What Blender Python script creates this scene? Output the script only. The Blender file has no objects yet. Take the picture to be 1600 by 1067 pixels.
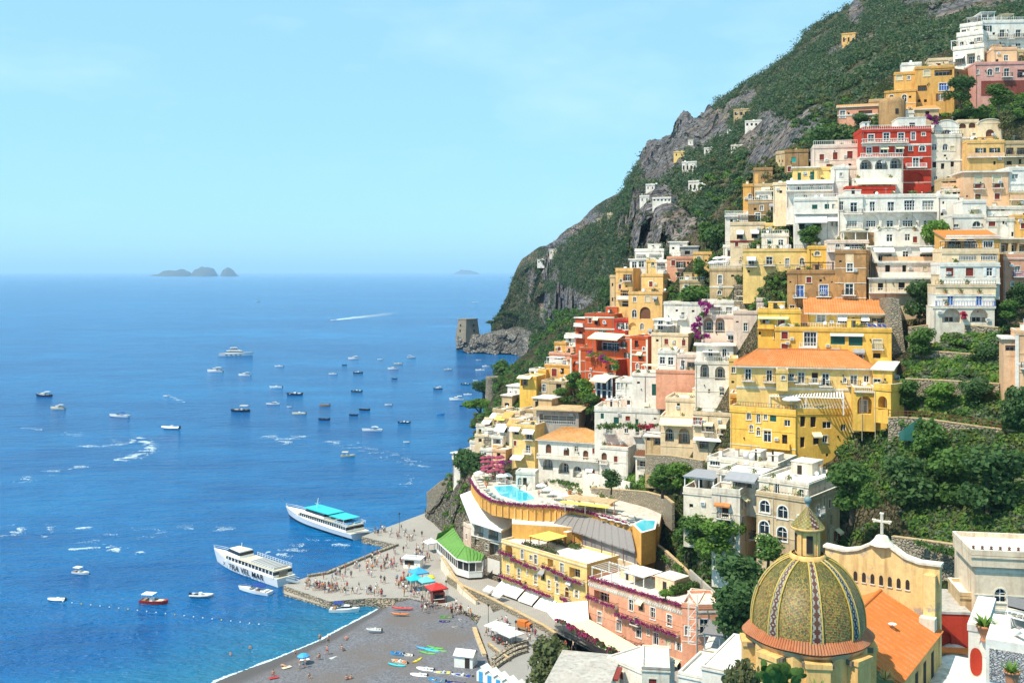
import bpy,bmesh,math,random
import numpy as np
from mathutils import Vector,Matrix,noise
from math import sin,cos,pi,radians,sqrt,atan2
random.seed(7);RN=random.Random(11);NR=np.random.default_rng(5)
sc=bpy.context.scene
COL=sc.collection
# ---------------------------------------------------------------- camera
CH=75.0
cam=bpy.data.objects.new('camera',bpy.data.cameras.new('camera'))
COL.objects.link(cam);sc.camera=cam
cam.location=(0,0,CH);cam.rotation_euler=(pi/2,0,0)
cam.data.sensor_width=36;cam.data.lens=36;cam.data.shift_y=-109.5/1600
cam.data.clip_start=1;cam.data.clip_end=200000
# ---------------------------------------------------------------- sky, sun, exposure
SUN_EL,SUN_AZ=radians(56),radians(238)
wd=bpy.data.worlds.new('World');sc.world=wd;wd.use_nodes=True
wn=wd.node_tree.nodes;wl=wd.node_tree.links;wn.clear()
sky=wn.new('ShaderNodeTexSky');sky.sky_type='NISHITA';sky.sun_disc=False
sky.sun_elevation=SUN_EL;sky.sun_rotation=SUN_AZ;sky.altitude=100
sky.air_density=1.0;sky.dust_density=0.3;sky.ozone_density=2.5
tint=wn.new('ShaderNodeMix');tint.data_type='RGBA';tint.blend_type='MULTIPLY';tint.inputs[0].default_value=1
tint.inputs[7].default_value=(0.72,1.06,1.06,1)
tc=wn.new('ShaderNodeTexCoord');mp=wn.new('ShaderNodeMapping');mp.inputs[3].default_value=(2.2,2.2,6.5)
cn=wn.new('ShaderNodeTexNoise');cn.inputs['Scale'].default_value=2.1;cn.inputs['Detail'].default_value=7;cn.inputs['Roughness'].default_value=.55
cr=wn.new('ShaderNodeMapRange');cr.inputs[1].default_value=.54;cr.inputs[2].default_value=.80;cr.inputs[3].default_value=0;cr.inputs[4].default_value=.5
cm=wn.new('ShaderNodeMix');cm.data_type='RGBA';cm.inputs[7].default_value=(7.5,8.3,9.0,1)
bg=wn.new('ShaderNodeBackground');bg.inputs[1].default_value=0.142
wo=wn.new('ShaderNodeOutputWorld')
wl.new(sky.outputs[0],tint.inputs[6]);wl.new(tc.outputs['Generated'],mp.inputs[0]);wl.new(mp.outputs[0],cn.inputs['Vector'])
wl.new(cn.outputs['Fac'],cr.inputs[0]);wl.new(cr.outputs[0],cm.inputs[0]);wl.new(tint.outputs[2],cm.inputs[6])
fl=wn.new('ShaderNodeMix');fl.data_type='RGBA';fl.inputs[0].default_value=.72;fl.inputs[7].default_value=(2.4,4.5,5.6,1)
wl.new(cm.outputs[2],fl.inputs[6]);wl.new(fl.outputs[2],bg.inputs[0]);wl.new(bg.outputs[0],wo.inputs[0])
sun=bpy.data.objects.new('sun',bpy.data.lights.new('sun','SUN'));COL.objects.link(sun)
sun.data.energy=4.8;sun.data.angle=radians(.55);sun.data.color=(1,.91,.75)
_sd=Vector((sin(SUN_AZ)*cos(SUN_EL),cos(SUN_AZ)*cos(SUN_EL),sin(SUN_EL)))
sun.rotation_euler=(-_sd).to_track_quat('-Z','Y').to_euler();sun.location=_sd*400
vs=sc.view_settings;vs.view_transform='Standard';vs.look='None';vs.exposure=0.38;vs.gamma=1;vs.use_curve_mapping=False
sc.cycles.max_bounces=6;sc.cycles.diffuse_bounces=3;sc.cycles.glossy_bounces=2;sc.cycles.transmission_bounces=2
sc.cycles.volume_bounces=1;sc.cycles.transparent_max_bounces=6;sc.cycles.caustics_reflective=False;sc.cycles.caustics_refractive=False
sc.cycles.use_denoising=True
# ---------------------------------------------------------------- helpers
def at(px,py,Y):
 "point seen at that place of the photograph, Y metres ahead"
 return Vector(((px-800)/1600*Y,Y,CH-(py-424)/1600*Y))
def on(px,py,z=0.0):
 "point of the level z seen at that place of the photograph"
 return at(px,py,(CH-z)*1600/(py-424))
def tag(o,label=None,cat=None,group=None,kind=None):
 if label:o['label']=label
 if cat:o['category']=cat
 if group:o['group']=group
 if kind:o['kind']=kind
 return o
def empty(name,loc,rz=0,label=None,cat=None,group=None):
 o=bpy.data.objects.new(name,None);COL.objects.link(o);o.location=loc;o.rotation_euler=(0,0,rz)
 o.empty_display_size=.5
 return tag(o,label,cat,group)
def link(name,me,parent=None,loc=None,rz=0):
 o=bpy.data.objects.new(name,me);COL.objects.link(o)
 if parent is not None:o.parent=parent
 if loc is not None:o.location=loc
 if rz:o.rotation_euler=(0,0,rz)
 return o
def copy_tree(o,parent=None):
 c=o.copy();COL.objects.link(c);c.parent=parent
 for ch in KIDS.get(o.name,[]) or o.children:copy_tree(ch,c)
 return c
KIDS={}
class MB:
 "collects polygons; build() links them as one mesh object"
 def __init__(s):s.v=[];s.f=[];s.m=[];s.mats=[];s.sm=[]
 def mi(s,mat):
  if mat not in s.mats:s.mats.append(mat)
  return s.mats.index(mat)
 def poly(s,pts,mat,smooth=False):
  b=len(s.v);s.v.extend([tuple(p) for p in pts]);s.f.append(tuple(range(b,b+len(pts))));s.m.append(s.mi(mat));s.sm.append(smooth)
  return s
 def grid(s,rows,mat,smooth=True,close=False):
  "rows: list of equal long lists of points"
  b=len(s.v);n=len(rows[0]);k=s.mi(mat)
  for r in rows:s.v.extend([tuple(p) for p in r])
  for i in range(len(rows)-1):
   for j in range(n if close else n-1):
    j2=(j+1)%n
    s.f.append((b+i*n+j,b+i*n+j2,b+(i+1)*n+j2,b+(i+1)*n+j));s.m.append(k);s.sm.append(smooth)
  return s
 def box(s,x0,x1,y0,y1,z0,z1,mat,top=None):
  b=len(s.v);k=s.mi(mat);kt=s.mi(top) if top is not None else k
  s.v.extend([(x0,y0,z0),(x1,y0,z0),(x1,y1,z0),(x0,y1,z0),(x0,y0,z1),(x1,y0,z1),(x1,y1,z1),(x0,y1,z1)])
  for f,q in(((0,3,2,1),k),((4,5,6,7),kt),((0,1,5,4),k),((1,2,6,5),k),((2,3,7,6),k),((3,0,4,7),k)):
   s.f.append(tuple(b+i for i in f));s.m.append(q);s.sm.append(False)
  return s
 def bar(s,a,c,w,mat,h=None):
  "square bar from a to c"
  a=Vector(a);c=Vector(c);d=(c-a)
  if d.length<1e-6:return s
  d.normalize();up=Vector((0,0,1)) if abs(d.z)<.95 else Vector((1,0,0))
  u=d.cross(up).normalized()*(w/2);t=u.cross(d).normalized()*((h or w)/2)
  A=[a+u+t,a-u+t,a-u-t,a+u-t];C=[c+u+t,c-u+t,c-u-t,c+u-t]
  b=len(s.v);s.v.extend([tuple(p) for p in A+C]);k=s.mi(mat)
  for f in((0,1,2,3),(7,6,5,4),(0,4,5,1),(1,5,6,2),(2,6,7,3),(3,7,4,0)):
   s.f.append(tuple(b+i for i in f));s.m.append(k);s.sm.append(False)
  return s
 def prism(s,pts,z0,z1,mat,top=None):
  "pts: plan outline (x, y); z0/z1 levels"
  n=len(pts);a=sum(pts[i][0]*pts[(i+1)%n][1]-pts[(i+1)%n][0]*pts[i][1] for i in range(n))
  if a<0:pts=pts[::-1]
  s.poly([(p[0],p[1],z1) for p in pts],top if top is not None else mat)
  s.poly([(p[0],p[1],z0) for p in pts[::-1]],mat)
  for i in range(n):
   p,q=pts[i],pts[(i+1)%n]
   s.poly([(p[0],p[1],z0),(q[0],q[1],z0),(q[0],q[1],z1),(p[0],p[1],z1)],mat)
  return s
 def lathe(s,prof,mat,n=16,c=(0,0),a0=0,smooth=True,sq=1):
  "prof: (radius, z) from bottom to top"
  rows=[[(c[0]+r*cos(a0+2*pi*j/n),c[1]+r*sq*sin(a0+2*pi*j/n),z) for j in range(n)] for r,z in prof]
  return s.grid(rows,mat,smooth,True)
 def tube(s,pts,r,mat,n=6,cap=True):
  pts=[Vector(p) for p in pts];rows=[]
  rr=r if isinstance(r,(list,tuple)) else[r]*len(pts)
  for i,p in enumerate(pts):
   d=(pts[min(i+1,len(pts)-1)]-pts[max(i-1,0)]).normalized()
   up=Vector((0,0,1)) if abs(d.z)<.9 else Vector((1,0,0))
   u=d.cross(up).normalized();t=u.cross(d).normalized()
   rows.append([p+(u*cos(2*pi*j/n)+t*sin(2*pi*j/n))*rr[i] for j in range(n)])
  s.grid(rows,mat,True,True)
  if cap:s.poly(rows[0],mat);s.poly(rows[-1][::-1],mat)
  return s
 def mesh(s,name='m'):
  me=bpy.data.meshes.new(name);me.from_pydata(s.v,[],s.f)
  for m in s.mats:me.materials.append(m)
  if len(s.mats)>1:me.polygons.foreach_set('material_index',s.m)
  if any(s.sm):me.polygons.foreach_set('use_smooth',s.sm)
  me.update();return me
 def build(s,name,parent=None,loc=None,rz=0):
  if not s.f:return None
  return link(name,s.mesh(name),parent,loc,rz)
  # ---------------------------------------------------------------- materials
MAT={}
def nodes(name):
 m=bpy.data.materials.new(name);m.use_nodes=True;nt=m.node_tree;nt.nodes.clear()
 out=nt.nodes.new('ShaderNodeOutputMaterial');b=nt.nodes.new('ShaderNodeBsdfPrincipled');nt.links.new(b.outputs[0],out.inputs[0])
 return m,nt,b
def nd(nt,typ,**kw):
 n=nt.nodes.new(typ)
 for k,v in kw.items():
  if k.startswith('i_'):n.inputs[k[2:].replace('_',' ')].default_value=v
  else:setattr(n,k,v)
 return n
def rgba(c):return(c[0],c[1],c[2],1)
def noise_n(nt,scale,detail=4,vec=None,rough=.6):
 n=nd(nt,'ShaderNodeTexNoise');n.inputs['Scale'].default_value=scale;n.inputs['Detail'].default_value=detail;n.inputs['Roughness'].default_value=rough
 if vec is not None:nt.links.new(vec,n.inputs['Vector'])
 return n.outputs['Fac']
def pos(nt,sx=1,sy=1,sz=1):
 g=nd(nt,'ShaderNodeNewGeometry')
 if(sx,sy,sz)==(1,1,1):return g.outputs['Position']
 m=nd(nt,'ShaderNodeMapping');m.inputs[3].default_value=(sx,sy,sz);nt.links.new(g.outputs['Position'],m.inputs[0]);return m.outputs[0]
def remap(nt,f,a,b,c=0,d=1):
 m=nd(nt,'ShaderNodeMapRange');m.inputs[1].default_value=a;m.inputs[2].default_value=b;m.inputs[3].default_value=c;m.inputs[4].default_value=d
 nt.links.new(f,m.inputs[0]);return m.outputs[0]
def mix(nt,f,a,b,blend='MIX'):
 m=nd(nt,'ShaderNodeMix',data_type='RGBA',blend_type=blend)
 if isinstance(f,(int,float)):m.inputs[0].default_value=f
 else:nt.links.new(f,m.inputs[0])
 for i,v in((6,a),(7,b)):
  if isinstance(v,(tuple,list)):m.inputs[i].default_value=rgba(v)
  else:nt.links.new(v,m.inputs[i])
 return m.outputs[2]
def bump(nt,b,h,strength,dist=.05):
 n=nd(nt,'ShaderNodeBump');n.inputs['Strength'].default_value=strength;n.inputs['Distance'].default_value=dist
 nt.links.new(h,n.inputs['Height']);nt.links.new(n.outputs[0],b.inputs['Normal'])
def mul(c,k):return tuple(min(1,x*k) for x in c)
def plain(key,c,rough=.6,metal=0,var=.12,scale=1.5,spec=.3):
 if key in MAT:return MAT[key]
 m,nt,b=nodes(key)
 col=mix(nt,noise_n(nt,scale,3,pos(nt)),mul(c,1-var),mul(c,1+var))
 nt.links.new(col,b.inputs['Base Color']);b.inputs['Roughness'].default_value=rough;b.inputs['Metallic'].default_value=metal
 b.inputs['Specular IOR Level'].default_value=spec
 MAT[key]=m;return m
def plaster(key,c,dirt=.35,wear=None,wl=.62):
 "limewashed render: clouding, vertical run stains, patches where it has come off"
 if key in MAT:return MAT[key]
 m,nt,b=nodes(key)
 p=pos(nt)
 col=mix(nt,remap(nt,noise_n(nt,.35,5,p),.3,.7),mul(c,.80),mul(c,1.06))
 st=noise_n(nt,.9,4,pos(nt,1.3,1.3,.16));col=mix(nt,remap(nt,st,.50,.74,0,min(1,dirt*1.9)),col,(c[0]*.50,c[1]*.44,c[2]*.40))
 col=mix(nt,remap(nt,noise_n(nt,1.6,8,p,.75),.46,.70,0,.72),col,(c[0]*.66,c[1]*.60,c[2]*.55));col=mix(nt,remap(nt,noise_n(nt,.11,3,p),.5,.72,0,.35),col,(min(1,c[0]*1.02),c[1]*.9,c[2]*.80))
 if not wear:wear,wl=(c[0]*.80,c[1]*.74,c[2]*.68),.585
 if wear:
  col=mix(nt,remap(nt,noise_n(nt,.30,6,p,.7),wl,wl+.05),col,wear)
 nt.links.new(col,b.inputs['Base Color']);b.inputs['Roughness'].default_value=.92;b.inputs['Specular IOR Level'].default_value=.15
 bump(nt,b,noise_n(nt,2.2,5,p),.35,.06)
 MAT[key]=m;return m
def stone(key,c1,c2,scale=1.1,mortar=(.30,.26,.2),sz=1.5,rough=.9):
 if key in MAT:return MAT[key]
 m,nt,b=nodes(key)
 p=pos(nt,1,1,sz)
 v=nd(nt,'ShaderNodeTexVoronoi');v.inputs['Scale'].default_value=scale;nt.links.new(p,v.inputs['Vector'])
 e=nd(nt,'ShaderNodeTexVoronoi',feature='DISTANCE_TO_EDGE');e.inputs['Scale'].default_value=scale;nt.links.new(p,e.inputs['Vector'])
 s=nd(nt,'ShaderNodeSeparateColor');nt.links.new(v.outputs['Color'],s.inputs[0])
 col=mix(nt,s.outputs[0],c1,c2)
 col=mix(nt,remap(nt,noise_n(nt,.25,5,pos(nt)),.35,.7,0,.6),col,mul(c1,.6))
 col=mix(nt,remap(nt,e.outputs[0],.02,.09),mul(mortar,.6),col)
 nt.links.new(col,b.inputs['Base Color']);b.inputs['Roughness'].default_value=rough;b.inputs['Specular IOR Level'].default_value=.15
 bump(nt,b,remap(nt,e.outputs[0],0,.2),.9,.25)
 MAT[key]=m;return m
def leafmat(key,c1,c2,c3=None):
 if key in MAT:return MAT[key]
 m,nt,b=nodes(key)
 oi=nd(nt,'ShaderNodeObjectInfo')
 col=mix(nt,noise_n(nt,.9,4,pos(nt)),c1,c2)
 col=mix(nt,remap(nt,noise_n(nt,.13,3,pos(nt)),.45,.75,0,.8),col,c3 or mul(c1,.7))
 col=mix(nt,remap(nt,oi.outputs['Random'],0,1,0,.35),col,mul(c2,1.25))
 nt.links.new(col,b.inputs['Base Color']);b.inputs['Roughness'].default_value=.65;b.inputs['Specular IOR Level'].default_value=.25
 t=nd(nt,'ShaderNodeBsdfTranslucent');nt.links.new(col,t.inputs[0]);ms=nd(nt,'ShaderNodeMixShader');ms.inputs[0].default_value=.42
 out=[n for n in nt.nodes if n.type=='OUTPUT_MATERIAL'][0]
 nt.links.new(b.outputs[0],ms.inputs[1]);nt.links.new(t.outputs[0],ms.inputs[2]);nt.links.new(ms.outputs[0],out.inputs[0])
 MAT[key]=m;return m
WHITE=plaster('lime_white',(.82,.77,.69),.30)
WALLS={'white':WHITE,'offwhite':plaster('off_white',(.78,.70,.58),.45,(.52,.45,.36),.66),'cream':plaster('cream',(.82,.64,.42),.35),'pale':plaster('pale_pink',(.80,.63,.52),.35),'yellow':plaster('yellow',(.87,.53,.11),.30),'lemon':plaster('lemon',(.88,.61,.23),.28),'ochre':plaster('ochre',(.72,.40,.12),.45,(.45,.31,.18),.68),'orange':plaster('orange',(.78,.42,.11),.3),'peach':plaster('peach',(.80,.50,.30),.32),'salmon':plaster('salmon',(.80,.39,.25),.25),'pink':plaster('pink',(.74,.38,.32),.3),'red':plaster('red',(.52,.055,.03),.35),'rust':plaster('rust',(.56,.105,.035),.35),'maroon':plaster('maroon',(.27,.07,.055),.3),'brown':plaster('brown',(.40,.245,.115),.7,(.27,.17,.09),.56),'tan':plaster('tan',(.60,.44,.25),.55,(.40,.30,.2),.62),'beige':plaster('beige',(.62,.47,.29),.5,(.36,.25,.15),.57),'grey':plaster('grey_render',(.42,.39,.35),.5),'sand':plaster('sand',(.82,.50,.19),.4,(.55,.43,.32),.70),'brick':plaster('rough_brick',(.52,.29,.12),.8,(.34,.19,.085),.51),'rubble':stone('rubble',(.42,.35,.25),(.26,.22,.16),1.5,(.42,.37,.3),1.4),'chapel':plaster('chapel_render',(.76,.62,.46),.5,(.5,.42,.33),.64),'lilac':plaster('lilac',(.60,.54,.60),.3),}
ROOFW=plaster('roof_lime',(.80,.76,.70),.45,(.60,.57,.52),.66)
ROOFG=plaster('roof_screed',(.50,.47,.43),.5,(.36,.33,.3),.6)
GLASS,_nt,_b=nodes('window_glass')
_oi=nd(_nt,'ShaderNodeObjectInfo');_nt.links.new(mix(_nt,remap(_nt,_oi.outputs['Random'],.72,.9),(.018,.021,.026),(.30,.27,.22)),_b.inputs['Base Color']);_b.inputs['Roughness'].default_value=.08;_b.inputs['Specular IOR Level'].default_value=.5
DARK=plain('dark_interior',(.035,.028,.024),.9)
FRAME=plain('white_paint',(.78,.77,.74),.5);WOOD=plain('brown_paint',(.16,.065,.03),.55);GREEN=plain('green_paint',(.012,.10,.075),.5)
REDP=plain('red_shutter',(.25,.035,.022),.55);BLUEP=plain('blue_paint',(.03,.12,.42),.5);CREAMP=plain('cream_paint',(.72,.60,.38),.6)
DGREEN=plain('dark_green_shutter',(.02,.045,.035),.6);TEAL=plain('teal_paint',(.03,.36,.30),.5)
IRON=plain('wrought_iron',(.03,.03,.032),.5);STEEL=plain('galvanised_steel',(.45,.46,.47),.4,.6)
TRIM=plaster('pale_trim',(.78,.72,.60),.3)
CLOTH=plain('white_awning',(.80,.78,.73),.8);CLOTHC=plain('cream_awning',(.80,.70,.44),.8);CLOTHY=plain('yellow_awning',(.82,.62,.13),.8)
CLOTHG=plain('grey_awning',(.30,.30,.32),.8);CLOTHO=plain('orange_awning',(.75,.33,.10),.8);CLOTHP=plain('pale_green_awning',(.55,.62,.32),.8)
def tilemat(key,c1,c2,c3):
 if key in MAT:return MAT[key]
 m,nt,b=nodes(key);p=pos(nt)
 v=nd(nt,'ShaderNodeTexVoronoi');v.inputs['Scale'].default_value=2.4;nt.links.new(p,v.inputs['Vector'])
 s=nd(nt,'ShaderNodeSeparateColor');nt.links.new(v.outputs['Color'],s.inputs[0])
 col=mix(nt,s.outputs[0],c1,c2);col=mix(nt,remap(nt,noise_n(nt,.4,5,p),.42,.72,0,.75),col,c3);col=mix(nt,remap(nt,noise_n(nt,1.7,6,p,.7),.5,.8,0,.55),col,mul(c1,.45))
 nt.links.new(col,b.inputs['Base Color']);b.inputs['Roughness'].default_value=.85;b.inputs['Specular IOR Level'].default_value=.2
 bump(nt,b,noise_n(nt,3,3,p),.5,.08)
 MAT[key]=m;return m
TILE=tilemat('roof_tile',(.62,.21,.065),(.52,.17,.05),(.50,.28,.12));TILEN=tilemat('new_roof_tile',(.68,.19,.04),(.62,.165,.035),(.60,.2,.06))
TILEO=tilemat('old_roof_tile',(.60,.30,.10),(.48,.22,.08),(.55,.38,.2))
LEAF={'mid':leafmat('leaf_mid',(0.054,0.117,0.029),(0.130,0.245,0.051)),'dark':leafmat('leaf_dark',(0.039,0.093,0.033),(0.097,0.181,0.055)),'bright':leafmat('leaf_bright',(0.102,0.217,0.029),(0.189,0.319,0.058)),'olive':leafmat('leaf_olive',(0.080,0.109,0.043),(0.160,0.181,0.072),(0.145,0.123,0.058)),'lime':leafmat('leaf_lime',(.13,.18,.03),(.22,.27,.06)),'silver':leafmat('leaf_silver',(.12,.15,.085),(.21,.24,.15)),'far':leafmat('leaf_wood',(0.024,0.067,0.034),(0.060,0.123,0.053),(0.090,0.119,0.066)),'purple':leafmat('bougainvillea',(.30,.012,.19),(.42,.03,.30),(.22,.01,.12)),'magenta':leafmat('geranium',(.36,.015,.13),(.50,.05,.20),(.20,.04,.06)),'redfl':leafmat('red_flowers',(.35,.02,.05),(.5,.05,.1))}
BARK=plain('bark',(.11,.08,.055),.9)
# ================================================================ the lie of the land
TOWN={660:[(880,290),(800,306),(740,318),(700,335),(640,365),(590,400)],740:[(860,262),(800,272),(740,283),(700,296),(660,315),(620,345),(585,375),(560,400)],800:[(860,246),(800,255),(740,266),(700,280),(660,295),(620,312),(580,338),(550,365)],860:[(860,268),(760,266),(740,266),(690,280),(640,294),(590,314),(540,338),(500,360)],1000:[(860,240),(800,240),(770,238),(740,243),(690,253),(600,270),(500,294),(430,314),(390,330)],1100:[(960,194),(860,204),(800,208),(760,213),(680,224),(600,236),(500,256),(424,273),(380,286),(340,300)],1200:[(960,150),(860,166),(760,180),(680,190),(600,201),(500,218),(424,233),(300,262),(240,282)],1400:[(960,142),(900,150),(830,158),(700,176),(600,190),(500,206),(424,219),(300,241),(200,262),(150,275),(90,295)],1600:[(960,127),(900,135),(830,145),(700,163),(600,177),(500,192),(424,204),(300,224),(200,243),(150,255),(50,280),(20,290)],1760:[(960,118),(900,127),(830,137),(700,155),(600,169),(500,184),(424,196),(300,216),(200,235),(150,247),(50,272),(20,282)]}
_tk=sorted(TOWN)
def _colD(c,py):
 t=TOWN[c];ys=[a for a,_ in t][::-1];ds=[b for _,b in t][::-1]
 if py<ys[0]:return ds[0]+(ys[0]-py)*.25
 return float(np.interp(py,ys,ds)) if py<=ys[-1] else ds[-1]-(py-ys[-1])*.12
def Dt(px,py):
 if px<=_tk[0]:return _colD(_tk[0],py)
 if px>=_tk[-1]:return _colD(_tk[-1],py)
 for a,b in zip(_tk,_tk[1:]):
  if px<=b:
   f=(px-a)/(b-a);return _colD(a,py)*(1-f)+_colD(b,py)*f
def DX(px,py):
 "the middle of the slope lies further back between the villa and the yellow houses"
 if py>725:return 0.0
 return float(np.interp(px,[800,880,1000,1060,1160],[0,28,26,18,0]))
def Tg(px,py):
 o=float(np.interp(px,[800,1000,1250],[2,5,11]));f=float(np.interp(px,[1340,1420],[0,1])*np.interp(py,[495,530],[0,1]))
 return Dt(px,py)+o*(1-f)+.6*f
def town(px,py,up=0.0):
 p=at(px,py,Tg(px,py)-.6);p.z+=up;return p
def fbm(p,sc_,oct_=5,h=.9):return noise.fractal(Vector(p)*sc_,h,2.1,oct_)
def loft(cols,nu,nv,back=((70,-30),(160,-140)),rock=None,amp=(4,9),sc_=(.03,.02),rn=.55,gul=0):
 """cols: (column, [(row, metres ahead)] from foot to crest). Returns grid of points, rock mask, and the sight rows/columns."""
 pxs=[c for c,_ in cols];prof=[]
 for c,pts in cols:
  ys=np.array([p[0] for p in pts],float);ds=np.array([p[1] for p in pts],float)
  t=(ys[0]-ys)/(ys[0]-ys[-1]);tt=np.linspace(0,1,nv)
  prof.append((np.interp(tt,t,ys),np.interp(tt,t,ds)))
 A=np.array([p[0] for p in prof]);B=np.array([p[1] for p in prof])
 us=np.linspace(pxs[0],pxs[-1],nu);grid=[];mask=[]
 for u in us:
  col=[];mk=[]
  ya=[float(np.interp(u,pxs,A[:,k])) for k in range(nv)];da=[float(np.interp(u,pxs,B[:,k])) for k in range(nv)]
  for y,d in zip(ya,da):
   p=at(u,y,d);r=0
   if rock:
    for cx,cy,rx,ry,s in rock:
     q=((u-cx)/rx)**2+((y-cy)/ry)**2
     r=max(r,s*max(0,min(1,(1.25-q)*2)))
   r=r+rn*fbm(p,.02,5)-.10
   r=max(0,min(1,r));mk.append(r)
   a=amp[0]*(1-r)+amp[1]*r
   n1=fbm(p,sc_[0],5);n2=noise.ridged_multi_fractal(p*sc_[1],.9,2.1,5,1,2)-1
   v=Vector((p.x,p.y,0)).normalized()
   if gul:g3=noise.ridged_multi_fractal(Vector((p.x*.016,p.y*.016,p.z*.006)),.8,2.2,5,1,2)-1.1;n2+=g3*gul/max(.3,r+.3)*.6;vd=noise.voronoi(Vector((p.x*.034+n1*.3,p.y*.034,p.z*.013)))[0];vd2=noise.voronoi(Vector((p.x*.09,p.y*.09,p.z*.045)))[0];n2+=((min((vd[1]-vd[0])*2.4,1)-.6)*1.5+(min((vd2[1]-vd2[0])*2.4,1)-.6)*.55)*min(1,r*1.3+.12)
   w=min(1,d/500)
   col.append(p+v*(n1*a+n2*a*.9*r)*w*1.3+Vector((0,0,(n1*.5+n2*.42*r)*a*w)))
  for dy,dz in back:
   p=col[nv-1];v=Vector((p.x,p.y,0)).normalized();col.append(p+v*dy+Vector((0,0,dz)));mk.append(0)
  grid.append(col);mask.append(mk)
 return grid,mask,us
def landmesh(name,grid,mask,mat):
 nu,nv=len(grid),len(grid[0])
 v=[tuple(p) for c in grid for p in c];f=[(i*nv+j,(i+1)*nv+j,(i+1)*nv+j+1,i*nv+j+1) for i in range(nu-1) for j in range(nv-1)]
 me=bpy.data.meshes.new(name);me.from_pydata(v,[],f);me.materials.append(mat)
 a=me.attributes.new('rock','FLOAT','POINT');a.data.foreach_set('value',[x for c in mask for x in c])
 me.polygons.foreach_set('use_smooth',[True]*len(f));me.update()
 return tag(link(name,me),kind='structure')
def landmat(key,earth,green,rock1,rock2,rsc=.05):
 m,nt,b=nodes(key);p=pos(nt)
 at_=nd(nt,'ShaderNodeAttribute',attribute_name='rock')
 g=mix(nt,remap(nt,noise_n(nt,.06,6,p),.4,.62),green,earth)
 s1=noise_n(nt,rsc,8,pos(nt,1,1,.45),.68);s2=noise_n(nt,rsc*4,6,pos(nt,1,1,2.6),.7)
 r=mix(nt,remap(nt,s1,.36,.62),rock1,rock2);r=mix(nt,remap(nt,s2,.48,.7,0,.75),r,mul(rock1,.45))
 r=mix(nt,remap(nt,noise_n(nt,.018,4,p),.50,.68,0,.6),r,(.38,.25,.15));r=mix(nt,remap(nt,noise_n(nt,rsc*2.2,7,pos(nt,1,1,.35),.75),.5,.62,0,.7),r,mul(rock1,.5))
 ad=nd(nt,'ShaderNodeMath',operation='ADD');nt.links.new(at_.outputs['Fac'],ad.inputs[0]);nt.links.new(remap(nt,noise_n(nt,.11,5,p),0,1,-.25,.25),ad.inputs[1])
 nt.links.new(mix(nt,remap(nt,ad.outputs[0],.28,.5),g,r),b.inputs['Base Color']);b.inputs['Roughness'].default_value=.95;b.inputs['Specular IOR Level'].default_value=.1
 ve=nd(nt,'ShaderNodeTexVoronoi',feature='DISTANCE_TO_EDGE');ve.inputs['Scale'].default_value=rsc*1.6;nt.links.new(pos(nt,1,1,.5),ve.inputs['Vector']);ve2=nd(nt,'ShaderNodeTexVoronoi',feature='DISTANCE_TO_EDGE');ve2.inputs['Scale'].default_value=rsc*5;nt.links.new(pos(nt,1,1,.8),ve2.inputs['Vector'])
 hh=mix(nt,.5,remap(nt,ve.outputs[0],0,.25),remap(nt,ve2.outputs[0],0,.2));h=mix(nt,.55,mix(nt,.5,s1,s2),hh);bump(nt,b,h,1.0,9.0)
 MAT[key]=m;return m
ROCKY=landmat('mountain_ground',(.17,.14,.09),(.045,.07,.025),(.13,.122,.135),(.31,.285,.275))
SPITM=landmat('spit_rock',(.40,.36,.30),(.10,.12,.05),(.20,.185,.165),(.42,.385,.34),.08)
TOWNG=landmat('hillside_ground',(.27,.21,.13),(.08,.11,.035),(.28,.25,.19),(.46,.41,.32),.2)
cols=[]
_top={664:806,680:786,700:752,716:726,740:694,755:655,768:622,785:588,805:566,860:520,930:470,1000:400,1050:385,1100:350,1150:300,1200:250,1300:190,1400:110,1500:70,1600:40,1700:30}
_bot={664:830,680:872,700:884,716:884,740:876,755:868,768:862,785:855,805:850,860:835,930:850,1000:880,1050:935}
for c in sorted(_top):cols.append((c,[(y,Tg(c,y)) for y in np.linspace(_bot.get(c,985),_top[c],14)]))
g,mk,us=loft(cols,240,90,back=((3,-3),(14,-45)),rock=[(690,810,45,90,1.3),(705,760,30,60,.9),(1180,700,60,30,.3)],amp=(1.0,7),sc_=(.08,.09))
landmesh('hillside',g,mk,TOWNG)
ROCKZ=[(1045,362,80,40,1.3),(885,482,46,30,1.2),(1215,232,62,52,.95),(1030,240,42,46,1.25),(1085,200,55,36,1.1),(1150,150,32,26,.9),(1336,28,13,28,1.1),(1475,12,66,22,1.0),(1560,-4,50,26,.9),(870,390,26,12,.6),(860,425,14,22,.8),(925,470,30,20,.7),(1265,200,30,40,.6),(800,550,40,10,1.2)]
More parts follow.
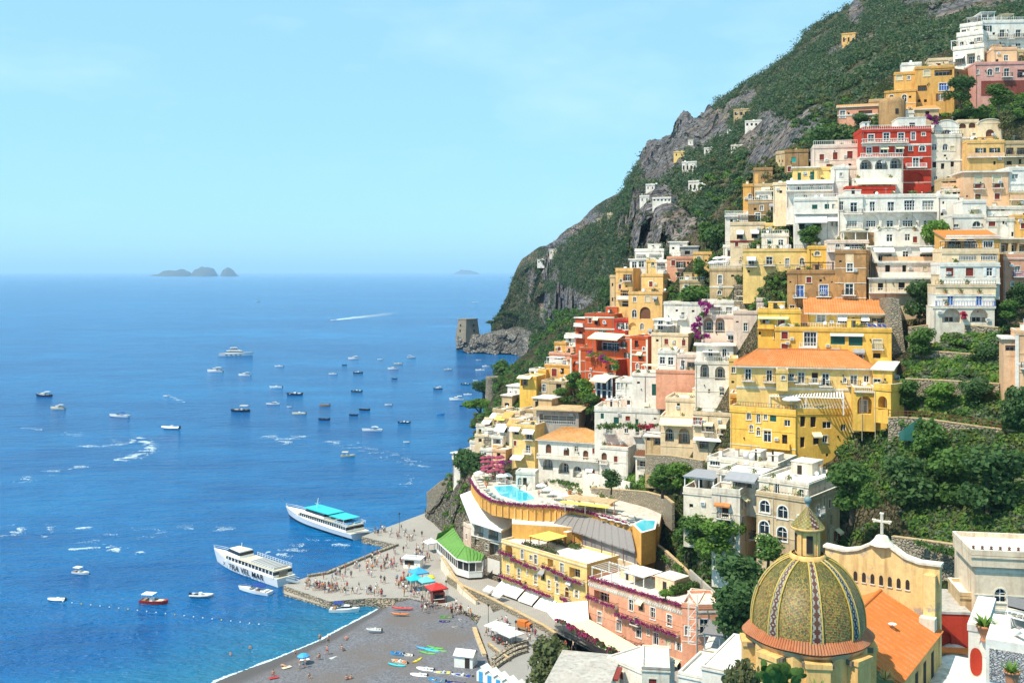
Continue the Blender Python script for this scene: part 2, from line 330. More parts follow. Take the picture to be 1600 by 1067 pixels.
MCOL=[(768,[(532,962),(522,966),(512,970),(506,980)]),(785,[(532,958),(515,962),(495,968),(476,975)]),(800,[(534,955),(515,960),(485,965),(447,975)]),(815,[(538,945),(515,950),(480,955),(422,965)]),(850,[(575,850),(540,870),(500,885),(460,895),(399,930)]),(900,[(600,560),(520,640),(490,650),(450,660),(400,740),(373,800)]),(950,[(560,430),(500,480),(470,520),(420,600),(380,650),(338,760)]),(978,[(530,405),(450,410),(400,425),(350,445),(325,560),(300,760)]),(990,[(500,392),(430,392),(350,408),(322,520),(285,700),(266,880)]),(1010,[(480,375),(420,378),(348,394),(315,510),(270,680),(236,900)]),(1050,[(470,350),(410,352),(342,368),(300,470),(250,640),(213,900)]),(1068,[(460,342),(410,346),(338,362),(295,460),(240,630),(188,880)]),(1100,[(450,330),(400,335),(335,352),(290,450),(235,620),(178,850)]),(1135,[(430,320),(380,326),(332,338),(285,430),(215,590),(147,830)]),(1160,[(420,315),(370,320),(330,330),(270,420),(200,560),(130,820)]),(1200,[(360,305),(320,315),(285,326),(225,410),(165,560),(110,790)]),(1235,[(330,300),(290,308),(230,326),(190,400),(140,560),(86,760)]),(1262,[(310,296),(260,304),(200,326),(160,410),(110,580),(52,770)]),(1300,[(280,290),(230,300),(180,330),(130,430),(80,600),(26,780)]),(1345,[(260,287),(200,294),(150,330),(90,450),(40,620),(0,780)]),(1400,[(190,292),(150,305),(90,380),(30,560),(-40,770)]),(1450,[(170,294),(120,312),(60,420),(20,560),(-70,760)]),(1600,[(120,292),(60,330),(0,480),(-120,740)]),(1720,[(100,290),(40,330),(-20,480),(-150,740)])]
mg,mmk,mus=loft(MCOL,420,230,rock=ROCKZ,amp=(11,30),sc_=(.018,.022),rn=.85,gul=.8)
landmesh('mountain',mg,mmk,ROCKY)
from mathutils.bvhtree import BVHTree
_n=len(mg[0]);MTREE=BVHTree.FromPolygons([p for c in mg for p in c],[(i*_n+j,(i+1)*_n+j,(i+1)*_n+j+1,i*_n+j+1) for i in range(len(mg)-1) for j in range(_n-1)])
def on_mountain(px,py,D):
 h_=MTREE.ray_cast(Vector((0,0,CH)),at(px,py,100)-Vector((0,0,CH)));return h_[0].y if h_[0] is not None else D
FR=[(795,[(480,1400),(452,1450)]),(808,[(480,1400),(418,1460)]),(816,[(480,1400),(406,1470)]),(850,[(480,1400),(383,1500)]),(868,[(480,1400),(376,1520)]),(882,[(480,1400),(362,1540)]),(900,[(480,1400),(349,1560)]),(930,[(480,1400),(322,1600)]),(958,[(480,1400),(304,1640)]),(985,[(480,1400),(294,1660)]),(1015,[(480,1400),(286,1680)])]
g,mk,us=loft(FR,110,60,rock=[(900,360,70,40,.75)],amp=(10,16),sc_=(.012,.012))
landmesh('far_ridge',g,mk,ROCKY)
SP=[(713,[(549,945),(540,947),(526,950),(524,975)]),(725,[(551,938),(540,941),(524,946),(522,975)]),(760,[(553,928),(540,932),(524,940),(521,970)]),(800,[(556,915),(540,920),(520,930),(512,960)]),(835,[(562,880),(545,890),(520,905),(505,940)])]
g,mk,us=loft(SP,110,40,back=((12,-4),(30,-30)),rock=[(770,540,80,40,1.5)],amp=(4,5),sc_=(.05,.06))
landmesh('rocky_spit',g,mk,SPITM)
def island(pts,D,depth,label):
 mb=MB();rows=[]
 for i in range(len(pts)*6-5):
  k=i/6;a=int(min(k,len(pts)-2));f=k-a
  px=pts[a][0]*(1-f)+pts[a+1][0]*f;py=pts[a][1]*(1-f)+pts[a+1][1]*f
  P=at(px,py,D);w=depth*max(.15,sin(pi*i/(len(pts)*6-6)))
  h=max(2,P.z+22*fbm(P,.01,4));rows.append([(P.x,P.y-w,-3),(P.x,P.y-w*.8,h*.35),(P.x,P.y-w*.35,h*.85),(P.x,P.y,h),(P.x,P.y+w*.6,h*.6),(P.x,P.y+w,-3)])
 mb.grid(rows,ROCKY);tag(mb.build('island'),kind='structure')
IS=15600
island([(234,431.5),(246,427.5),(258,423),(272,422.5),(285,420.5),(296,424),(306,431.5)],IS,260,'')
island([(298,431.5),(304,421),(314,417.5),(326,416.5),(334,419.5),(341,431.5)],IS-100,240,'')
island([(344,431.5),(349,421.5),(356,418),(364,422),(373,431.5)],IS,200,'')
island([(706,430),(720,421.5),(735,422.5),(756,430)],26000,300,'')
# ---------------------------------------------------------------- sea
m,nt,b=nodes('sea_water');MAT['sea']=m
p=pos(nt);g_=nd(nt,'ShaderNodeSeparateXYZ');nt.links.new(p,g_.inputs[0])
s0,s1=on(330,1067),on(605,946);nx,ny=-(s1.y-s0.y),(s1.x-s0.x);L_=sqrt(nx*nx+ny*ny);nx/=L_;ny/=L_
dt=nd(nt,'ShaderNodeVectorMath',operation='DOT_PRODUCT');nt.links.new(p,dt.inputs[0]);dt.inputs[1].default_value=(nx,ny,0)
sh=remap(nt,dt.outputs['Value'],nx*s0.x+ny*s0.y,nx*s0.x+ny*s0.y+30)
big=noise_n(nt,.0035,5,pos(nt,.5,1.6,1));mid=noise_n(nt,.03,5,pos(nt,.55,1.3,1))
deep=mix(nt,remap(nt,big,.36,.66),(.0005,.092,.285),(.0015,.168,.42))
deep=mix(nt,remap(nt,mid,.35,.68,0,.75),deep,(.0005,.058,.215))
sw=nd(nt,'ShaderNodeMath',operation='ADD');nt.links.new(sh,sw.inputs[0]);nt.links.new(remap(nt,mid,.2,.8,-.3,.3),sw.inputs[1])
colr=mix(nt,remap(nt,sw.outputs[0],.05,.95),(.012,.15,.28),deep)
nt.links.new(colr,b.inputs['Base Color']);b.inputs['Roughness'].default_value=.16;b.inputs['IOR'].default_value=1.33;b.inputs['Specular IOR Level'].default_value=.2
w1=noise_n(nt,.16,5,pos(nt,.45,1.25,1),.62);w2=noise_n(nt,.9,3,pos(nt,.6,1.2,1),.6)
h=nd(nt,'ShaderNodeMath',operation='MULTIPLY_ADD');nt.links.new(w2,h.inputs[0]);h.inputs[1].default_value=.22;nt.links.new(w1,h.inputs[2])
bump(nt,b,h.outputs[0],1.0,3.4)
sea=MB();SEA=150000
sea.poly([(-SEA,-500,0),(SEA,-500,0),(SEA,SEA,0),(-SEA,SEA,0)],m)
tag(sea.build('sea'),kind='structure')
# ---------------------------------------------------------------- beach, quay, street
m,nt,b=nodes('grey_shingle');MAT['shingle']=m;p=pos(nt)
v=nd(nt,'ShaderNodeTexVoronoi');v.inputs['Scale'].default_value=3.2;nt.links.new(p,v.inputs['Vector']);s=nd(nt,'ShaderNodeSeparateColor');nt.links.new(v.outputs['Color'],s.inputs[0])
c1=mix(nt,s.outputs[0],(.10,.10,.113),(.185,.18,.20));c1=mix(nt,remap(nt,noise_n(nt,.09,5,p),.42,.66),c1,(.145,.12,.11))
gz=nd(nt,'ShaderNodeSeparateXYZ');nt.links.new(p,gz.inputs[0])
wet=nd(nt,'ShaderNodeMath',operation='ADD');nt.links.new(gz.outputs[2],wet.inputs[0]);nt.links.new(remap(nt,noise_n(nt,.12,4,p),.2,.8,-.3,.3),wet.inputs[1])
c1=mix(nt,remap(nt,wet.outputs[0],.45,.85),(.085,.075,.075),c1)
nt.links.new(c1,b.inputs['Base Color']);b.inputs['Roughness'].default_value=.85;bump(nt,b,noise_n(nt,2.5,4,p),.7,.25)
SHINGLE=m
shore=[(255,1120),(330,1067),(372,1050),(430,1029),(500,1000),(545,975),(575,960),(592,950),(604,944),(620,936)]
inner=[(1000,1240),(880,1120),(800,1080),(770,1055),(758,1020),(752,1003),(745,975),(730,962),(700,950),(655,938)]
rows=[]
for i in range(len(shore)):
 a=on(*shore[i],0);c=on(*inner[i],2.0);d=(a-c);row=[a+Vector((d.x,d.y,0)).normalized()*9+Vector((0,0,-1.6))]
 for t,z in((0,0),(.06,.35),(.13,.8),(.3,1.1),(.6,1.5),(1,2.0)):
  q=a.lerp(c,t);q.z=z+.12*fbm(q,.15,3)*(t>.1);row.append(q)
 rows.append(row)
def densify(rows,k):
 out=[]
 for a,c in zip(rows,rows[1:]):
  for i in range(k):out.append([p.lerp(q,i/k) for p,q in zip(a,c)])
 return out+[rows[-1]]
bm_=MB();bm_.grid(densify(rows,5),SHINGLE);tag(bm_.build('beach'),kind='structure')
m,nt,b=nodes('quay_paving');p=pos(nt)
br=nd(nt,'ShaderNodeTexBrick');br.inputs['Scale'].default_value=.55;br.inputs['Mortar Size'].default_value=.03;br.inputs[1].default_value=(.37,.335,.295,1);br.inputs[2].default_value=(.44,.40,.35,1);br.inputs[3].default_value=(.24,.215,.19,1)
nt.links.new(p,br.inputs['Vector']);c1=mix(nt,remap(nt,noise_n(nt,.12,5,p),.35,.7,0,.7),br.outputs[0],(.29,.26,.235))
nt.links.new(c1,b.inputs['Base Color']);b.inputs['Roughness'].default_value=.9;PAVE=m
m,nt,b=nodes('street_paving');p=pos(nt);c1=mix(nt,noise_n(nt,.5,6,p),(.23,.215,.20),(.36,.335,.31));c1=mix(nt,remap(nt,noise_n(nt,.1,4,p),.4,.7,0,.6),c1,(.30,.27,.24))
nt.links.new(c1,b.inputs['Base Color']);b.inputs['Roughness'].default_value=.9;STREET=m
QSTONE=stone('quay_stone',(.50,.42,.31),(.42,.34,.25),1.3,(.2,.17,.14),1.2)
ZQ=1.7
def plan(pts,z):return[(on(x,y,z).x,on(x,y,z).y) for x,y in pts]
quay=MB()
quay.prism(plan([(442,914),(480,901),(512,896),(585,866),(622,851),(565,838),(583,831),(600,825),(668,800),(700,815),(705,850),(740,895),(760,935),(775,965),(752,962),(690,945),(640,934),(577,934),(515,939)],ZQ),-4,ZQ,QSTONE,PAVE)
tag(quay.build('quay'),kind='structure')
st=MB();st.prism(plan([(752,962),(775,955),(800,945),(870,985),(920,1010),(985,1060),(1010,1100),(930,1130),(880,1100),(800,1075),(772,1050),(760,1015),(745,975)],2.25),-1,2.25,QSTONE,STREET);tag(st.build('street'),kind='structure')
seaw=MB()
for a,c in(((481,899),(512,894)),((512,894),(584,864)),((584,864),(621,850))):
 A,C=on(*a,ZQ+.35),on(*c,ZQ+.35);seaw.bar((A.x,A.y,ZQ+.28),(C.x,C.y,ZQ+.28),.9,QSTONE,.55)
tag(seaw.build('quay_wall'),'low stone ledge along the seaward edge of the quay','wall')
lp=MB();lp.prism(plan([(444,927),(512,947),(580,943),(577,936),(515,941),(443,918)],.5),-3,.5,QSTONE,PAVE);tag(lp.build('landing'),kind='structure')
for(x0,y0,x1,y1) in((578,934,622,950),(600,930,640,944)):
 t=empty('stone_steps',on(x0,y0,0),0,'grey stone steps from the quay down to the water' if x0<590 else 'grey stone steps from the quay down to the shingle','steps')
 A,B_=on(x0,y0,1.5)-t.location,on(x1,y1,.4)-t.location
 for i in range(7):
  q=A.lerp(B_,i/6);s_=MB();s_.box(q.x-.6,q.x+2.4,q.y-1.1,q.y+1.4,-1.5,1.55-i*.2,QSTONE);s_.build('step',t)
FOAM,_n,_bb=nodes('foam');_bb.inputs['Base Color'].default_value=(.58,.70,.76,1);_bb.inputs['Roughness'].default_value=.7
def flakes(name,pts,label):
 "pts: (x, y, size)"
 P=np.array(pts);n=len(P);k=6
 ang=np.linspace(0,2*pi,k,endpoint=False)[None,:]+NR.uniform(0,6,(n,1));rad=P[:,2:3]*NR.uniform(.5,1.2,(n,k))
 V=np.zeros((n,k,3));V[:,:,0]=P[:,0:1]+rad*np.cos(ang)*1.7;V[:,:,1]=P[:,1:2]+rad*np.sin(ang)*1.0;V[:,:,2]=.03+NR.uniform(0,.03,(n,1))
 me=bpy.data.meshes.new(name);me.from_pydata(V.reshape(-1,3).tolist(),[],np.arange(n*k).reshape(n,k).tolist());me.materials.append(FOAM);me.update()
 tag(link(name,me),label,'foam',kind='stuff')
def streak(pts,wpx,n,size,gap=.42,fr=.16):
 out=[]
 for _ in range(int(n*2.2)):
  k=RN.random()*(len(pts)-1);a=int(k);f=k-a
  x=pts[a][0]*(1-f)+pts[a+1][0]*f;y=pts[a][1]*(1-f)+pts[a+1][1]*f
  w=wpx*(.4+.6*sin(pi*min(1,max(0,k/(len(pts)-1)))))
  p=on(x+RN.gauss(0,w),y+RN.gauss(0,w*.45),0)
  if noise.noise(Vector((p.x*fr,p.y*fr*1.6,3)))+.4*noise.noise(Vector((p.x*fr*3,p.y*fr*3,8)))<gap-.22:continue
  out.append((p.x,p.y,size*.30*RN.uniform(.4,1.6)))
 return out
F=[]
F+=streak([(122,698),(150,697),(200,693),(218,685)],3,500,.45,.1)+streak([(215,684),(228,692),(236,702),(212,712),(180,720)],6,1700,.5,.25)+streak([(150,725),(110,730),(60,742),(20,756)],6,900,.4,.42)
F+=streak([(36,669),(66,672)],4,140,.4,.3)+streak([(95,682),(125,678)],7,260,.4,.38)+streak([(180,688),(255,688)],7,500,.38,.42)
F+=streak([(0,833),(30,826)],9,700,.3,.3)+streak([(62,825),(75,824),(70,842)],5,300,.3,.35)+streak([(103,830),(125,824),(150,822)],3,400,.3,.2)+streak([(108,858),(150,853),(190,860),(222,862)],4,1100,.32,.2)+streak([(115,845),(170,838),(230,833),(300,826),(380,828)],9,1500,.24,.47)
F+=streak([(403,683),(430,682),(445,692),(455,684),(478,682)],4,900,.4,.22)+streak([(510,690),(540,694),(580,704),(620,715),(665,730)],8,1300,.36,.4)+streak([(620,750),(650,756)],9,300,.35,.42)
F+=streak([(415,862),(450,865),(480,850),(510,848),(545,850)],8,1500,.26,.42)+streak([(300,826),(330,822),(360,830)],7,300,.24,.47)
flakes('sea_foam',F,'white foam streaks left on the water by passing boats')
W=[]
for i in range(1800):
 f=RN.random();W.append((*on(526+f*100*RN.uniform(.8,1),499.5-f*10+RN.gauss(0,.25+1.3*f),0)[:2],(1-.6*f)*RN.uniform(.6,1.6)))
W+=streak([(262,617),(278,625),(288,628)],2.2,220,.5,.2)+streak([(742,472),(750,471)],.6,60,1.2,-.4)
flakes('boat_wake',W,'white wake fanning out behind the speeding boat near the horizon')
S_=[]
for i in range(5200):
 k=RN.random()*5.9;a=1+int(k);f=k-int(k)
 x=shore[a][0]*(1-f)+shore[a+1][0]*f;y=shore[a][1]*(1-f)+shore[a+1][1]*f
 wv_=max(0,.34+.95*noise.noise(Vector((x*.03,1,1)))+.35*noise.noise(Vector((x*.12,4,1))))
 if RN.random()>wv_:continue
 p=on(x-abs(RN.gauss(0,2.4))*wv_-1.5*noise.noise(Vector((x*.08,7,2))),y-RN.gauss(.2,.8)*wv_,0);S_.append((p.x,p.y,RN.uniform(.06,.2)))
flakes('surf',S_,'thin white line of surf along the shingle beach')
hz=MB();hz.box(-140000,140000,-700,148000,-8,560,None);hz.mats=[]
m=bpy.data.materials.new('haze_air');m.use_nodes=True;m.node_tree.nodes.clear()
o_=m.node_tree.nodes.new('ShaderNodeOutputMaterial');vv=m.node_tree.nodes.new('ShaderNodeVolumePrincipled');vv.inputs['Color'].default_value=(.55,.80,1,1);vv.inputs['Density'].default_value=0.46e-4;vv.inputs['Anisotropy'].default_value=0
m.node_tree.links.new(vv.outputs[0],o_.inputs['Volume']);hz.mats=[m]
tag(hz.build('haze'),'pale blue sea haze hanging over the bay','haze',kind='stuff')
# ================================================================ house builder
WCACHE={}
def arch_pts(w,h,n=8,rise=None):
 "outline of an arched opening from spring left over the crown to spring right"
 r=w/2;rise=min(r,h*.8) if rise is None else rise
 return[(r-r*cos(pi*i/n),h-rise+rise*sin(pi*i/n)) for i in range(n+1)]
KIND={'w':(1.1,1.5,0,.22,FRAME,GLASS,TRIM),'W':(1.9,1.6,0,.25,FRAME,GLASS,None),'s':(.7,.7,0,.25,None,DARK,None),'d':(1.2,2.2,0,.3,FRAME,GLASS,TRIM),'b':(1.3,2.2,0,.3,FRAME,GLASS,TRIM),'a':(1.2,1.9,1,.3,FRAME,GLASS,TRIM),'k':(1.2,2.0,1,.3,None,WOOD,TRIM),'A':(3.0,3.0,1,2.2,None,None,None),'L':(5,2.3,0,1.8,None,None,None),'g':(1.1,1.6,0,.12,None,GREEN,None),'r':(1.1,1.6,0,.12,None,REDP,TRIM),'p':(1.1,1.6,0,.12,None,CREAMP,TRIM),'t':(1.0,1.3,0,.12,None,TEAL,None),'u':(1.2,2.2,0,.2,FRAME,BLUEP,TRIM),'G':(1.3,2.0,0,.2,FRAME,GLASS,None),'R':(1.3,2.0,0,.2,FRAME,GLASS,None),'D':(1.2,2.2,0,.4,None,DARK,None),'n':(2.2,2.0,1,.5,None,'wall',None),'x':(2.2,2.0,1,.35,None,WOOD,None),'V':(1.8,2.2,0,.25,FRAME,GLASS,FRAME),'o':(1.9,2.3,1,.3,FRAME,GLASS,FRAME)}
SHUT={'G':DGREEN,'R':FRAME}
def window_mesh(kind,w,h):
 key=(kind,round(w,1),round(h,1))
 if key in WCACHE:return WCACHE[key]
 _,_,arch,rec,fr,pane,sur=KIND[kind]
 f=MB();t=.09
 if arch:
  out=[(0,0)]+arch_pts(w,h)+[(w,0)]
 else:out=[(0,0),(0,h),(w,h),(w,0)]
 if fr is not None:
  y0,y1=rec-.09,rec-.02
  inn=[(w/2+(x-w/2)*(1-2*t/w),max(t,h/2+(z-h/2)*(1-2*t/h))) for x,z in out]
  for a,b,c,d in zip(out,out[1:]+out[:1],inn[1:]+inn[:1],inn):f.poly([(a[0],y0,a[1]),(d[0],y0,d[1]),(c[0],y0,c[1]),(b[0],y0,b[1])],fr)
  f.box(w/2-.05,w/2+.05,y0-.01,y1,t,h-t,fr)
  if h>1.3:f.box(t,w-t,y0-.015,y1,h*.62,h*.62+.07,fr)
  if w>1.7:
   for q in(.25,.75):f.box(w*q-.04,w*q+.04,y0-.01,y1,t,h*(.9 if not arch else .78),fr)
 if sur is not None:
  s=.16;yo=-.05
  o2=[(w/2+(x-w/2)*(1+2*s/w),z+(s if z>h*.4 else 0)) for x,z in out]
  if not arch:o2=[(-s,0),(-s,h+s),(w+s,h+s),(w+s,0)]
  for a,b,c,d in zip(out[:-1],out[1:],o2[1:],o2[:-1]):f.poly([(a[0],yo,a[1]),(b[0],yo,b[1]),(c[0],yo,c[1]),(d[0],yo,d[1])],sur);f.poly([(d[0],yo,d[1]),(c[0],yo,c[1]),(c[0],.02,c[1]),(d[0],.02,d[1])],sur)
  f.box(-s*1.3,w+s*1.3,-.12,.03,-.12,0,sur)
 p=MB()
 pm=pane
 if pm in('wall',None):p=None
 else:
  pts=[(x,rec,z) for x,z in out];p.poly(pts,pm)
  if kind in 'grpt':
   for i in range(1,int(h/.22)):p.box(.06,w/2-.04,rec-.03,rec-.005,i*.22,i*.22+.1,pm);p.box(w/2+.04,w-.06,rec-.03,rec-.005,i*.22,i*.22+.1,pm)
 if not f.f:f.box(0,w,rec-.07,rec-.01,0,.06,TRIM if fr is None else fr)
 WCACHE[key]=(f.mesh('window'),p.mesh('pane') if p else None);return WCACHE[key]
def rail_mesh(W,proj,kind,h=.95):
 key=('rail',round(W,1),round(proj,1),kind)
 if key in WCACHE:return WCACHE[key]
 r=MB();m={'iron':IRON,'white':FRAME,'blue':BLUEP,'steel':STEEL}.get(kind,WHITE)
 if kind in('wall','wally','wallp'):
  m={'wall':WHITE,'wally':WALLS['yellow'],'wallp':WALLS['peach']}[kind];t=.16
  r.box(0,W,-proj,-proj+t,0,h,m);r.box(0,t,-proj+t,0,0,h,m);r.box(W-t,W,-proj+t,0,0,h,m)
 elif kind=='balus':
  r.box(0,W,-proj-.03,-proj+.2,h-.14,h,WHITE);n=max(2,int(W/.38))
  for i in range(n+1):
   x=.08+(W-.16)*i/n;r.lathe([(.05,0),(.11,.25),(.05,.5),(.07,h-.14)],WHITE,5,(x,-proj+.09),smooth=False)
  for x in(.1,W-.1):r.bar((x,-proj+.1,h-.07),(x,0,h-.07),.2,WHITE,.14)
 else:
  w=.045 if kind=='iron' else .06
  for z in(.08,h):r.bar((0,-proj,z),(W,-proj,z),w*1.2,m);r.bar((0,-proj,z),(0,0,z),w*1.2,m);r.bar((W,-proj,z),(W,0,z),w*1.2,m)
  n=max(3,int(W/(.3 if W<6 else .5)))
  for i in range(n+1):x=W*i/n;r.bar((x,-proj,0),(x,-proj,h),w,m)
  for i in range(1,3):y=-proj*i/3;r.bar((0,y,0),(0,y,h),w,m);r.bar((W,y,0),(W,y,h),w,m)
 WCACHE[key]=r.mesh('railing');return WCACHE[key]
def slab_mesh(W,proj,m=WHITE):
 key=('slab',round(W,1),round(proj,1),m.name)
 if key not in WCACHE:
  s=MB();s.box(-.1,W+.1,-proj-.1,-.003,-.2,0,m)
  for x in(.2,W-.3):s.poly([(x,0,-.2),(x,-proj*.7,-.2),(x,0,-.7)],m);s.poly([(x+.12,0,-.7),(x+.12,-proj*.7,-.2),(x+.12,0,-.2)],m);s.poly([(x,0,-.7),(x,-proj*.7,-.2),(x+.12,-proj*.7,-.2),(x+.12,0,-.7)],m)
  WCACHE[key]=s.mesh('balcony')
 return WCACHE[key]
def awning_mesh(W,proj,drop,m):
 key=('awn',round(W,1),round(proj,1),round(drop,1),m.name)
 if key not in WCACHE:
  a=MB();n=max(2,int(W/1.2));th=.04
  for i in range(n):
   x0,x1=W*i/n,W*(i+1)/n;sag=.06
   xm=(x0+x1)/2
   for u,v,du,dv in((x0,xm,0,-sag),(xm,x1,-sag,0)):
    a.poly([(u,0,0),(u,-proj,-drop+du),(v,-proj,-drop+dv),(v,0,0)],m);a.poly([(u,0,-th),(v,0,-th),(v,-proj,-drop+dv-th),(u,-proj,-drop+du-th)],m)
    a.poly([(u,-proj,-drop+du),(u,-proj,-drop-.3),(v,-proj,-drop-.3),(v,-proj,-drop+dv)],m)
  a.poly([(0,0,0),(0,0,-th),(0,-proj,-drop-th),(0,-proj,-drop)],m);a.poly([(W,0,0),(W,-proj,-drop),(W,-proj,-drop-th),(W,0,-th)],m)
  WCACHE[key]=a.mesh('awning')
 return WCACHE[key]
def tile_plane(mb,p00,p10,p11,p01,mat,pitch=.5,hgt=.1,rows=1):
 "ribbed roof plane; p00-p10 eave, p01-p11 ridge side"
 p00,p10,p11,p01=map(Vector,(p00,p10,p11,p01))
 n=max(3,int(max((p10-p00).length,(p11-p01).length)/pitch));nv=rows
 nrm=((p10-p00).cross(p01-p00)).normalized()
 if nrm.z<0:nrm=-nrm
 R=[]
 for j in range(nv+1):
  v=j/nv;row=[]
  for i in range(n*2+1):
   u=i/(2*n);q=(p00.lerp(p10,u)).lerp(p01.lerp(p11,u),v);row.append(q+nrm*(hgt if i%2 else 0))
  R.append(row)
 mb.grid(R,mat,False)
class House:
 def __init__(s,label,name='house',cat='house',group=None):
  s.name,s.label,s.cat,s.group=name,label,cat,group;s.root=None;s.shift=True
 def block(s,x0,x1,yt,yb,th=-12,dp=9,col='white',D=None,off=0,x2=None,rows=(),side=(),left=(),roof='flat',ext=7,rise=2.2,part='wing',par=.45,ov=.4,tmat=None,roofm=None,quoin=None,hl=None,auto=.62):
  D0=(D+(DX(x0,yb) if s.shift else 0) if D is not None else Dt((x0+x1)/2,yb))+off
  P0=at(x0,yb,D0);a=radians(th);ca,sa=cos(a),sin(a)
  def solve(o,dx,dy,px):
   k=(px-800)/1600;return(k*o.y-o.x)/(dx-k*dy)
  W=solve(P0,ca,sa,x1);h=(yb-yt)/1600*D0
  P1=P0+Vector((ca,sa,0))*W
  if x2 is not None:dp=abs(solve(P1,-sa,ca,x2))
  s.P0,s.W,s.h,s.a,s.dp=P0,W,h,a,dp
  if s.root is None:
   s.root=empty(s.name,P0,0,s.label,s.cat,s.group);s.base=P0.copy();part='wall'
  wm=WALLS[col] if isinstance(col,str) else col;s.wm=wm
  faces={'f':(P0,0,W,rows),'r':(P1,90,dp,side),'l':(P0+Vector((-sa,ca,0))*dp,-90,dp,left)}
  mb=MB();org={'f':Vector((0,0,0)),'r':Vector((W,0,0)),'l':Vector((0,dp,0))}
  for key,(O,ang,FW,items) in faces.items():
   fa=a+radians(ang);dx,dy=cos(fa),sin(fa);ops=[]
   ld=Vector((cos(radians(ang)),sin(radians(ang)),0));li=Vector((-ld.y,ld.x,0));lo=org[key]
   def fx(px):return solve(O,dx,dy,px)
   def fz(px,py):
    t=fx(px);Y=O.y+t*dy;return CH-(py-424)/1600*Y-P0.z
   def mp(px):return(O.y+fx(px)*dy)/1600
   def place(nm,me,t,z,parent=None,y=0):
    w_=P0+Matrix.Rotation(a,3,'Z')@(lo+ld*t+li*y)+Vector((0,0,z))-s.base
    return link(nm,me,parent or s.root,w_,fa)
   busy=[]
   for it in items:
    k=it[0]
    if k in KIND:
     _,py,pxs=it[:3];sz=it[3] if len(it)>3 else None;opt=it[4] if len(it)>4 else ''
     for px in pxs:
      w,h_=KIND[k][:2]
      if sz:w,h_=sz[0]*mp(px),sz[1]*mp(px)
      w=round(w,1);h_=round(h_,1);t=fx(px)-w/2;z=fz(px,py)-h_/2
      t=min(max(t,.12),FW-w-.12)
      if t<.05 or z+h_>h-.05:
       z=min(z,h-h_-.15)
       if t<.05:continue
      if any(t<o[1] and t+w>o[0] and z<o[3] and z+h_>o[2] for o in ops):continue
      arch,rec=KIND[k][2],KIND[k][3];ops.append((t,t+w,z,z+h_,arch,rec,KIND[k][5]))
      if k in 'AL':
       ww=round(w*(.5 if k=='A' else .84),1);wmn,pn=window_mesh('V',ww,round(min(2.3,h_*.8),1));wo_=place('window',wmn,t+w/2-ww/2,z+.02,y=rec-.33)
       if pn:link('pane',pn,wo_)
       if 'n' not in opt:
        place('railing',rail_mesh(w,.0 if False else .05,opt.strip('n') or 'iron',.9),t,z)
       continue
      wmn,pn=window_mesh(k,w,h_);wo_=place('window',wmn,t,z)
      if pn:link('pane',pn,wo_)
      if k in SHUT:
       key2=('shut',k,w,h_)
       if key2 not in WCACHE:
        q=MB();q.box(0,w*.48,-.09,-.03,0,h_,SHUT[k])
        for i in range(1,int(h_/.25)):q.box(.07,w*.48-.07,-.12,-.09,i*.25,i*.25+.12,SHUT[k])
        WCACHE[key2]=q.mesh('shutter')
       for xx in(-w*.5,w*1.02):link('shutter',WCACHE[key2],wo_,(xx,0,0))
      if k=='b' or 'B' in opt:
       bw=w+1.1;rk='white' if 'w' in opt else 'iron'
       bo=place('balcony',slab_mesh(bw,.9),t-.55,z-.02);link('railing',rail_mesh(bw,.9,rk),bo)
       if 'f' in opt:FLOWERS.append((bo,bw,.95))
    elif k=='terr':
     _,py,xa,xb,proj,st=it[:6];t0,t1=fx(xa),fx(xb);z=fz(xa,py);busy.append((t0,t1,z-.3,z+1))
     bo=place('balcony',slab_mesh(t1-t0,proj,WHITE if st!='wally' else WALLS['yellow']),t0,z);link('railing',rail_mesh(t1-t0,proj,st),bo)
    elif k=='awn':
     _,py,xa,xb,proj,drop,m_=it;t0,t1=fx(xa),fx(xb);busy.append((t0,t1,fz(xa,py)-drop-.3,fz(xa,py)+.2));place('awning',awning_mesh(t1-t0,proj,drop,m_),t0,fz(xa,py),y=-.02)
    elif k=='band':
     _,py,m_=it[:3];z=fz(s_px(O),py) if False else fz(it[3] if len(it)>3 else(x0 if key=='f' else x1),py)
     q=MB();q.box(-.08,FW+.08,-.14,-.003,-.16,.16,m_);q.box(-.04,FW+.04,-.08,-.003,-.34,-.16,m_);place('cornice',q.mesh('cornice'),0,z)
    elif k=='dark':
     _,pa,pb,xa,xb,m_=it;t0,t1=fx(xa),fx(xb);busy.append((t0,t1,fz(xa,pb),fz(xa,pa)));za,zb=fz(xa,pb),fz(xa,pa);q=MB();q.box(0,t1-t0,-.05,-.003,0,zb-za,m_);place('panel',q.mesh('panel'),t0,za)
    elif k=='pil':
     for xx in it[1]:
      t0=fx(xx);q=MB();q.box(-.28,.28,-.12,-.003,-ext+.1,h-.1,it[2]);place('pilaster',q.mesh('pilaster'),t0,0)
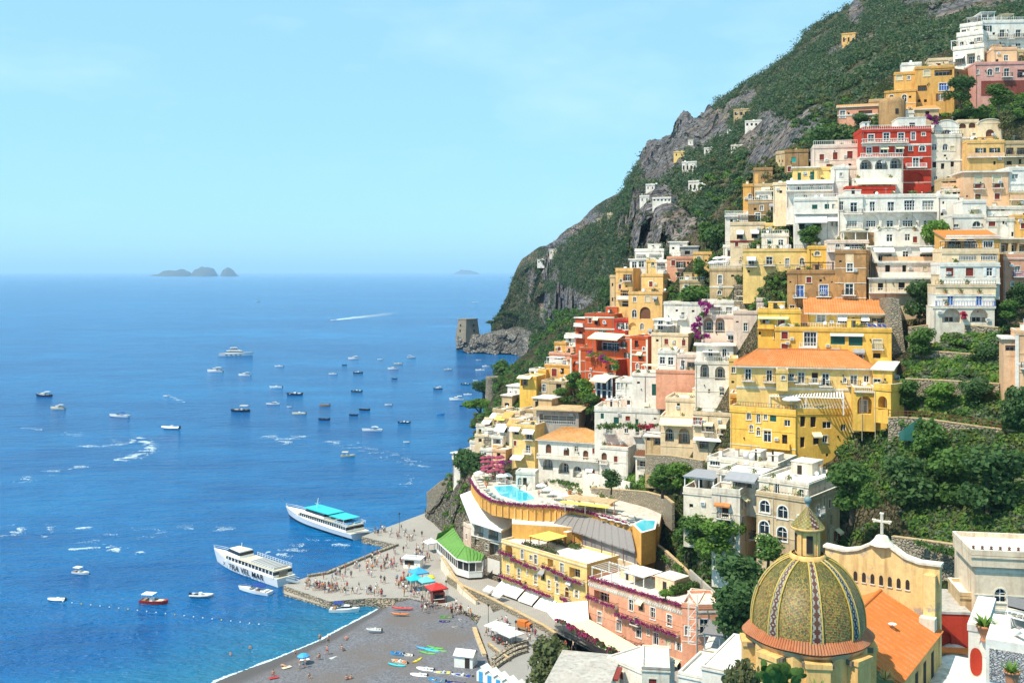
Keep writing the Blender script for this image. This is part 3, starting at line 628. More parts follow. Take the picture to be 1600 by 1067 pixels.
   if auto and key in 'fr' and(key=='f' or x2 is not None) and FW>3.5 and h>2.6 and wm is not GLASS:
    z=h-1.9
    while z>.2:
     t=RN.uniform(.5,1.4)
     while t<FW-1.4:
      k=RN.choice(('w','w','s','s','V','D','r','G'))
      w,h_=KIND[k][:2];w*=RN.uniform(.75,1);h_*=RN.uniform(.7,.95);w=round(w,1);h_=round(h_,1);zz=z-h_/2+RN.uniform(-.2,.3)
      if RN.random()<auto and zz+h_<h-.3 and not any(t-.5<o[1] and t+w+.5>o[0] and zz-.3<o[3] and zz+h_+.3>o[2] for o in ops+busy):
       ops.append((t,t+w,zz,zz+h_,KIND[k][2],KIND[k][3],KIND[k][5]));wmn,pn=window_mesh(k,w,h_);wo_=place('window',wmn,t,zz);link('pane',pn,wo_)
       if k=='G':
        key2=('shut2',w,h_,RN.randint(0,3));sm_=(DGREEN,WOOD,FRAME,REDP)[key2[3]]
        if key2 not in WCACHE:q=MB();q.box(0,w*.48,-.09,-.03,0,h_,sm_);WCACHE[key2]=q.mesh('shutter')
        for xx in(-w*.5,w*1.02):link('shutter',WCACHE[key2],wo_,(xx,0,0))
       rr=RN.random()
       if rr<.30 and k in 'wVGD':bw=round(w+1.0,1);bo=place('balcony',slab_mesh(bw,.8),t-.5,zz-.02);link('railing',rail_mesh(bw,.8,RN.choice(('iron','iron','white'))),bo)
       elif rr<.48 and k in 'wVGD':place('awning',awning_mesh(round(w+.6,1),.9,.6,RN.choice((CLOTH,CLOTHC,CLOTHC,CLOTHG))),t-.3,zz+h_+.35,y=-.02)
      t+=RN.uniform(1.8,2.7)
     z-=3.0
   def V(t,z,y=0):q=lo+ld*t+li*y;return(q.x,q.y,z)
   xs=sorted({0,FW}|{o[0] for o in ops}|{o[1] for o in ops});zs=sorted({-ext,h}|{o[2] for o in ops}|{o[3] for o in ops})
   for i in range(len(xs)-1):
    for j in range(len(zs)-1):
     cx,cz=(xs[i]+xs[i+1])/2,(zs[j]+zs[j+1])/2
     if any(o[0]<cx<o[1] and o[2]<cz<o[3] for o in ops):continue
     mb.poly([V(xs[i],zs[j]),V(xs[i+1],zs[j]),V(xs[i+1],zs[j+1]),V(xs[i],zs[j+1])],wm)
   for(t0,t1,z0,z1,arch,rec,pm) in ops:
    w,hh=t1-t0,z1-z0
    ol=[(0,0)]+(arch_pts(w,hh) if arch else[(0,hh),(w,hh)])+[(w,0)]
    for(ax,az),(bx,bz) in zip(ol,ol[1:]):mb.poly([V(t0+ax,z0+az),V(t0+bx,z0+bz),V(t0+bx,z0+bz,rec),V(t0+ax,z0+az,rec)],wm)
    mb.poly([V(t0,z0),V(t0,z0,rec),V(t1,z0,rec),V(t1,z0)],wm)
    if arch:
     ap=arch_pts(w,hh);c=len(ap)//2
     for(ax,az),(bx,bz) in zip(ap,ap[1:]):mb.poly([V(t0+ax,z0+az),V(t0+bx,z0+bz),V(t0+bx,z1),V(t0+ax,z1)],wm)
    if rec>1 or pm=='wall':mb.poly([V(t0+x,z0+z,rec) for x,z in ol],wm if rec<1 or w<99 else wm)
  mb.poly([(W,dp,-ext),(0,dp,-ext),(0,dp,h),(W,dp,h)],wm)
  rm=roofm or ROOFW
  if roof=='flat':
   t=.22
   mb.poly([(t,t,h-.02),(W-t,t,h-.02),(W-t,dp-t,h-.02),(t,dp-t,h-.02)],rm)
   for b_ in((-.06,W+.06,-.06,t),(-.06,W+.06,dp-t,dp+.06)):mb.box(*b_,h-.03,h+par,wm,WHITE if par>.2 else rm)
   for b_ in((-.06,t,t,dp-t),(W-t,W+.06,t,dp-t)):mb.box(*b_,h-.03,h+par-.003,wm,WHITE if par>.2 else rm)
   mb.box(-.16,W+.16,-.16,-.062,h-.34,h-.12,wm);mb.box(W+.062,W+.16,-.06,dp,h-.34,h-.12,wm)
   if h>5.5 and RN.random()<.55:
    for zz in np.arange(h-3.4,.6,-3.1):mb.box(-.07,W+.07,-.07,-.002,zz-.08,zz+.08,TRIM if RN.random()<.6 else wm)
  elif roof=='slab':
   mb.box(-ov,W+ov,-ov,dp+ov,h,h+.3,rm)
  elif roof in('none',):mb.poly([(0,0,h),(W,0,h),(W,dp,h),(0,dp,h)],rm)
  mb.build(part,s.root,P0-s.base,a)
  tm=tmat or TILE;rf=MB()
  if roof=='shed':
   mb2=rf;z1=h+rise
   tile_plane(rf,(-ov,-ov,h-.05),(W+ov,-ov,h-.05),(W+ov,dp,z1),(-ov,dp,z1),tm)
   rf.poly([(-ov,-ov,h-.2),(-ov,dp,z1-.2),(W+ov,dp,z1-.2),(W+ov,-ov,h-.2)],TRIM);rf.poly([(-ov,-ov,h-.2),(W+ov,-ov,h-.2),(W+ov,-ov,h+.06),(-ov,-ov,h+.06)],TRIM)
   for x in(0,W):rf.poly([(x,0,h),(x,dp,h),(x,dp,z1-.1)],wm)
   rf.poly([(0,dp,h),(W,dp,h),(W,dp,z1-.1),(0,dp,z1-.1)],wm)
  elif roof=='hip':
   i=hl if hl is not None else min(dp/2,W*.3);z1=h+rise;A=[(-ov,-ov,h),(W+ov,-ov,h),(W+ov,dp+ov,h),(-ov,dp+ov,h)];r0,r1=(i,dp/2,z1),(W-i,dp/2,z1)
   tile_plane(rf,A[0],A[1],r1,r0,tm);tile_plane(rf,A[2],A[3],r0,r1,tm)
   tile_plane(rf,A[1],A[2],r1,r1,tm);tile_plane(rf,A[3],A[0],r0,r0,tm)
   rf.box(-ov,W+ov,-ov,dp+ov,h-.22,h-.004,TRIM)
   for q in(((0,0),r0),((W,0),r1),((0,dp),r0),((W,dp),r1)):rf.bar((q[0][0],q[0][1],h+.1),(q[1][0],q[1][1],z1+.08),.25,tm,.16)
   rf.bar((r0[0],r0[1],z1+.1),(r1[0],r1[1],z1+.1),.3,tm,.2)
  elif roof=='vault':
   n=12;rows_=[]
   for yy in(-.05,dp):rows_.append([(W/2-(W/2+.05)*cos(pi*i_/n),yy,h+rise*sin(pi*i_/n)) for i_ in range(n+1)])
   rf.grid(rows_,rm,True);rf.poly(rows_[0],wm)
   for i_ in range(n):p_,q_=rows_[0][i_],rows_[0][i_+1];rf.bar((p_[0],-.05,p_[2]),(q_[0],-.05,q_[2]),.28,TRIM,.18)
  rf.build('roof',s.root,P0-s.base,a)
  BLOCKS.append((s.root,P0-s.base,a,W,h,dp,roof,wm,par))
  return s
 def loc(s,x,y,z):return s.P0-s.base+Matrix.Rotation(s.a,3,'Z')@Vector((x,y,0))+Vector((0,0,z))
 def add(s,name,mb,x,y,z):return mb.build(name,s.root,s.loc(x,y,z),s.a)
 def chimney(s,fx,fy,h=1.5):
  q=MB();q.box(-.35,.35,-.35,.35,0,h,s.wm);q.box(-.45,.45,-.45,.45,h,h+.18,TILE);return s.add('chimney',q,s.W*fx,s.dp*fy,s.h) and s
 def tank(s,fx,fy):
  q=MB();q.lathe([(.0,0),(.6,0),(.6,1.1),(.45,1.3),(0,1.35)],FRAME,10);s.add('water_tank',q,s.W*fx,s.dp*fy,s.h);return s
 def pergola(s,fx0,fx1,fy0,fy1,hh=2.4,m=FRAME,cover=None,n=6):
  q=MB();x0,x1,y0,y1=s.W*fx0,s.W*fx1,s.dp*fy0,s.dp*fy1
  for x in(x0,(x0+x1)/2,x1):
   for y in(y0,y1):q.bar((x,y,0),(x,y,hh),.16,m)
  for y in(y0,y1):q.bar((x0-.2,y,hh),(x1+.2,y,hh),.16,m)
  k=max(n,int((x1-x0)/.9))
  for i in range(k+1):x=x0+(x1-x0)*i/k;q.bar((x,y0-.3,hh+.12),(x,y1+.3,hh+.12),.1,m)
  s.add('pergola',q,0,0,s.h)
  if cover is not None:
   q=MB();q.box(x0-.3,x1+.3,y0-.4,y1+.4,hh+.2,hh+.27,cover);s.add('canopy',q,0,0,s.h)
  return s
 def parapet_rail(s,kind='white',proj=.1,h=1.0):
  W=s.W;o=link('railing',rail_mesh(W,-.0 if False else .06,kind,h),s.root,s.loc(0,0,s.h+.3),s.a);return s
 def tubhouse(s,fx0,fx1,fy0,fy1,hh,col='white'):
  q=MB();m=WALLS[col];x0,x1,y0,y1=s.W*fx0,s.W*fx1,s.dp*fy0,s.dp*fy1
  q.box(x0,x1,y0,y1,-.05,hh,m,ROOFW);q.box(x0-.1,x1+.1,y0-.1,y1+.1,hh,hh+.18,m,ROOFW);q.box(x0+(x1-x0)*.4,x0+(x1-x0)*.6,y0-.03,y0-.003,0,2,DARK);s.add('penthouse',q,0,0,s.h);return s
FLOWERS=[];BLOCKS=[]
def s_px(o):return 0
# ================================================================ houses of the town, from the top of the slope downwards
def H(label,*a,name='house',cat='house',group=None,**k):
 return House(label,name,cat,group).block(*a,**k)
 # ---- top right
h=H('big white hotel with stepped terraces at the top of the slope',1534,1660,35,104,th=-4,dp=14,D=284,name='hotel',cat='hotel',rows=[('b',53,[1566,1591]),('b',74,[1566,1591]),('s',53,[1553]),('s',74,[1553,1578]),('terr',62,1537,1600,.5,'iron'),('w',92,[1550,1575])])
h.tubhouse(.02,.25,.3,.8,2.2).pergola(.0,.16,.02,.5,2.6,FRAME,CLOTH)
h.block(1500,1535,42,60,th=-38,dp=8,D=287,rows=[('d',53,[1506,1525])],par=.7)
h.block(1495,1536,57,80,th=-38,dp=9,D=284.5,rows=[('d',72,[1502,1519]),('s',72,[1511])],par=.9)
h.block(1489,1537,78,105,th=-38,dp=9,D=282,rows=[('L',95,[1500],(14,12),'n'),('L',92,[1517],(12,16),'n'),('awn',89,1493,1507,1.2,.6,CLOTH),('a',91,[1529],(4,8))],par=.8)
h.pergola(-.05,.5,0,.8,2.4,FRAME,None)
h=H('small cream house with a pink door left of the big white hotel',1451,1492,94,112,th=-14,dp=7,col='cream',D=289,rows=[('r',103,[1466],(7,7))])
h=H('tan house with one square window above the pink house',1553,1589,77,108,th=-8,dp=8,col='peach',D=272,rows=[('w',91,[1572]),('s',95,[1558])])
h.block(1589,1650,80,108,th=-8,dp=8,col='tan',D=272.5,rows=[('A',92,[1597],(11,12),'n')])
h=H('rose pink house with a dark red lower wall below the tan house',1524,1660,100,148,th=-6,dp=9,col='pink',D=266,rows=[('a',113,[1547],(8,10)),('b',114,[1573]),('L',115,[1596],(12,12)),('dark',127,150,1533,1660,WALLS['maroon']),('s',136,[1536],(4,6)),('D',138,[1547,1572],(6,9)),('w',113,[1528],(3,7))])
h=H('ochre house with one blue window on the upper slope',1430,1491,107,160,th=-16,dp=8,col='ochre',D=271,rows=[('p',115,[1448],(9,9)),('L',114,[1474],(26,9),'n'),('u',136,[1475],(14,12)),('L',138,[1441],(13,8)),('s',158,[1436,1446],(4,5))],x2=None)
h.block(1490,1521,110,148,th=28,dp=6,col='brown',D=269,rows=[('s',131,[1508]),('s',116,[1497],(3,8))])
h.block(1397,1431,116,146,th=-20,dp=8,col='ochre',D=274,rows=[('p',122,[1405],(8,7)),('w',122,[1420],(4,5))])
h.block(1382,1431,144,178,th=-26,dp=8,col='ochre',D=271.5,rows=[('a',153,[1393],(7,9)),('a',154,[1413],(7,12))],par=.2)
h.block(1409,1440,101,116,th=-16,dp=5,col='white',D=276,rows=[],ext=2)
h=H('low tan house with a shallow tiled roof under the ochre house',1411,1467,172,186,th=-14,dp=7,col='tan',D=265,roof='shed',rise=1.9,tmat=TILEO,rows=[('D',177,[1449],(6,6))])
h.block(1406,1428,176,192,th=-14,dp=5,col='white',D=263)
t=empty('round_tower',at(1394,190,264),0,'rounded tan tower beside the low tiled house','tower');q=MB();q.lathe([(3.3,-8),(3.3,4.6),(3.0,5.4),(1.8,6.1),(0,6.3)],WALLS['brown'],18);q.build('wall',t);q=MB();q.box(-.4,.4,-3.36,-3.2,1.5,2.8,DARK);q.build('window',t)
h=H('orange-red house with a tiled roof and a hedge in front',1309,1372,168,200,th=-18,dp=8,col='salmon',D=283,roof='shed',rise=1.8,tmat=TILEO,rows=[('L',178,[1352],(20,10)),('band',181,WHITE)])
h.block(1358,1386,158,192,th=-18,dp=8,col='tan',D=284,rows=[('G',172,[1374],(5,9))])
# ---- red hotel row
h=H('tall red hotel with white balconies and arches',1347,1455,205,304,th=-8,dp=11,col='red',D=250,name='hotel',cat='hotel',x2=None,rows=[('V',216,[1361],(9,11)),('V',214,[1385,1408],(9,12)),('V',213,[1427],(6,12)),('w',210,[1443],(5,5)),('terr',224,1346,1418,1.0,'balus'),('V',236,[1358],(8,11)),('V',235,[1381],(11,11)),('V',234,[1405],(11,11)),('w',232,[1423],(5,8)),('o',232,[1441],(9,9)),('V',254,[1431],(9,15)),('awn',230,1375,1388,.8,.4,CLOTHC),('awn',229,1399,1412,.8,.4,CLOTHC),('terr',262,1415,1447,.8,'white'),('n',278,[1430],(26,18)),('band',226,WHITE,1420)],par=.9)
h.tubhouse(.55,.95,.15,.8,3.2);h.tubhouse(.02,.12,.1,.4,2.2);h.parapet_rail('white')
h.block(1343,1411,246,266,th=-8,dp=4,col='white',D=247.6,rows=[('A',257,[1353,1377],(18,15)),('A',255,[1400],(18,17)),('terr',246,1344,1410,.3,'balus')],par=.1)
h.block(1334,1401,281,296,th=-8,dp=5,col='white',D=244.5,rows=[('awn',279,1336,1400,2.6,1.4,CLOTHC),('s',291,[1375,1390])],par=.3)
h.block(1323,1399,294,308,th=-8,dp=5,col='red',D=242.5,rows=[('D',303,[1342],(6,4)),('D',301,[1368],(6,4))],par=.5)
h=H('pinkish white house with three red shuttered windows beside the red hotel',1271,1346,230,268,th=-12,dp=9,col='pale',D=258,rows=[('r',247,[1284],(7,11)),('r',244,[1305],(7,11)),('r',242,[1328],(8,11)),('s',258,[1328])],par=.6)
h.parapet_rail('white',0,1.2)
h=H('square brown house with one turquoise window at the edge of town',1226,1263,237,270,th=-20,x2=1271,col='brown',D=276,rows=[('t',250,[1240],(7,8))],left=[])
h.block(1212,1228,240,268,th=-62,dp=6,col='tan',D=283,rows=[('s',252,[1218,1223],(2,4))])
h=H('white house with a curved gable and arched windows right of the red hotel',1453,1503,213,284,th=-8,dp=9,col='offwhite',D=249,rows=[('a',230,[1460,1477],(8,10)),('p',232,[1488],(6,7)),('D',256,[1460],(6,12)),('D',260,[1473],(5,9)),('D',255,[1488],(5,12)),('a',278,[1462],(5,6)),('band',251,WHITE),('s',277,[1482],(4,2))])
h.block(1460,1498,200,215,th=-8,dp=8,col='white',D=252,roof='vault',rise=1.9,rows=[('a',207,[1480],(14,8))])
h=H('cream house with two walled-up arches between the curved gables',1497,1529,190,224,th=-8,dp=8,col='cream',D=254,rows=[('x',197,[1504],(11,8)),('x',196,[1519],(10,9)),('D',212,[1502],(6,6)),('w',210,[1522],(5,4)),('band',216,WHITE)])
h=H('yellow cream house with a rounded gable and one big brown arch',1528,1566,194,224,th=-8,dp=9,col='cream',D=252,roof='vault',rise=1.2,rows=[('x',210,[1547],(13,15))])
h=H('cream house with dark green shutters below the rounded gable',1511,1569,222,264,th=-8,dp=9,col='sand',D=244,rows=[('G',238,[1532],(8,13)),('G',236,[1554],(8,9)),('terr',246,1511,1569,.5,'wallp'),('s',255,[1554],(3,6))],left=[('s',238,[1506])])
h=H('tan house with shaded balconies at the right edge below the hedge',1569,1660,223,264,th=-6,dp=9,col='tan',D=243,rows=[('L',236,[1578],(11,10)),('L',236,[1596],(13,10)),('terr',245,1569,1640,.6,'iron'),('D',255,[1577],(8,6)),('D',253,[1594],(4,8))])
h=H('peach house with two cream roller blinds over red balconies',1505,1577,270,330,th=-8,dp=9,col='peach',D=231,rows=[('p',280,[1529,1558],(12,11)),('r',291,[1528,1558],(9,6)),('terr',295,1521,1537,.6,'iron'),('terr',294,1551,1566,.6,'iron'),('r',308,[1528],(8,9)),('r',307,[1558],(8,9)),('s',307,[1511],(3,3)),('s',320,[1557],(3,4))],par=.1,roof='slab',ov=.5)
h=H('white house with a square dark window at the right edge',1577,1660,264,304,th=-6,dp=8,col='white',D=230,rows=[('W',276,[1586],(10,8)),('L',303,[1592],(26,10),'n'),('band',287,WHITE)])
h.block(1577,1660,303,330,th=-6,dp=7,col='tan',D=228,rows=[('D',297,[1584],(8,5)),('terr',312,1578,1600,.6,'wallp')])
h=H('small house with a laundry terrace left of the peach house',1471,1505,281,300,th=-10,dp=7,col='tan',D=237,rows=[('L',288,[1477],(7,7)),('L',287,[1495],(18,9)),('terr',293,1471,1504,.5,'wallp')])
h.block(1476,1505,298,322,th=-10,dp=7,col='offwhite',D=234,rows=[('D',303,[1492],(6,8)),('s',301,[1499],(4,4)),('s',316,[1500],(3,4))])
h.block(1466,1497,307,345,th=-10,dp=6,col='white',D=231,rows=[('s',317,[1474],(3,4)),('s',335,[1472],(4,5)),('s',346,[1474],(4,7))])
h=H('white cube house with closed cream shutters under the peach house',1504,1541,315,340,th=-8,dp=7,col='white',D=222.5,rows=[('p',330,[1525],(9,11)),('awn',325,1520,1531,.4,.1,TRIM)])
h.block(1488,1541,338,360,th=-8,dp=7,col='white',D=221.5,rows=[('a',350,[1526],(12,9)),('w',353,[1494],(7,5))])
h=H('terraced white building with dark openings right of the cube house',1541,1660,325,345,th=-6,dp=7,col='offwhite',D=223.5,rows=[('L',332,[1551],(19,8),'n'),('D',330,[1567],(6,7)),('terr',337,1541,1580,.8,'wall')])
h.block(1541,1585,343,372,th=-6,dp=6,col='offwhite',D=219.5,rows=[('r',350,[1550],(10,7)),('s',348,[1568],(3,5)),('D',366,[1592],(4,7))])
h.block(1585,1660,339,368,th=-6,dp=6,col='ochre',D=219,rows=[])
h=H('house with brown columns and a white flat roof at the right edge',1561,1660,374,402,th=-6,dp=7,col='tan',D=213,roof='slab',rows=[('L',387,[1569],(13,14),'n'),('L',387,[1585],(9,14),'n'),('L',388,[1597],(9,13),'n')])
h=H('salmon house with a blue cluttered balcony at the right edge',1568,1660,403,458,th=-6,dp=8,col='salmon',D=208,rows=[('d',421,[1590],(8,10)),('terr',432,1582,1605,.9,'blue'),('w',444,[1582],(4,6)),('band',404,WHITE)],par=.8)
h.parapet_rail('balus')
# ---- long white hotel
h=H('long white hotel with a row of deep arches under a row of balconies',1347,1470,307,364,th=-8,dp=10,col='white',D=235,name='hotel',cat='hotel',rows=[('V',323,[1363],(8,16)),('V',323,[1392],(10,15)),('V',321,[1421],(16,16)),('V',321,[1450],(17,15)),('terr',331,1348,1470,.7,'white'),('n',345,[1361],(24,19)),('n',345,[1391,1419,1449],(26,20))],par=.5)
for px,w in((1361,14),(1391,10),(1419,15),(1449,10)):
 D_=235+(px-1347)/123*-2.5;t_=(px-1347)/(1470-1347)*h.W;f,p_=window_mesh('W',round(w*D_/1600,1),1.5);o=link('window',f,h.root,h.loc(t_-w*D_/3200,.2,(364-355)/1600*D_),h.a);link('pane',p_,o)
h.block(1310,1348,307,364,th=-12,dp=9,col='white',D=235.5,rows=[('V',324,[1334],(10,15)),('terr',334,1318,1347,.8,'iron'),('V',350,[1331],(15,10)),('terr',357,1322,1345,.8,'iron'),('d',322,[1313],(7,14))])
h.tubhouse(.3,.95,.1,.8,1.4)
h=H('white house with two small green shutters and a long white awning',1241,1311,312,362,th=-14,dp=9,col='white',D=240,rows=[('g',324,[1273],(8,8)),('g',323,[1292],(7,8)),('terr',334,1242,1310,1.0,'wall'),('awn',336,1242,1292,2.2,1.7,CLOTH),('awn',337,1293,1310,1.6,1.1,CLOTH),('D',354,[1253],(9,9)),('D',354,[1277],(12,9)),('w',350,[1300,1309],(5,8)),('w',323,[1302],(4,8))])
h=H('pale yellow house with green doors above a white veranda',1239,1279,263,288,th=-14,dp=8,col='lemon',D=255,rows=[('g',276,[1249],(5,12)),('w',272,[1259],(3,5)),('g',275,[1269],(6,13))],roof='slab',par=.2)
h.block(1279,1303,264,288,th=-14,dp=8,col='lemon',D=254,rows=[('L',271,[1291],(22,8))])
h.block(1229,1303,285,306,th=-14,dp=8,col='white',D=249,rows=[('D',294,[1248],(5,6)),('w',292,[1268],(5,6)),('a',292,[1281],(4,7)),('w',291,[1293],(4,6)),('terr',299,1229,1300,1.6,'white'),('awn',285,1229,1302,1.5,.3,CLOTH)])
h.block(1208,1240,288,310,th=-30,dp=6,col='cream',D=256,rows=[('s',300,[1220])])
h=H('plain white block with one small window left of the red hotel',1303,1326,262,305,th=-10,dp=8,col='white',D=247,rows=[('w',273,[1314],(4,6))])
h.block(1325,1345,262,282,th=-10,dp=6,col='pale',D=251)
h=H('white house with a wavy roofline and two square windows',1368,1437,362,386,th=-8,dp=8,col='white',D=226,rows=[('W',372,[1390],(9,11)),('W',371,[1418],(8,11))],roof='none')
h.block(1372,1403,361,364,th=-8,dp=7,col='white',D=226.2,roof='vault',rise=.8,ext=.5);h.block(1403,1434,360,364,th=-8,dp=7,col='white',D=225.9,roof='vault',rise=.7,ext=.5)
h.block(1356,1369,366,388,th=-8,dp=7,col='brown',D=228)
h=H('pale house with an open white canopy terrace',1293,1357,378,398,th=-12,dp=8,col='pale',D=228,rows=[('a',384,[1309],(6,8)),('L',384,[1336],(32,9),'n'),('terr',393,1293,1356,.8,'white')])
h.pergola(.40,.98,.05,.8,2.2,FRAME,CLOTHC)
h=H('white vaulted room with a cream front above the canopy terrace',1318,1358,366,378,th=-12,dp=6,col='cream',D=231,roof='vault',rise=1.0)
h=H('white house with two white awnings and geraniums',1363,1466,386,412,th=-8,dp=8,col='white',D=222,rows=[('L',402,[1383],(20,11),'n'),('V',398,[1415],(9,11)),('L',401,[1450],(24,9),'n'),('awn',386,1364,1396,1.3,.9,CLOTH),('awn',386,1436,1466,1.3,.9,CLOTH),('terr',408,1378,1465,.5,'wallp')],roof='slab')
h=H('peach house with one long white balcony under the geranium house',1371,1464,411,438,th=-8,dp=8,col='pale',D=218,x2=None,rows=[('D',421,[1387],(7,14)),('D',421,[1413],(6,14)),('p',420,[1445],(6,7)),('D',421,[1456],(3,7)),('terr',432,1371,1462,.9,'wall'),('band',412,WHITE)],roof='slab')
h=H('cream house with three dark doors on a long low balcony',1358,1463,436,470,th=-8,dp=8,col='cream',D=214,rows=[('D',448,[1376],(8,11)),('D',447,[1409],(10,11)),('D',447,[1442],(11,11)),('terr',457,1358,1462,1.0,'white'),('band',437,WHITE)],roof='slab')
h=H('tall brown brick tower house with a white blind',1305,1353,394,500,th=-24,x2=1360,col='brick',D=216,rows=[('V',418,[1328],(9,13)),('dark',396,411,1321,1334,WALLS['cream']),('V',452,[1327],(12,17),'B'),('s',443,[1311],(2,3)),('s',443,[1346],(2,3))])
h=H('wide brown brick house with two french windows beside the tower house',1230,1306,425,490,th=-16,dp=9,col='brick',D=219,rows=[('u',455,[1250],(12,18),'B'),('u',454,[1287],(13,18),'B'),('s',441,[1235],(3,3)),('s',482,[1250],(7,4)),('s',441,[1300],(2,3))])
h.pergola(.35,.95,.1,.7,2.0,IRON,None)
h=H('small bright yellow house with one arched window behind the tower house',1264,1291,387,416,th=-12,dp=7,col='yellow',D=232,rows=[('a',396,[1277],(8,7))])
h=H('long pale yellow house with mixed windows and a white water tank',1161,1264,391,428,th=-14,dp=9,col='lemon',D=242,rows=[('b',409,[1174],(9,14)),('awn',401,1167,1181,1.0,.7,CLOTH),('b',408,[1202],(9,13)),('w',410,[1230],(6,13)),('a',409,[1253],(7,12)),('s',411,[1219],(2,2))],par=.3,quoin=1)
h.tank(.7,.3)
h=H('cream house with two window awnings above the yellow house',1141,1196,350,384,th=-14,dp=9,col='cream',D=258,rows=[('D',370,[1156],(9,8)),('D',368,[1179],(9,9)),('awn',360,1151,1162,.9,.8,CLOTH),('awn',359,1173,1186,.9,.8,CLOTH),('band',377,REDP)])
h.block(1196,1234,351,386,th=-14,dp=9,col='lemon',D=256.5,rows=[('p',366,[1211],(9,10))])
h=H('old brown house with rough patched walls and tall windows',1169,1237,316,354,th=-20,x2=1250,col='brown',D=264,rows=[('V',340,[1184,1208],(8,14)),('p',338,[1227],(8,14)),('band',317,TRIM),('s',327,[1180])])
h=H('narrow yellow house against the cliff',1161,1176,290,322,th=-20,dp=7,col='ochre',D=277,rows=[('a',307,[1172],(6,8))])
h=H('roofless grey-brown ruin with one ochre doorway under the cliff',1177,1207,265,296,th=-22,dp=6,col='brown',D=280,rows=[('dark',272,290,1178,1185,WALLS['ochre'])])
h.block(1178,1224,290,316,th=-22,dp=6,col='tan',D=274,rows=[('k',300,[1219],(5,13))])
h.block(1182,1206,300,318,th=-14,dp=6,col='white',D=268,roof='slab')
h=H('white terrace house left of the old brown house',1133,1173,337,352,th=-16,dp=7,col='white',D=268,rows=[('s',345,[1143]),('terr',338,1133,1171,.4,'white')])
h=H('brown stone house with white umbrellas on its roof',1109,1166,421,470,th=-16,dp=9,col='tan',D=250,rows=[('V',437,[1125],(6,14)),('a',457,[1124],(6,7)),('band',448,TRIM)],par=.9)
h.parapet_rail('white')
h.block(1166,1230,425,452,th=-16,dp=8,col='tan',D=247,rows=[('D',437,[1182],(7,9)),('D',438,[1168,1196],(4,9)),('D',439,[1214],(6,10)),('terr',446,1176,1204,.5,'iron')])
h.block(1147,1213,448,490,th=-22,x2=1231,col='rubble',D=243,rows=[('s',460,[1202],(4,7)),('terr',462,1152,1190,.5,'iron')])
# ---- terraces under the cliff
h=H('white pavilion with a low roof directly under the tan cliff',1046,1074,379,396,th=-20,dp=6,col='white',D=283,roof='slab',rows=[('s',388,[1052])])
h=H('grey terrace house with a roof garden under the cliff',1063,1091,386,402,th=-20,dp=6,col='grey',D=278,roof='slab',rows=[('D',395,[1074],(8,6))])
h=H('white terrace house with glass front at the left end of the upper row',984,1012,406,432,th=-24,dp=7,col='white',D=282,roof='slab',rows=[('V',414,[991],(8,10)),('V',413,[1002],(9,10))])
h.block(1010,1026,408,432,th=-20,dp=7,col='lemon',D=281,rows=[('a',412,[1020],(5,7))]);h.block(1025,1043,408,432,th=-20,dp=7,col='white',D=280,rows=[('L',416,[1033],(13,10),'white')])
h.block(992,1037,391,408,th=-22,dp=6,col='white',D=287,rows=[('L',401,[1002],(16,6),'white'),('L',400,[1024],(20,6),'white')])
h=H('orange-red house with two dark red windows on the upper left',1042,1087,403,432,th=-16,dp=8,col='salmon',D=275,rows=[('r',411,[1052],(6,8)),('D',411,[1075],(3,4))])
h=H('tall ochre house at the left end of the upper town',962,989,423,484,th=-24,dp=8,col='sand',D=276,rows=[('a',439,[970],(4,6)),('terr',467,965,988,1.1,'wall'),('L',458,[976],(14,9),'n'),('D',475,[977],(10,8))],par=.8)
h.block(953,964,432,496,th=-40,dp=6,col='tan',D=282,rows=[('s',445,[957],(3,5)),('s',468,[957],(3,6))])
h=H('square ochre house with one shuttered window beside the orange-red house',1002,1036,430,480,th=-30,x2=1065,col='sand',D=269,rows=[('r',444,[1017],(6,8)),('band',456,TRIM)],side=[('r',444,[1049],(7,8)),('band',456,TRIM)])
h=H('deep yellow house with a big round arch on the left slope',982,1035,458,535,th=-24,dp=8,col='sand',D=263,rows=[('x',489,[1008],(17,19)),('a',490,[991],(8,12)),('p',467,[1012],(8,9)),('n',510,[986],(12,12)),('a',510,[1003],(6,10))])
# ---- middle
h=H('white house covered with purple bougainvillea above two arches',1096,1183,472,500,th=-12,dp=9,col='white',D=236,rows=[('s',478,[1150],(3,4)),('awn',476,1160,1168,.3,.1,TRIM)],par=.5)
h.block(1098,1147,494,540,th=-14,dp=7,col='pale',D=232,rows=[('A',508,[1107,1125],(14,23))],par=.5);h.parapet_rail('white')
h.block(1146,1183,488,540,th=-14,dp=8,col='pale',D=233,rows=[('w',511,[1165],(6,13)),('s',503,[1152],(4,3))])
h.block(1182,1206,468,500,th=-14,dp=9,col='pale',D=235)
h=H('white flat roofed house left of the bougainvillea',1037,1097,474,520,th=-20,dp=8,col='white',D=246,rows=[('b',493,[1067],(5,10),'Bw'),('s',477,[1060],(10,2)),('d',515,[1060],(5,13))])
h.block(1022,1058,500,530,th=-24,dp=7,col='offwhite',D=245,roof='slab',rows=[('V',508,[1032],(8,15)),('V',509,[1046],(11,13))])
h.block(1018,1075,522,545,th=-24,dp=7,col='cream',D=240,rows=[('s',532,[1027])])
h=H('white cottage with two grey windows next to the red hotel with the awning',1028,1058,550,582,th=-14,dp=8,col='white',D=231,rows=[('V',563,[1035],(8,11)),('V',564,[1048],(8,12))])
h.block(1058,1088,556,584,th=-14,dp=7,col='pale',D=231,rows=[('V',570,[1067],(6,14)),('L',570,[1080],(12,9))])
h.block(1025,1090,580,594,th=-14,dp=5,col='salmon',D=227)
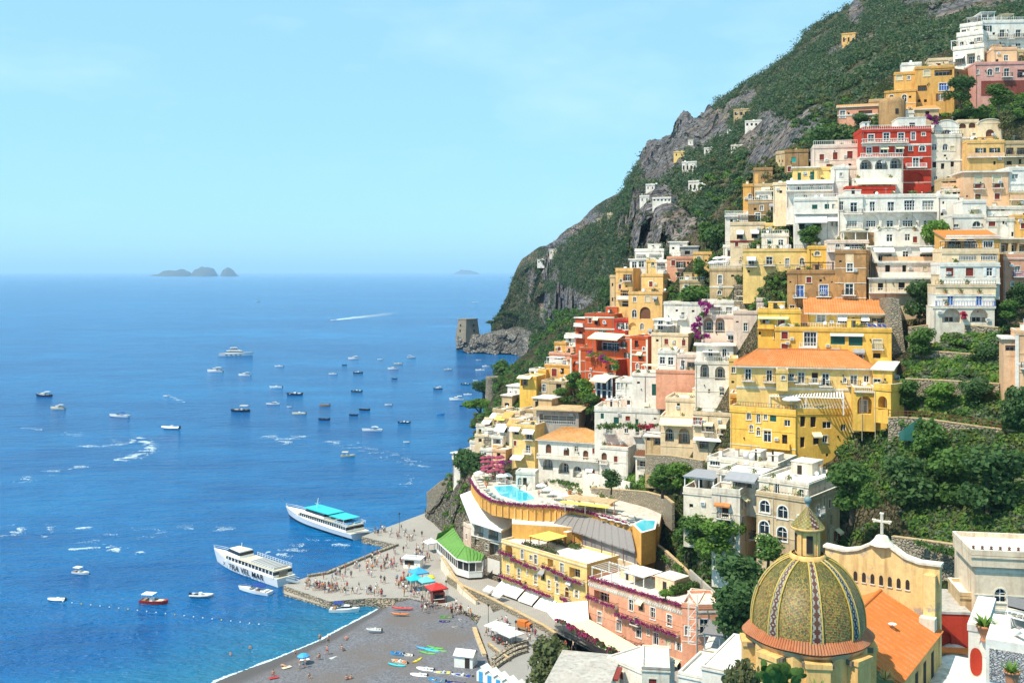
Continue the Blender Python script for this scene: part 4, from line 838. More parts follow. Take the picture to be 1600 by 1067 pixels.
h=H('white house with two tall arches under a railed terrace',1086,1140,566,625,th=-12,dp=9,col='white',D=219,rows=[('A',580,[1101],(13,22)),('A',583,[1125],(15,21)),('a',611,[1128],(7,13)),('s',611,[1108],(3,6))],par=.2);h.parapet_rail('white',0,1.1)
h.block(1088,1146,540,568,th=-12,dp=6,col='white',D=223,rows=[('V',552,[1110],(7,13)),('V',552,[1132],(7,14))],roof='slab',ov=.6)
h.block(1139,1153,562,620,th=-12,dp=7,col='lemon',D=221,rows=[('w',578,[1146],(6,9)),('s',597,[1145],(4,4))])
# ---- yellow houses
YD=205
h=H('bright yellow house with green roller blinds and sun loungers on its terrace',1211,1393,514,566,th=-14,dp=10,col='yellow',D=YD,x2=None,rows=[('r',524,[1226],(9,11)),('r',541,[1226],(9,8)),('V',530,[1266],(19,22)),('terr',542,1249,1276,.9,'white'),('g',531,[1309],(21,15)),('g',533,[1337],(21,15)),('awn',521,1297,1349,.5,.2,CLOTH),('p',538,[1371],(13,15)),('D',556,[1370],(11,8)),('terr',545,1363,1380,.6,'iron')],par=.5)
h.block(1264,1400,489,520,th=-14,dp=7,col='yellow',D=YD+6,roof='shed',rise=3.0,ov=1.0,rows=[('V',497,[1283],(13,13)),('V',499,[1316],(14,12)),('s',499,[1333],(4,5)),('L',502,[1352],(14,12),'n'),('L',502,[1379],(36,13),'n'),('awn',492,1309,1323,1.0,.9,CLOTH),('awn',493,1345,1358,1.0,.8,CLOTH),('band',490,WHITE),('terr',511,1246,1390,.3,'white')])
h.block(1184,1251,486,540,th=-14,dp=8,col='yellow',D=YD+6,rows=[('r',504,[1196],(9,15)),('r',504,[1221],(10,14)),('awn',494,1184,1232,1.2,.3,CLOTHP),('terr',512,1184,1209,.7,'wally'),('s',521,[1187],(4,5))])
h.block(1217,1240,511,518,th=-14,dp=6,col='white',D=YD+3,roof='vault',rise=.7,ext=1)
q=MB();P=at(1393,566,YD-2.6)
b0=[(0,0),(3.4,-.6),(4.4,8),(.8,9)];r0_=[(x,y,-6) for x,y in b0];r1_=[(x*.45,y*.8+.5,12.6) for x,y in b0];q.grid([[(x,y,z) for x,y,z in r0_],[(x,y,z) for x,y,z in r1_]],WALLS['rubble'],False,True);q.poly(r1_,WALLS['rubble']);q.build('buttress',h.root,P-h.base)
h=H('long yellow house with a red tiled roof and five balconied windows',1151,1363,571,612,th=-14,dp=9,col='lemon',D=194,roof='hip',rise=2.9,hl=4.0,ov=.7,rows=[('b',585,[1169],(9,17)),('b',587,[1202],(8,17)),('b',590,[1252],(10,17)),('b',593,[1290],(10,18)),('b',594,[1334],(10,15)),('a',594,[1320],(5,8)),('band',572,WHITE),('band',604,TRIM)],tmat=TILE)
h.block(1213,1231,580,602,th=-14,dp=2,col='lemon',D=191.6,rows=[('a',590,[1224],(6,7))],ext=1)
h.block(1364,1394,578,612,th=-24,x2=1408,col='yellow',D=185,roof='slab',rows=[('d',599,[1370],(10,14))])
h.block(1334,1367,609,660,ext=1.5,th=-14,x2=None,dp=9,col='yellow',D=184.5,rows=[('A',633,[1351],(22,29),'n'),('terr',611,1336,1366,.3,'white')])
h.block(1366,1392,606,655,ext=.5,th=-50,dp=7,col='yellow',D=181.5,rows=[('A',630,[1379],(15,22),'n')],par=.9)
h=H('deep yellow house with terraces, laundry and a white pergola',1141,1243,640,730,th=-32,dp=6,col='yellow',D=196,x2=None,rows=[('a',645,[1170],(7,12)),('g',654,[1208],(10,10)),('W',661,[1230],(9,10)),('V',681,[1199],(12,19)),('D',689,[1226],(8,20)),('terr',697,1190,1235,.6,'wally'),('a',669,[1174],(6,11)),('w',651,[1196],(5,9)),('a',653,[1185],(6,15)),('n',711,[1217],(12,8)),('a',674,[1185],(6,13))],par=.9,ext=9)
h.block(1243,1333,645,735,th=6,dp=6,col='yellow',D=189.6,rows=[('W',664,[1292],(14,11)),('w',686,[1289],(8,11)),('D',691,[1254],(8,17)),('D',724,[1253],(10,12)),('W',668,[1318],(8,10))],par=.8,ext=5)
h.block(1141,1330,618,646,th=-16,dp=7,col='orange',D=199,rows=[('D',634,[1167],(11,9)),('D',640,[1201],(8,8)),('w',634,[1216],(6,9)),('D',640,[1292],(12,10)),('D',633,[1323],(10,11)),('n',628,[1150],(16,11))],ext=4)
YL=h
# ---- red hotel with awning on the left slope
h=H('red hotel with a cream awning over its arcaded terrace',985,1012,527,600,th=-34,dp=8,col='rust',D=246,name='hotel',cat='hotel',rows=[('o',545,[1006],(4,6)),('o',572,[996],(5,8)),('band',553,TRIM),('pil',[986,1011],TRIM)],ext=10,roofm=ROOFW)
HR=h
h.block(926,986,524,560,th=-48,dp=9,col='rust',D=262,rows=[('L',541,[950],(46,15)),('awn',519,930,977,3.2,1.4,CLOTHC),('band',525,TRIM)],ext=10)
h.block(914,962,560,630,th=-48,dp=8,col='rust',D=258,rows=[('a',587,[922],(4,7)),('V',597,[931],(5,14)),('a',602,[917],(4,8))],ext=10)
h.block(931,957,588,612,auto=0,th=-46,dp=3,col=GLASS,D=247.5,rows=[('awn',586,930,956,2.4,1.2,CLOTHC),('terr',607,930,957,.5,'iron'),('pil',[932,940,949,956],FRAME)],ext=1.5,roof='slab')
h=H('upper red house with a rounded red wall and white roof',914,960,492,520,th=-24,dp=9,col='rust',D=272,rows=[('o',503,[944],(3,4)),('band',495,TRIM),('band',513,TRIM)])
h.block(899,915,497,530,th=-50,dp=8,col='rust',D=282,rows=[('terr',509,900,914,1.0,'wall'),('terr',526,900,914,1.2,'wall'),('L',521,[907],(10,6),'n')],roof='slab')
h.block(960,985,500,530,th=-30,dp=7,col='red',D=266)
h=H('slim red house with beige pilasters and an arched doorway',891,922,557,600,th=-30,dp=7,col='rust',D=272,rows=[('n',577,[900],(10,25)),('pil',[892,908,921],TRIM)])
h.block(905,925,545,600,th=-30,dp=6,col='rust',D=269.5,rows=[('pil',[906],TRIM)])
# ---- ochre cluster on the left shoulder
h=H('small orange house with a brown door on the left shoulder',851,890,570,600,th=-30,dp=7,col='orange',D=290,rows=[('r',582,[866],(9,12))],par=.3)
h.block(841,853,579,600,th=-30,dp=6,col='yellow',D=293,rows=[('D',588,[845],(3,6))])
h=H('white house with a small arch in front of the orange house',827,843,578,590,th=-26,dp=5,col='white',D=300,rows=[('A',583,[832],(6,7),'n')])
h=H('yellow house with a dark porch and cream awning at the coast edge',812,838,589,612,th=-24,dp=7,col='yellow',D=296,rows=[('L',597,[819],(12,12),'n'),('awn',586,811,832,1.8,.6,CLOTHC)])
h.block(837,848,589,612,th=-24,dp=6,col='orange',D=293,rows=[('D',597,[841],(5,12))])
h=H('brown stone house under the orange house',846,885,596,618,th=-28,dp=6,col='tan',D=283,rows=[('V',606,[850],(6,12)),('D',603,[873],(9,10))])
h=H('terracotta terrace house at the foot of the wooded slope',858,892,552,572,th=-34,dp=7,col='salmon',D=300,rows=[('terr',565,860,888,.8,'wall'),('L',560,[873],(16,6),'n')])
h=H('white house on a ledge behind the red houses',884,902,522,545,th=-40,dp=6,col='white',D=297,rows=[('D',530,[890],(4,5)),('terr',527,884,900,.8,'wall')])
# ---- white houses below the red hotel
h=H('white house with a dark green door and a blue door',988,1066,585,640,th=-16,dp=9,col='white',D=229,rows=[('g',609,[1022],(7,18)),('V',612,[1046],(9,19)),('band',586,WHITE)])
h.block(962,990,595,640,th=-20,dp=8,col='white',D=233,rows=[('V',603,[966],(5,13)),('w',602,[972,979],(3,7)),('n',622,[971],(10,7)),('n',623,[985],(9,6))])
h=H('white house with green shutters and a pink roof terrace',929,1031,640,675,th=-16,dp=10,col='white',D=228,rows=[('g',650,[941],(5,9)),('g',657,[963],(8,11)),('g',659,[995],(5,9))],par=.9)
h.tubhouse(.35,.6,.5,.95,2.4,'pale').tubhouse(.1,.3,.55,.95,1.6,'pale');h.pergola(.25,.8,.3,.9,2.5,FRAME,None)
h=H('cream house with a cream awning over an iron loggia and two arches',1032,1083,652,705,th=-16,dp=9,col='cream',D=213,rows=[('L',660,[1057],(46,10)),('awn',652,1032,1082,1.6,1.3,CLOTHC),('A',679,[1046],(13,20)),('A',681,[1069],(17,24))])
h.block(1083,1146,645,700,th=-24,x2=1165,col='cream',D=212,rows=[('b',668,[1107],(9,10),'B'),('b',672,[1131],(10,10),'B'),('awn',659,1100,1115,.8,.5,CLOTHC),('awn',663,1124,1139,.8,.5,CLOTHC),('s',644,[1107],(3,3)),('L',695,[1100],(14,12),'n'),('awn',682,1085,1145,1.5,.3,CLOTH)],side=[('w',670,[1151],(6,9))])
h=H('long low white roof terrace between the white and the yellow houses',1040,1160,624,660,th=-20,dp=10,col='cream',D=217,rows=[('s',632,[1060])],par=.6)
h.tubhouse(.3,.55,.55,.95,2.0,'cream')
h=H('small brown stone house with a shed roof by the garden wall',1008,1036,682,715,th=-14,dp=6,col='tan',D=215,rows=[('s',686,[1013]),('L',690,[1027],(12,12),'n')],roof='slab')
# ---- white villa with old tile roof
h=H('white villa with an old tiled roof, brown doors and arches',841,937,686,752,th=-22,dp=10,col='white',D=262,name='villa',cat='villa',roof='hip',rise=2.6,ov=.6,tmat=TILEO,rows=[('x',701,[857],(9,15)),('x',706,[885],(9,15)),('x',711,[915],(9,15)),('terr',713,841,936,1.2,'balus'),('A',725,[856],(16,17)),('A',731,[881],(17,18)),('A',737,[902],(14,17))])
h.block(937,981,698,752,th=-26,x2=1004,col='white',D=251,rows=[('x',715,[944],(9,16)),('r',718,[962],(6,11)),('terr',723,938,950,.7,'balus')],side=[('p',720,[985],(6,9)),('D',719,[996],(8,14))],roofm=TILE)
h.block(993,1024,712,748,th=-20,dp=4,col='white',D=244,rows=[('L',727,[1008],(26,16),'white')],roof='shed',rise=.8,tmat=WOOD)
# ---- white and beige houses above the church
h=H('weathered beige house with tall arched white windows',1182,1263,770,900,th=-40,dp=9,col='beige',D=167,x2=1312,rows=[('o',791,[1195],(16,19)),('o',800,[1223],(17,20)),('o',824,[1194],(16,21)),('o',834,[1222],(17,22))],side=[('a',808,[1250+22],(6,11)),('p',774,[1287],(9,16)),('w',803,[1285],(7,13)),('dark',820,850,1276,1290,WALLS['ochre']),('p',838,[1300],(12,26)),('band',758,TRIM)],ext=8)
h.block(1186,1263,748,772,th=-40,dp=8,col='offwhite',D=168.6,x2=1312,rows=[('p',760,[1205],(8,18)),('d',762,[1214],(8,18)),('p',771,[1242],(8,18)),('d',773,[1252],(8,18)),('terr',771,1183,1262,.4,'iron')],ext=2,side=[('p',768,[1287],(9,14))],roofm=ROOFW)
h.block(1121,1190,737,772,th=-34,dp=9,col='offwhite',D=176,rows=[('V',748,[1134],(15,10)),('L',753,[1160],(30,16),'n'),('awn',735,1140,1188,2.6,.9,CLOTHG)],ext=3)
h.block(1112,1156,768,860,th=-28,x2=1182,col='offwhite',D=172,rows=[('D',799,[1133],(11,18),'B'),('awn',784,1117,1142,.7,.3,TILE),('L',828,[1110],(14,12),'n'),('D',830,[1135],(10,16))],ext=6,par=.8)
q=MB();q.box(.05,5,-.06,-.003,0,4.2,WALLS['maroon'])
h.block(1068,1116,768,800,th=-28,dp=8,col='offwhite',D=180,rows=[('s',790,[1080])],par=.9,ext=6);h.pergola(.02,.95,.05,.9,2.5,FRAME,CLOTHG)
h.block(1105,1215,716,742,th=-34,dp=10,col='offwhite',D=186,rows=[('V',720,[1117],(16,9))],roofm=ROOFG,ext=3)
h.tubhouse(.55,.68,.3,.6,1.5).tubhouse(.75,.9,.4,.7,1.0);h.tank(.45,.4)
# ---- house with the bright orange roof, right
h=H('tall house with a bright orange flat tiled roof, blue balcony and two big arches',1479,1562,372,396,th=-8,dp=9,col='ochre',D=206,roof='shed',rise=1.9,tmat=TILEN,rows=[('A',380,[1491],(20,16),'white'),('A',380,[1516],(20,15),'white'),('V',382,[1544],(14,10)),('band',369,WHITE)],ext=3)
h.block(1472,1560,394,416,th=-8,dp=7,col='cream',D=203,rows=[('L',403,[1512],(26,9),'white'),('L',402,[1545],(24,10),'white'),('s',398,[1504],(5,5))],par=.7,ext=3)
h.block(1469,1562,414,444,th=-8,dp=7,col='white',D=200.5,rows=[('r',425,[1484],(11,13)),('r',425,[1515],(11,13)),('R',425,[1546],(9,13)),('terr',442,1469,1560,1.0,'wall')],par=.5,ext=3)
h.block(1462,1556,446,462,th=-8,dp=6,col='cream',D=198,rows=[],par=.2,ext=2)
h.block(1463,1554,460,479,th=-8,dp=6,col='white',D=197.5,rows=[('u',468,[1485],(9,16)),('u',468,[1530],(9,16)),('terr',478,1461,1552,1.2,'blue')],ext=2,par=.1)
h.block(1458,1554,479,512,th=-8,dp=5,col='offwhite',D=196,rows=[('A',493,[1487],(28,22),'n'),('A',493,[1530],(27,22),'n')],ext=3,par=.1)
# ---- right edge lower
h=H('terracotta pink house with white corner trim cut by the right edge',1588,1680,520,650,th=-20,dp=8,col='peach',D=170,rows=[('A',625,[1597],(12,18),'n'),('pil',[1589],WHITE),('band',568,WHITE)],ext=9)
h.block(1568,1590,530,640,th=-20,dp=7,col='peach',D=171.5,rows=[('L',548,[1579],(15,17),'wallp')],ext=9,roof='slab')
# ---- cascade of small houses down the left shoulder
h=H('round stone watch tower with a white umbrella on top at the coast edge',759,761,600,601,D=372,name='stone_tower',cat='tower',ext=.1,roof='none') if False else None
t=empty('stone_tower',at(769,630,366),0,'round stone watch tower at the coast edge below the wood','tower')
q=MB();q.lathe([(2.9,-6),(2.6,0),(2.2,8.6),(2.35,9.0),(2.35,9.6),(2.0,9.6),(2.0,9.2),(0,9.2)],WALLS['rubble'],18);q.build('wall',t)
for z in(1.2,5.0):q=MB();q.box(.0,.7,-2.75,-2.2,z,z+1.0,DARK);q.build('window',t)
def small(label,x0,x1,yt,yb,col='cream',th=-30,dp=6,rows=(),**k):return H(label,x0,x1,yt,yb,th=th,dp=dp,col=col,rows=rows,**k)
small('pale cottage with a white awning under the round tower',770,788,640,662,'tan',rows=[('L',655,[779],(12,10),'n'),('awn',645,769,783,1.6,1.0,CLOTH)])
small('cream house with an orange awning on the left slope',791,812,643,672,'cream',rows=[('L',663,[800],(12,9),'n'),('awn',643,789,804,2.2,1.4,CLOTHO)])
small('terrace house with a salmon awning on the left slope',796,818,655,690,'cream',rows=[('D',674,[806],(8,10)),('awn',655,796,812,2.0,1.2,CLOTHO)])
h=small('tall yellow house with white awnings above the pool',800,836,664,722,'lemon',th=-26,dp=7,rows=[('D',674,[807],(8,10)),('awn',666,798,814,1.3,.8,CLOTH),('awn',670,818,836,1.3,.8,CLOTH),('b',680,[827],(9,12)),('b',702,[825],(8,12),'Bw'),('awn',710,802,820,2.2,.7,CLOTH)])
small('brown terrace house above the tall yellow house',815,840,640,662,'tan',rows=[('terr',650,816,838,.8,'wall'),('D',657,[827],(14,5))])
small('white house with a sloping awning at the cliff edge',780,800,664,690,'white',rows=[('D',672,[789],(8,8)),('awn',662,778,794,2.2,1.6,CLOTH)])
small('white house with a pink terrace below the pines',757,780,670,692,'white',rows=[('L',676,[769],(16,8),'white')])
small('cream house with a rounded front near the cliff edge',742,762,680,700,'cream',rows=[('D',688,[750],(6,6)),('D',690,[757],(4,6))])
small('tan stone house between the white terraces',757,768,684,700,'rubble')
small('white porch house with an orange wall',768,786,682,702,'white',rows=[('L',690,[776],(14,8),'n'),('dark',695,702,770,784,WALLS['orange'])])
h=small('white turret house with a pink niche hanging over the sea',708,719,716,742,'white',th=-40,dp=5,rows=[('n',726,[713],(7,10))])
h.block(706,722,708,716,th=-40,dp=6,col='white',roof='slab',ext=.2)
small('small white house with a pale pink balcony at the cliff edge',734,748,690,704,'white',rows=[('dark',696,702,736,743,WALLS['pale'])])
small('white stepped house by the dark bushes',725,736,703,716,'white')
h=H('brown flat roofed restaurant among lemon trees',838,904,640,666,th=-16,dp=9,col='grey',D=262,name='restaurant',cat='restaurant',roof='slab',ov=1.0,roofm=WALLS['tan'],rows=[('L',655,[871],(58,15),'white')])
h.block(833,862,622,642,th=-30,dp=7,col='tan',D=272,roof='slab',roofm=ROOFW)
small('long grey terrace above the brown restaurant',812,850,612,628,'grey',rows=[('L',620,[822],(14,9),'n'),('L',620,[838],(10,8),'n')],roof='slab')
small('white flat roof house between the stone tower and the yellow porch',793,814,603,622,'white',roof='slab')
small('small tan house with a white roof below the white flat roof house',784,800,618,640,'tan',rows=[('D',632,[792],(8,5))],roof='slab')
small('cream hut with a white awning beside the coast pines',757,771,654,668,'cream',rows=[('L',662,[764],(10,7),'n'),('awn',655,756,769,1.4,.8,CLOTH)])
small('pink terrace house under the white porch house',770,790,703,718,'peach',rows=[('D',711,[779],(7,7))])
small('white stepped house left of the pink terrace house',750,769,702,716,'white',rows=[('s',709,[758])])
small('tan house with a red awning right of the stone tower wood',818,836,614,634,'tan',rows=[('D',625,[826],(6,8)),('awn',617,819,833,1.3,.7,CLOTHO)])
small('small ochre house behind the brown restaurant',845,862,604,622,'sand',rows=[('w',612,[852],(5,7))])
small('cream terrace house with a yellow awning above the white sloping awning',776,796,648,664,'cream',rows=[('D',657,[785],(8,7)),('awn',649,776,792,1.5,.8,CLOTHY)])
small('peach house squeezed between the tall yellow house and the villa',828,844,676,712,'peach',th=-24,rows=[('w',686,[835],(5,7)),('b',700,[835],(5,9))])
small('cream house with two doors right of the tan stone house',744,758,664,680,'offwhite',rows=[('D',673,[750],(5,6))])
small('ochre house with a brown door behind the red slim house',866,884,536,556,'ochre',rows=[('r',546,[874],(5,8))])
h=H('peach house on the ridge below the pinkish white house',1214,1242,316,350,th=-16,dp=7,col='peach',D=262,rows=[('w',328,[1225],(6,9)),('b',342,[1232],(6,10))])
h=H('low white house in the gap under the two window awnings',1130,1165,385,410,th=-16,dp=7,col='white',D=262,rows=[('L',396,[1147],(20,9)),('s',394,[1160])])
h=H('tan house in the trees left of the brown stone house',1062,1100,440,462,th=-16,dp=7,col='tan',D=258,rows=[('w',449,[1072],(6,8)),('D',450,[1088],(6,9))])
h=H('ochre house behind the orange-red house under the cliff',1083,1112,396,420,th=-16,dp=7,col='sand',D=266,rows=[('w',405,[1092],(6,8))])
h=H('white house between the yellow cream houses of the upper slope',1190,1232,368,392,th=-14,dp=7,col='offwhite',D=248,rows=[('g',378,[1202],(6,8)),('V',379,[1220],(8,9))])
# ---- far villas on the mountain
def villa(label,px,py,D,wpx,hpx,col='white',th=-25,n=3,two=False,roof='flat'):
 D=on_mountain(px,py,D)-2.5-DX(px-wpx/2,py)
 rows=[('D',py-hpx*(.4 if not two else .7),[px-wpx/2+wpx*(i+.5)/n for i in range(n)],(wpx*.10+.4,hpx*(.5 if not two else .3)))]
 if two:rows.append(('L',py-hpx*.2,[px],(wpx*.7,hpx*.25),'n'))
 return H(label,px-wpx/2,px+wpx/2,py-hpx,py,th=th,dp=9,col=col,D=D,rows=rows,name='villa',cat='villa',group='villas on the mountain',par=.4,ext=4,roof=roof,auto=0)
VIL=[('lone square tan house high on the wooded mountain',1326,68,560,22,14,'sand',3),('pale yellow villa highest in the row beside the blue crags',1061,245,640,17,7,'lemon',2),('white villa with a curved balcony in the middle of the mountain slope',1077,268,560,23,14,'white',4),('white villa with four dark openings on the mountain slope',1089,298,480,27,14,'white',4),('long white villa among trees on the mountain',1111,239,600,22,7,'white',3),('white villa with a flat roof under the upper crag',1178,198,520,28,8,'white',4),('long tan house under the crag of the mountain',1166,182,540,40,10,'tan',5),('small white house with arches near the mountain spur',1153,233,500,22,5,'offwhite',4),('small white villa on the left rib of the mountain',1016,297,560,14,8,'white',2),('white house with a terrace above the tan cliff',1007,316,480,15,9,'white',2),('low white house on the ledge above the tan cliff',1034,315,450,29,5,'white',5),('small pale house low on the wooded mountain',955,340,680,13,6,'cream',2),('white house on the lower wooded slope of the mountain',866,398,800,15,8,'offwhite',3),('smallest white house near the tip of the mountain',845,412,840,11,6,'white',2),('tiny tan house beside the small rock face',937,350,700,8,8,'tan',1),('round white dome house on the mountain slope',1140,212,520,8,8,'white',1),('little white house up by the blue crags',1079,226,660,8,6,'white',1)]
for l,x,y,D_,w,hh,c,n in VIL:villa(l,x,y,D_,w,hh,c,-25,n)
t=empty('watch_tower',at(731,525,952),radians(38),'square stone watch tower with sloping sides on the sea spit','tower')
q=MB();s0_,s1_=8.6,6.4;B0=[(-s0_,-s0_),(s0_,-s0_),(s0_,s0_),(-s0_,s0_)]
q.grid([[(x,y,-5) for x,y in B0],[(x*s1_/s0_,y*s1_/s0_,15.2) for x,y in B0]],WALLS['rubble'],False,True);q.box(-s1_-.3,s1_+.3,-s1_-.3,s1_+.3,15.2,16.2,WALLS['rubble']);q.build('wall',t)
for z in(4,9):
 for a_ in(0,1):
  q=MB();k_=s0_+(s1_-s0_)*(z+6)/20;q.box(-.8,.8,-.4,.5,0,2.2,DARK);o=q.build('window',t,((1.5,-k_,z) if a_==0 else(-k_,1.5,z)),0 if a_==0 else-pi/2)
  # ================================================================ plants
def cards(C,N,size,bias=.6,rng=NR):
 "leaf-sized quads at points C with outward directions N -> vertices (n*4, 3)"
 n=len(C);d=N+rng.normal(0,bias,(n,3));d/=np.linalg.norm(d,axis=1,keepdims=True)+1e-9
 r=rng.normal(0,1,(n,3));u=np.cross(d,r);u/=np.linalg.norm(u,axis=1,keepdims=True)+1e-9;v=np.cross(d,u)
 s=(size*rng.uniform(.55,1.3,(n,1)));a=u*s;b=v*s*.72
 q=np.stack([C-a,C-b*.9+a*.05,C+a,C+b*.9+d*s*.25],1);return q.reshape(-1,3)
def card_mesh(name,V,mats,pick=None):
 n=len(V)//4;me=bpy.data.meshes.new(name)
 me.vertices.add(n*4);me.vertices.foreach_set('co',np.ascontiguousarray(V,dtype=np.float32).ravel())
 me.loops.add(n*4);me.loops.foreach_set('vertex_index',np.arange(n*4,dtype=np.int32))
 me.polygons.add(n);me.polygons.foreach_set('loop_start',np.arange(0,n*4,4,dtype=np.int32))
 for m in mats:me.materials.append(m)
 if pick is not None:me.polygons.foreach_set('material_index',pick.astype(np.int32))
 me.update(calc_edges=True);return me
def lobes_pts(lobes,n,fill=.35,rng=NR):
 L=np.array(lobes,float);w=(L[:,3]*L[:,4]+L[:,4]*L[:,5]+L[:,3]*L[:,5]);idx=rng.choice(len(L),n,p=w/w.sum())
 d=rng.normal(0,1,(n,3));d/=np.linalg.norm(d,axis=1,keepdims=True);r=np.where(rng.random(n)<fill,rng.uniform(.35,.9,n),rng.uniform(.85,1.08,n))
 P=L[idx,:3]+d*L[idx,3:6]*r[:,None];return P,d
def make_lobes(kind,rng):
 out=[]
 if kind=='round':
  for i in range(14):a=rng.random()*6.28;r=rng.random()*1.9;out.append((cos(a)*r,sin(a)*r,1.1+rng.random()*4.0,.9+rng.random()*.7,.9+rng.random()*.7,.7+rng.random()*.6))
 elif kind=='pine':
  for i in range(12):a=rng.random()*6.28;r=rng.random()*2.4;out.append((cos(a)*r,sin(a)*r,5.2+rng.random()*.9-r*.15,.9+rng.random()*.6,.9+rng.random()*.6,.45+rng.random()*.3))
 elif kind=='bush':
  for i in range(8):a=rng.random()*6.28;r=rng.random()*1.3;out.append((cos(a)*r,sin(a)*r,.5+rng.random()*.9,.7+rng.random()*.5,.7+rng.random()*.5,.6+rng.random()*.5))
 elif kind=='tall':
  for i in range(11):z=1.4+i*.48;out.append((rng.uniform(-.3,.3),rng.uniform(-.3,.3),z,.85*(1.15-i*.08),.85*(1.15-i*.08),.6))
 elif kind=='hedge':
  for i in range(14):out.append((-3+6*i/13,rng.uniform(-.2,.2),.7+rng.uniform(-.1,.2),.6,.6,.75+rng.random()*.2))
 return out
TREEP={}
for kind,n,size in(('round',2400,.26),('pine',2200,.26),('bush',1300,.22),('tall',1700,.22),('hedge',1500,.2)):
 for var in range(2):
  rr=random.Random(hash(kind)%97+var*13 if False else len(kind)*7+var*13);L=make_lobes(kind,rr);P,d=lobes_pts(L,n);TREEP[kind,var]=(cards(P,d,size),L)
CROWN={}
def trunk_mesh(kind,var):
 key=('trunk',kind,var)
 if key not in CROWN:
  mb=MB();top={'round':3.4,'pine':5.2,'bush':.5,'tall':2,'hedge':.5}[kind]
  mb.tube([(0,0,-1.5),(0.05,0,0),(.12,.06,top*.5),(.05,-.05,top)],[.24,.2,.15,.1],BARK,6)
  for l in TREEP[kind,var][1][:6]:mb.tube([(.08,0,top*.55),((l[0])*.5,l[1]*.5,(top*.6+l[2])/2),(l[0],l[1],l[2])],[.1,.07,.03],BARK,4)
  CROWN[key]=mb.mesh('trunk')
 return CROWN[key]
def tree(label,p,hgt,kind='round',leaf='mid',wid=1.0,name='tree',cat='tree',group=None,var=None):
 var=RN.randint(0,1) if var is None else var;key=(kind,var,leaf)
 if key not in CROWN:CROWN[key]=card_mesh('crown',TREEP[kind,var][0],[LEAF[leaf]])
 full={'round':6.2,'pine':6.3,'bush':2.1,'tall':7,'hedge':1.6}[kind];k=hgt/full
 t=empty(name,p,RN.random()*6.28,label,cat,group);t.scale=(k*wid,k*wid,k)
 link('trunk',trunk_mesh(kind,var),t);link('crown',CROWN[key],t)['kind']='stuff';return t
def mass(name,label,pts,n,size,leaves,rng=NR,cat='shrubs',flat=.8,kind='stuff'):
 "pts: (Vector, radius). One mass of leaf clumps."
 C=np.array([tuple(p) for p,r in pts]);R=np.array([r for p,r in pts]);m=len(C)
 d=rng.normal(0,1,(m,n,3));d[:,:,2]=np.abs(d[:,:,2])*1.1-.25;d/=np.linalg.norm(d,axis=2,keepdims=True)
 P=C[:,None,:]+d*(R[:,None,None]*rng.uniform(.55,1.08,(m,n,1)))*np.array([1,1,flat]);pick=np.repeat(rng.integers(0,len(leaves),m),n)
 V=cards(P.reshape(-1,3),d.reshape(-1,3),size,.5);me=card_mesh(name,V,[LEAF[l] for l in leaves],pick)
 o=link(name,me)
 return tag(o,label,cat,kind=kind)
 # ---- wood on the mountain
def scatter_grid(grid,mask,n,nv_front,thr=.42,nearw=1.0):
 A=np.array([[tuple(p) for p in c] for c in grid]);M=np.array(mask);nu,nv=M.shape;nv=nv_front
 du=A[1:,:nv-1]-A[:-1,:nv-1];dv=A[:-1,1:nv]-A[:-1,:nv-1];ar=np.linalg.norm(np.cross(du,dv),axis=2);dist=A[:-1,:nv-1,1]
 P=A[:-1,:nv-1];px=800+P[...,0]/P[...,1]*1600;py=424-(P[...,2]-CH)/P[...,1]*1600
 w=ar*(M[:-1,:nv-1]<thr)*(px<1640)*(py>-60)/dist**nearw
 for i in range(w.shape[0]):
  for j in range(0,w.shape[1]):
   if w[i,j]>0:w[i,j]*=max(.06,min(1,.62+1.5*noise.noise(Vector(P[i,j])*.022)+.6*noise.noise(Vector(P[i,j])*.09)))
 idx=NR.choice(w.size,n,p=(w/w.sum()).ravel());i,j=np.unravel_index(idx,w.shape);f,g_=NR.random((2,n))
 return A[i,j]+du[i,j]*f[:,None]+dv[i,j]*g_[:,None]
P=scatter_grid(mg,mmk,17000,230)
mass('mountain_wood','dark green scrub and woods covering the mountain',[(Vector(p)+Vector((0,0,.6)),RN.choice((.8,1.1,1.5,2.1,3.2))*RN.uniform(.8,1.2)*(1+p[1]/1400)) for p in P],26,.62,['far','far','far','dark','olive','silver'],cat='wood',flat=.85)
P=scatter_grid(mg,[[0 if m_>.42 else 1 for m_ in c] for c in mmk],900,230)
mass('cliff_scrub','sparse scrub clinging to the rock faces',[(Vector(p),RN.uniform(.8,1.8)) for p in P],22,.5,['far','olive'],cat='shrubs')
PN=[(778,512,960,10),(790,505,958,11),(768,516,962,9),(803,508,955,11),(822,512,940,10),(845,528,880,11),(858,545,860,10),(848,552,860,9)]
for i,(x,y,D_,hh) in enumerate(PN):tree('dark umbrella pine in the wood behind the spit tower',at(x,y,D_),hh,'pine','dark',1.3,'pine_tree','pine','pines behind the spit tower')
pts=[]
for i in range(900):
 x=RN.uniform(832,960);y=RN.uniform(490,600)
 lim=np.interp(x,[775,800,850,900,960],[600,585,560,530,495])
 if y>lim+25 or y<lim-40:continue
 pts.append((at(x,y,np.interp(y,[480,540,600],[430,400,372])+(860-x)*.35),RN.uniform(1.2,2.6)))
mass('ravine_wood','dense wood filling the ravine behind the red houses',pts,70,.42,['dark','mid','far'],cat='wood')
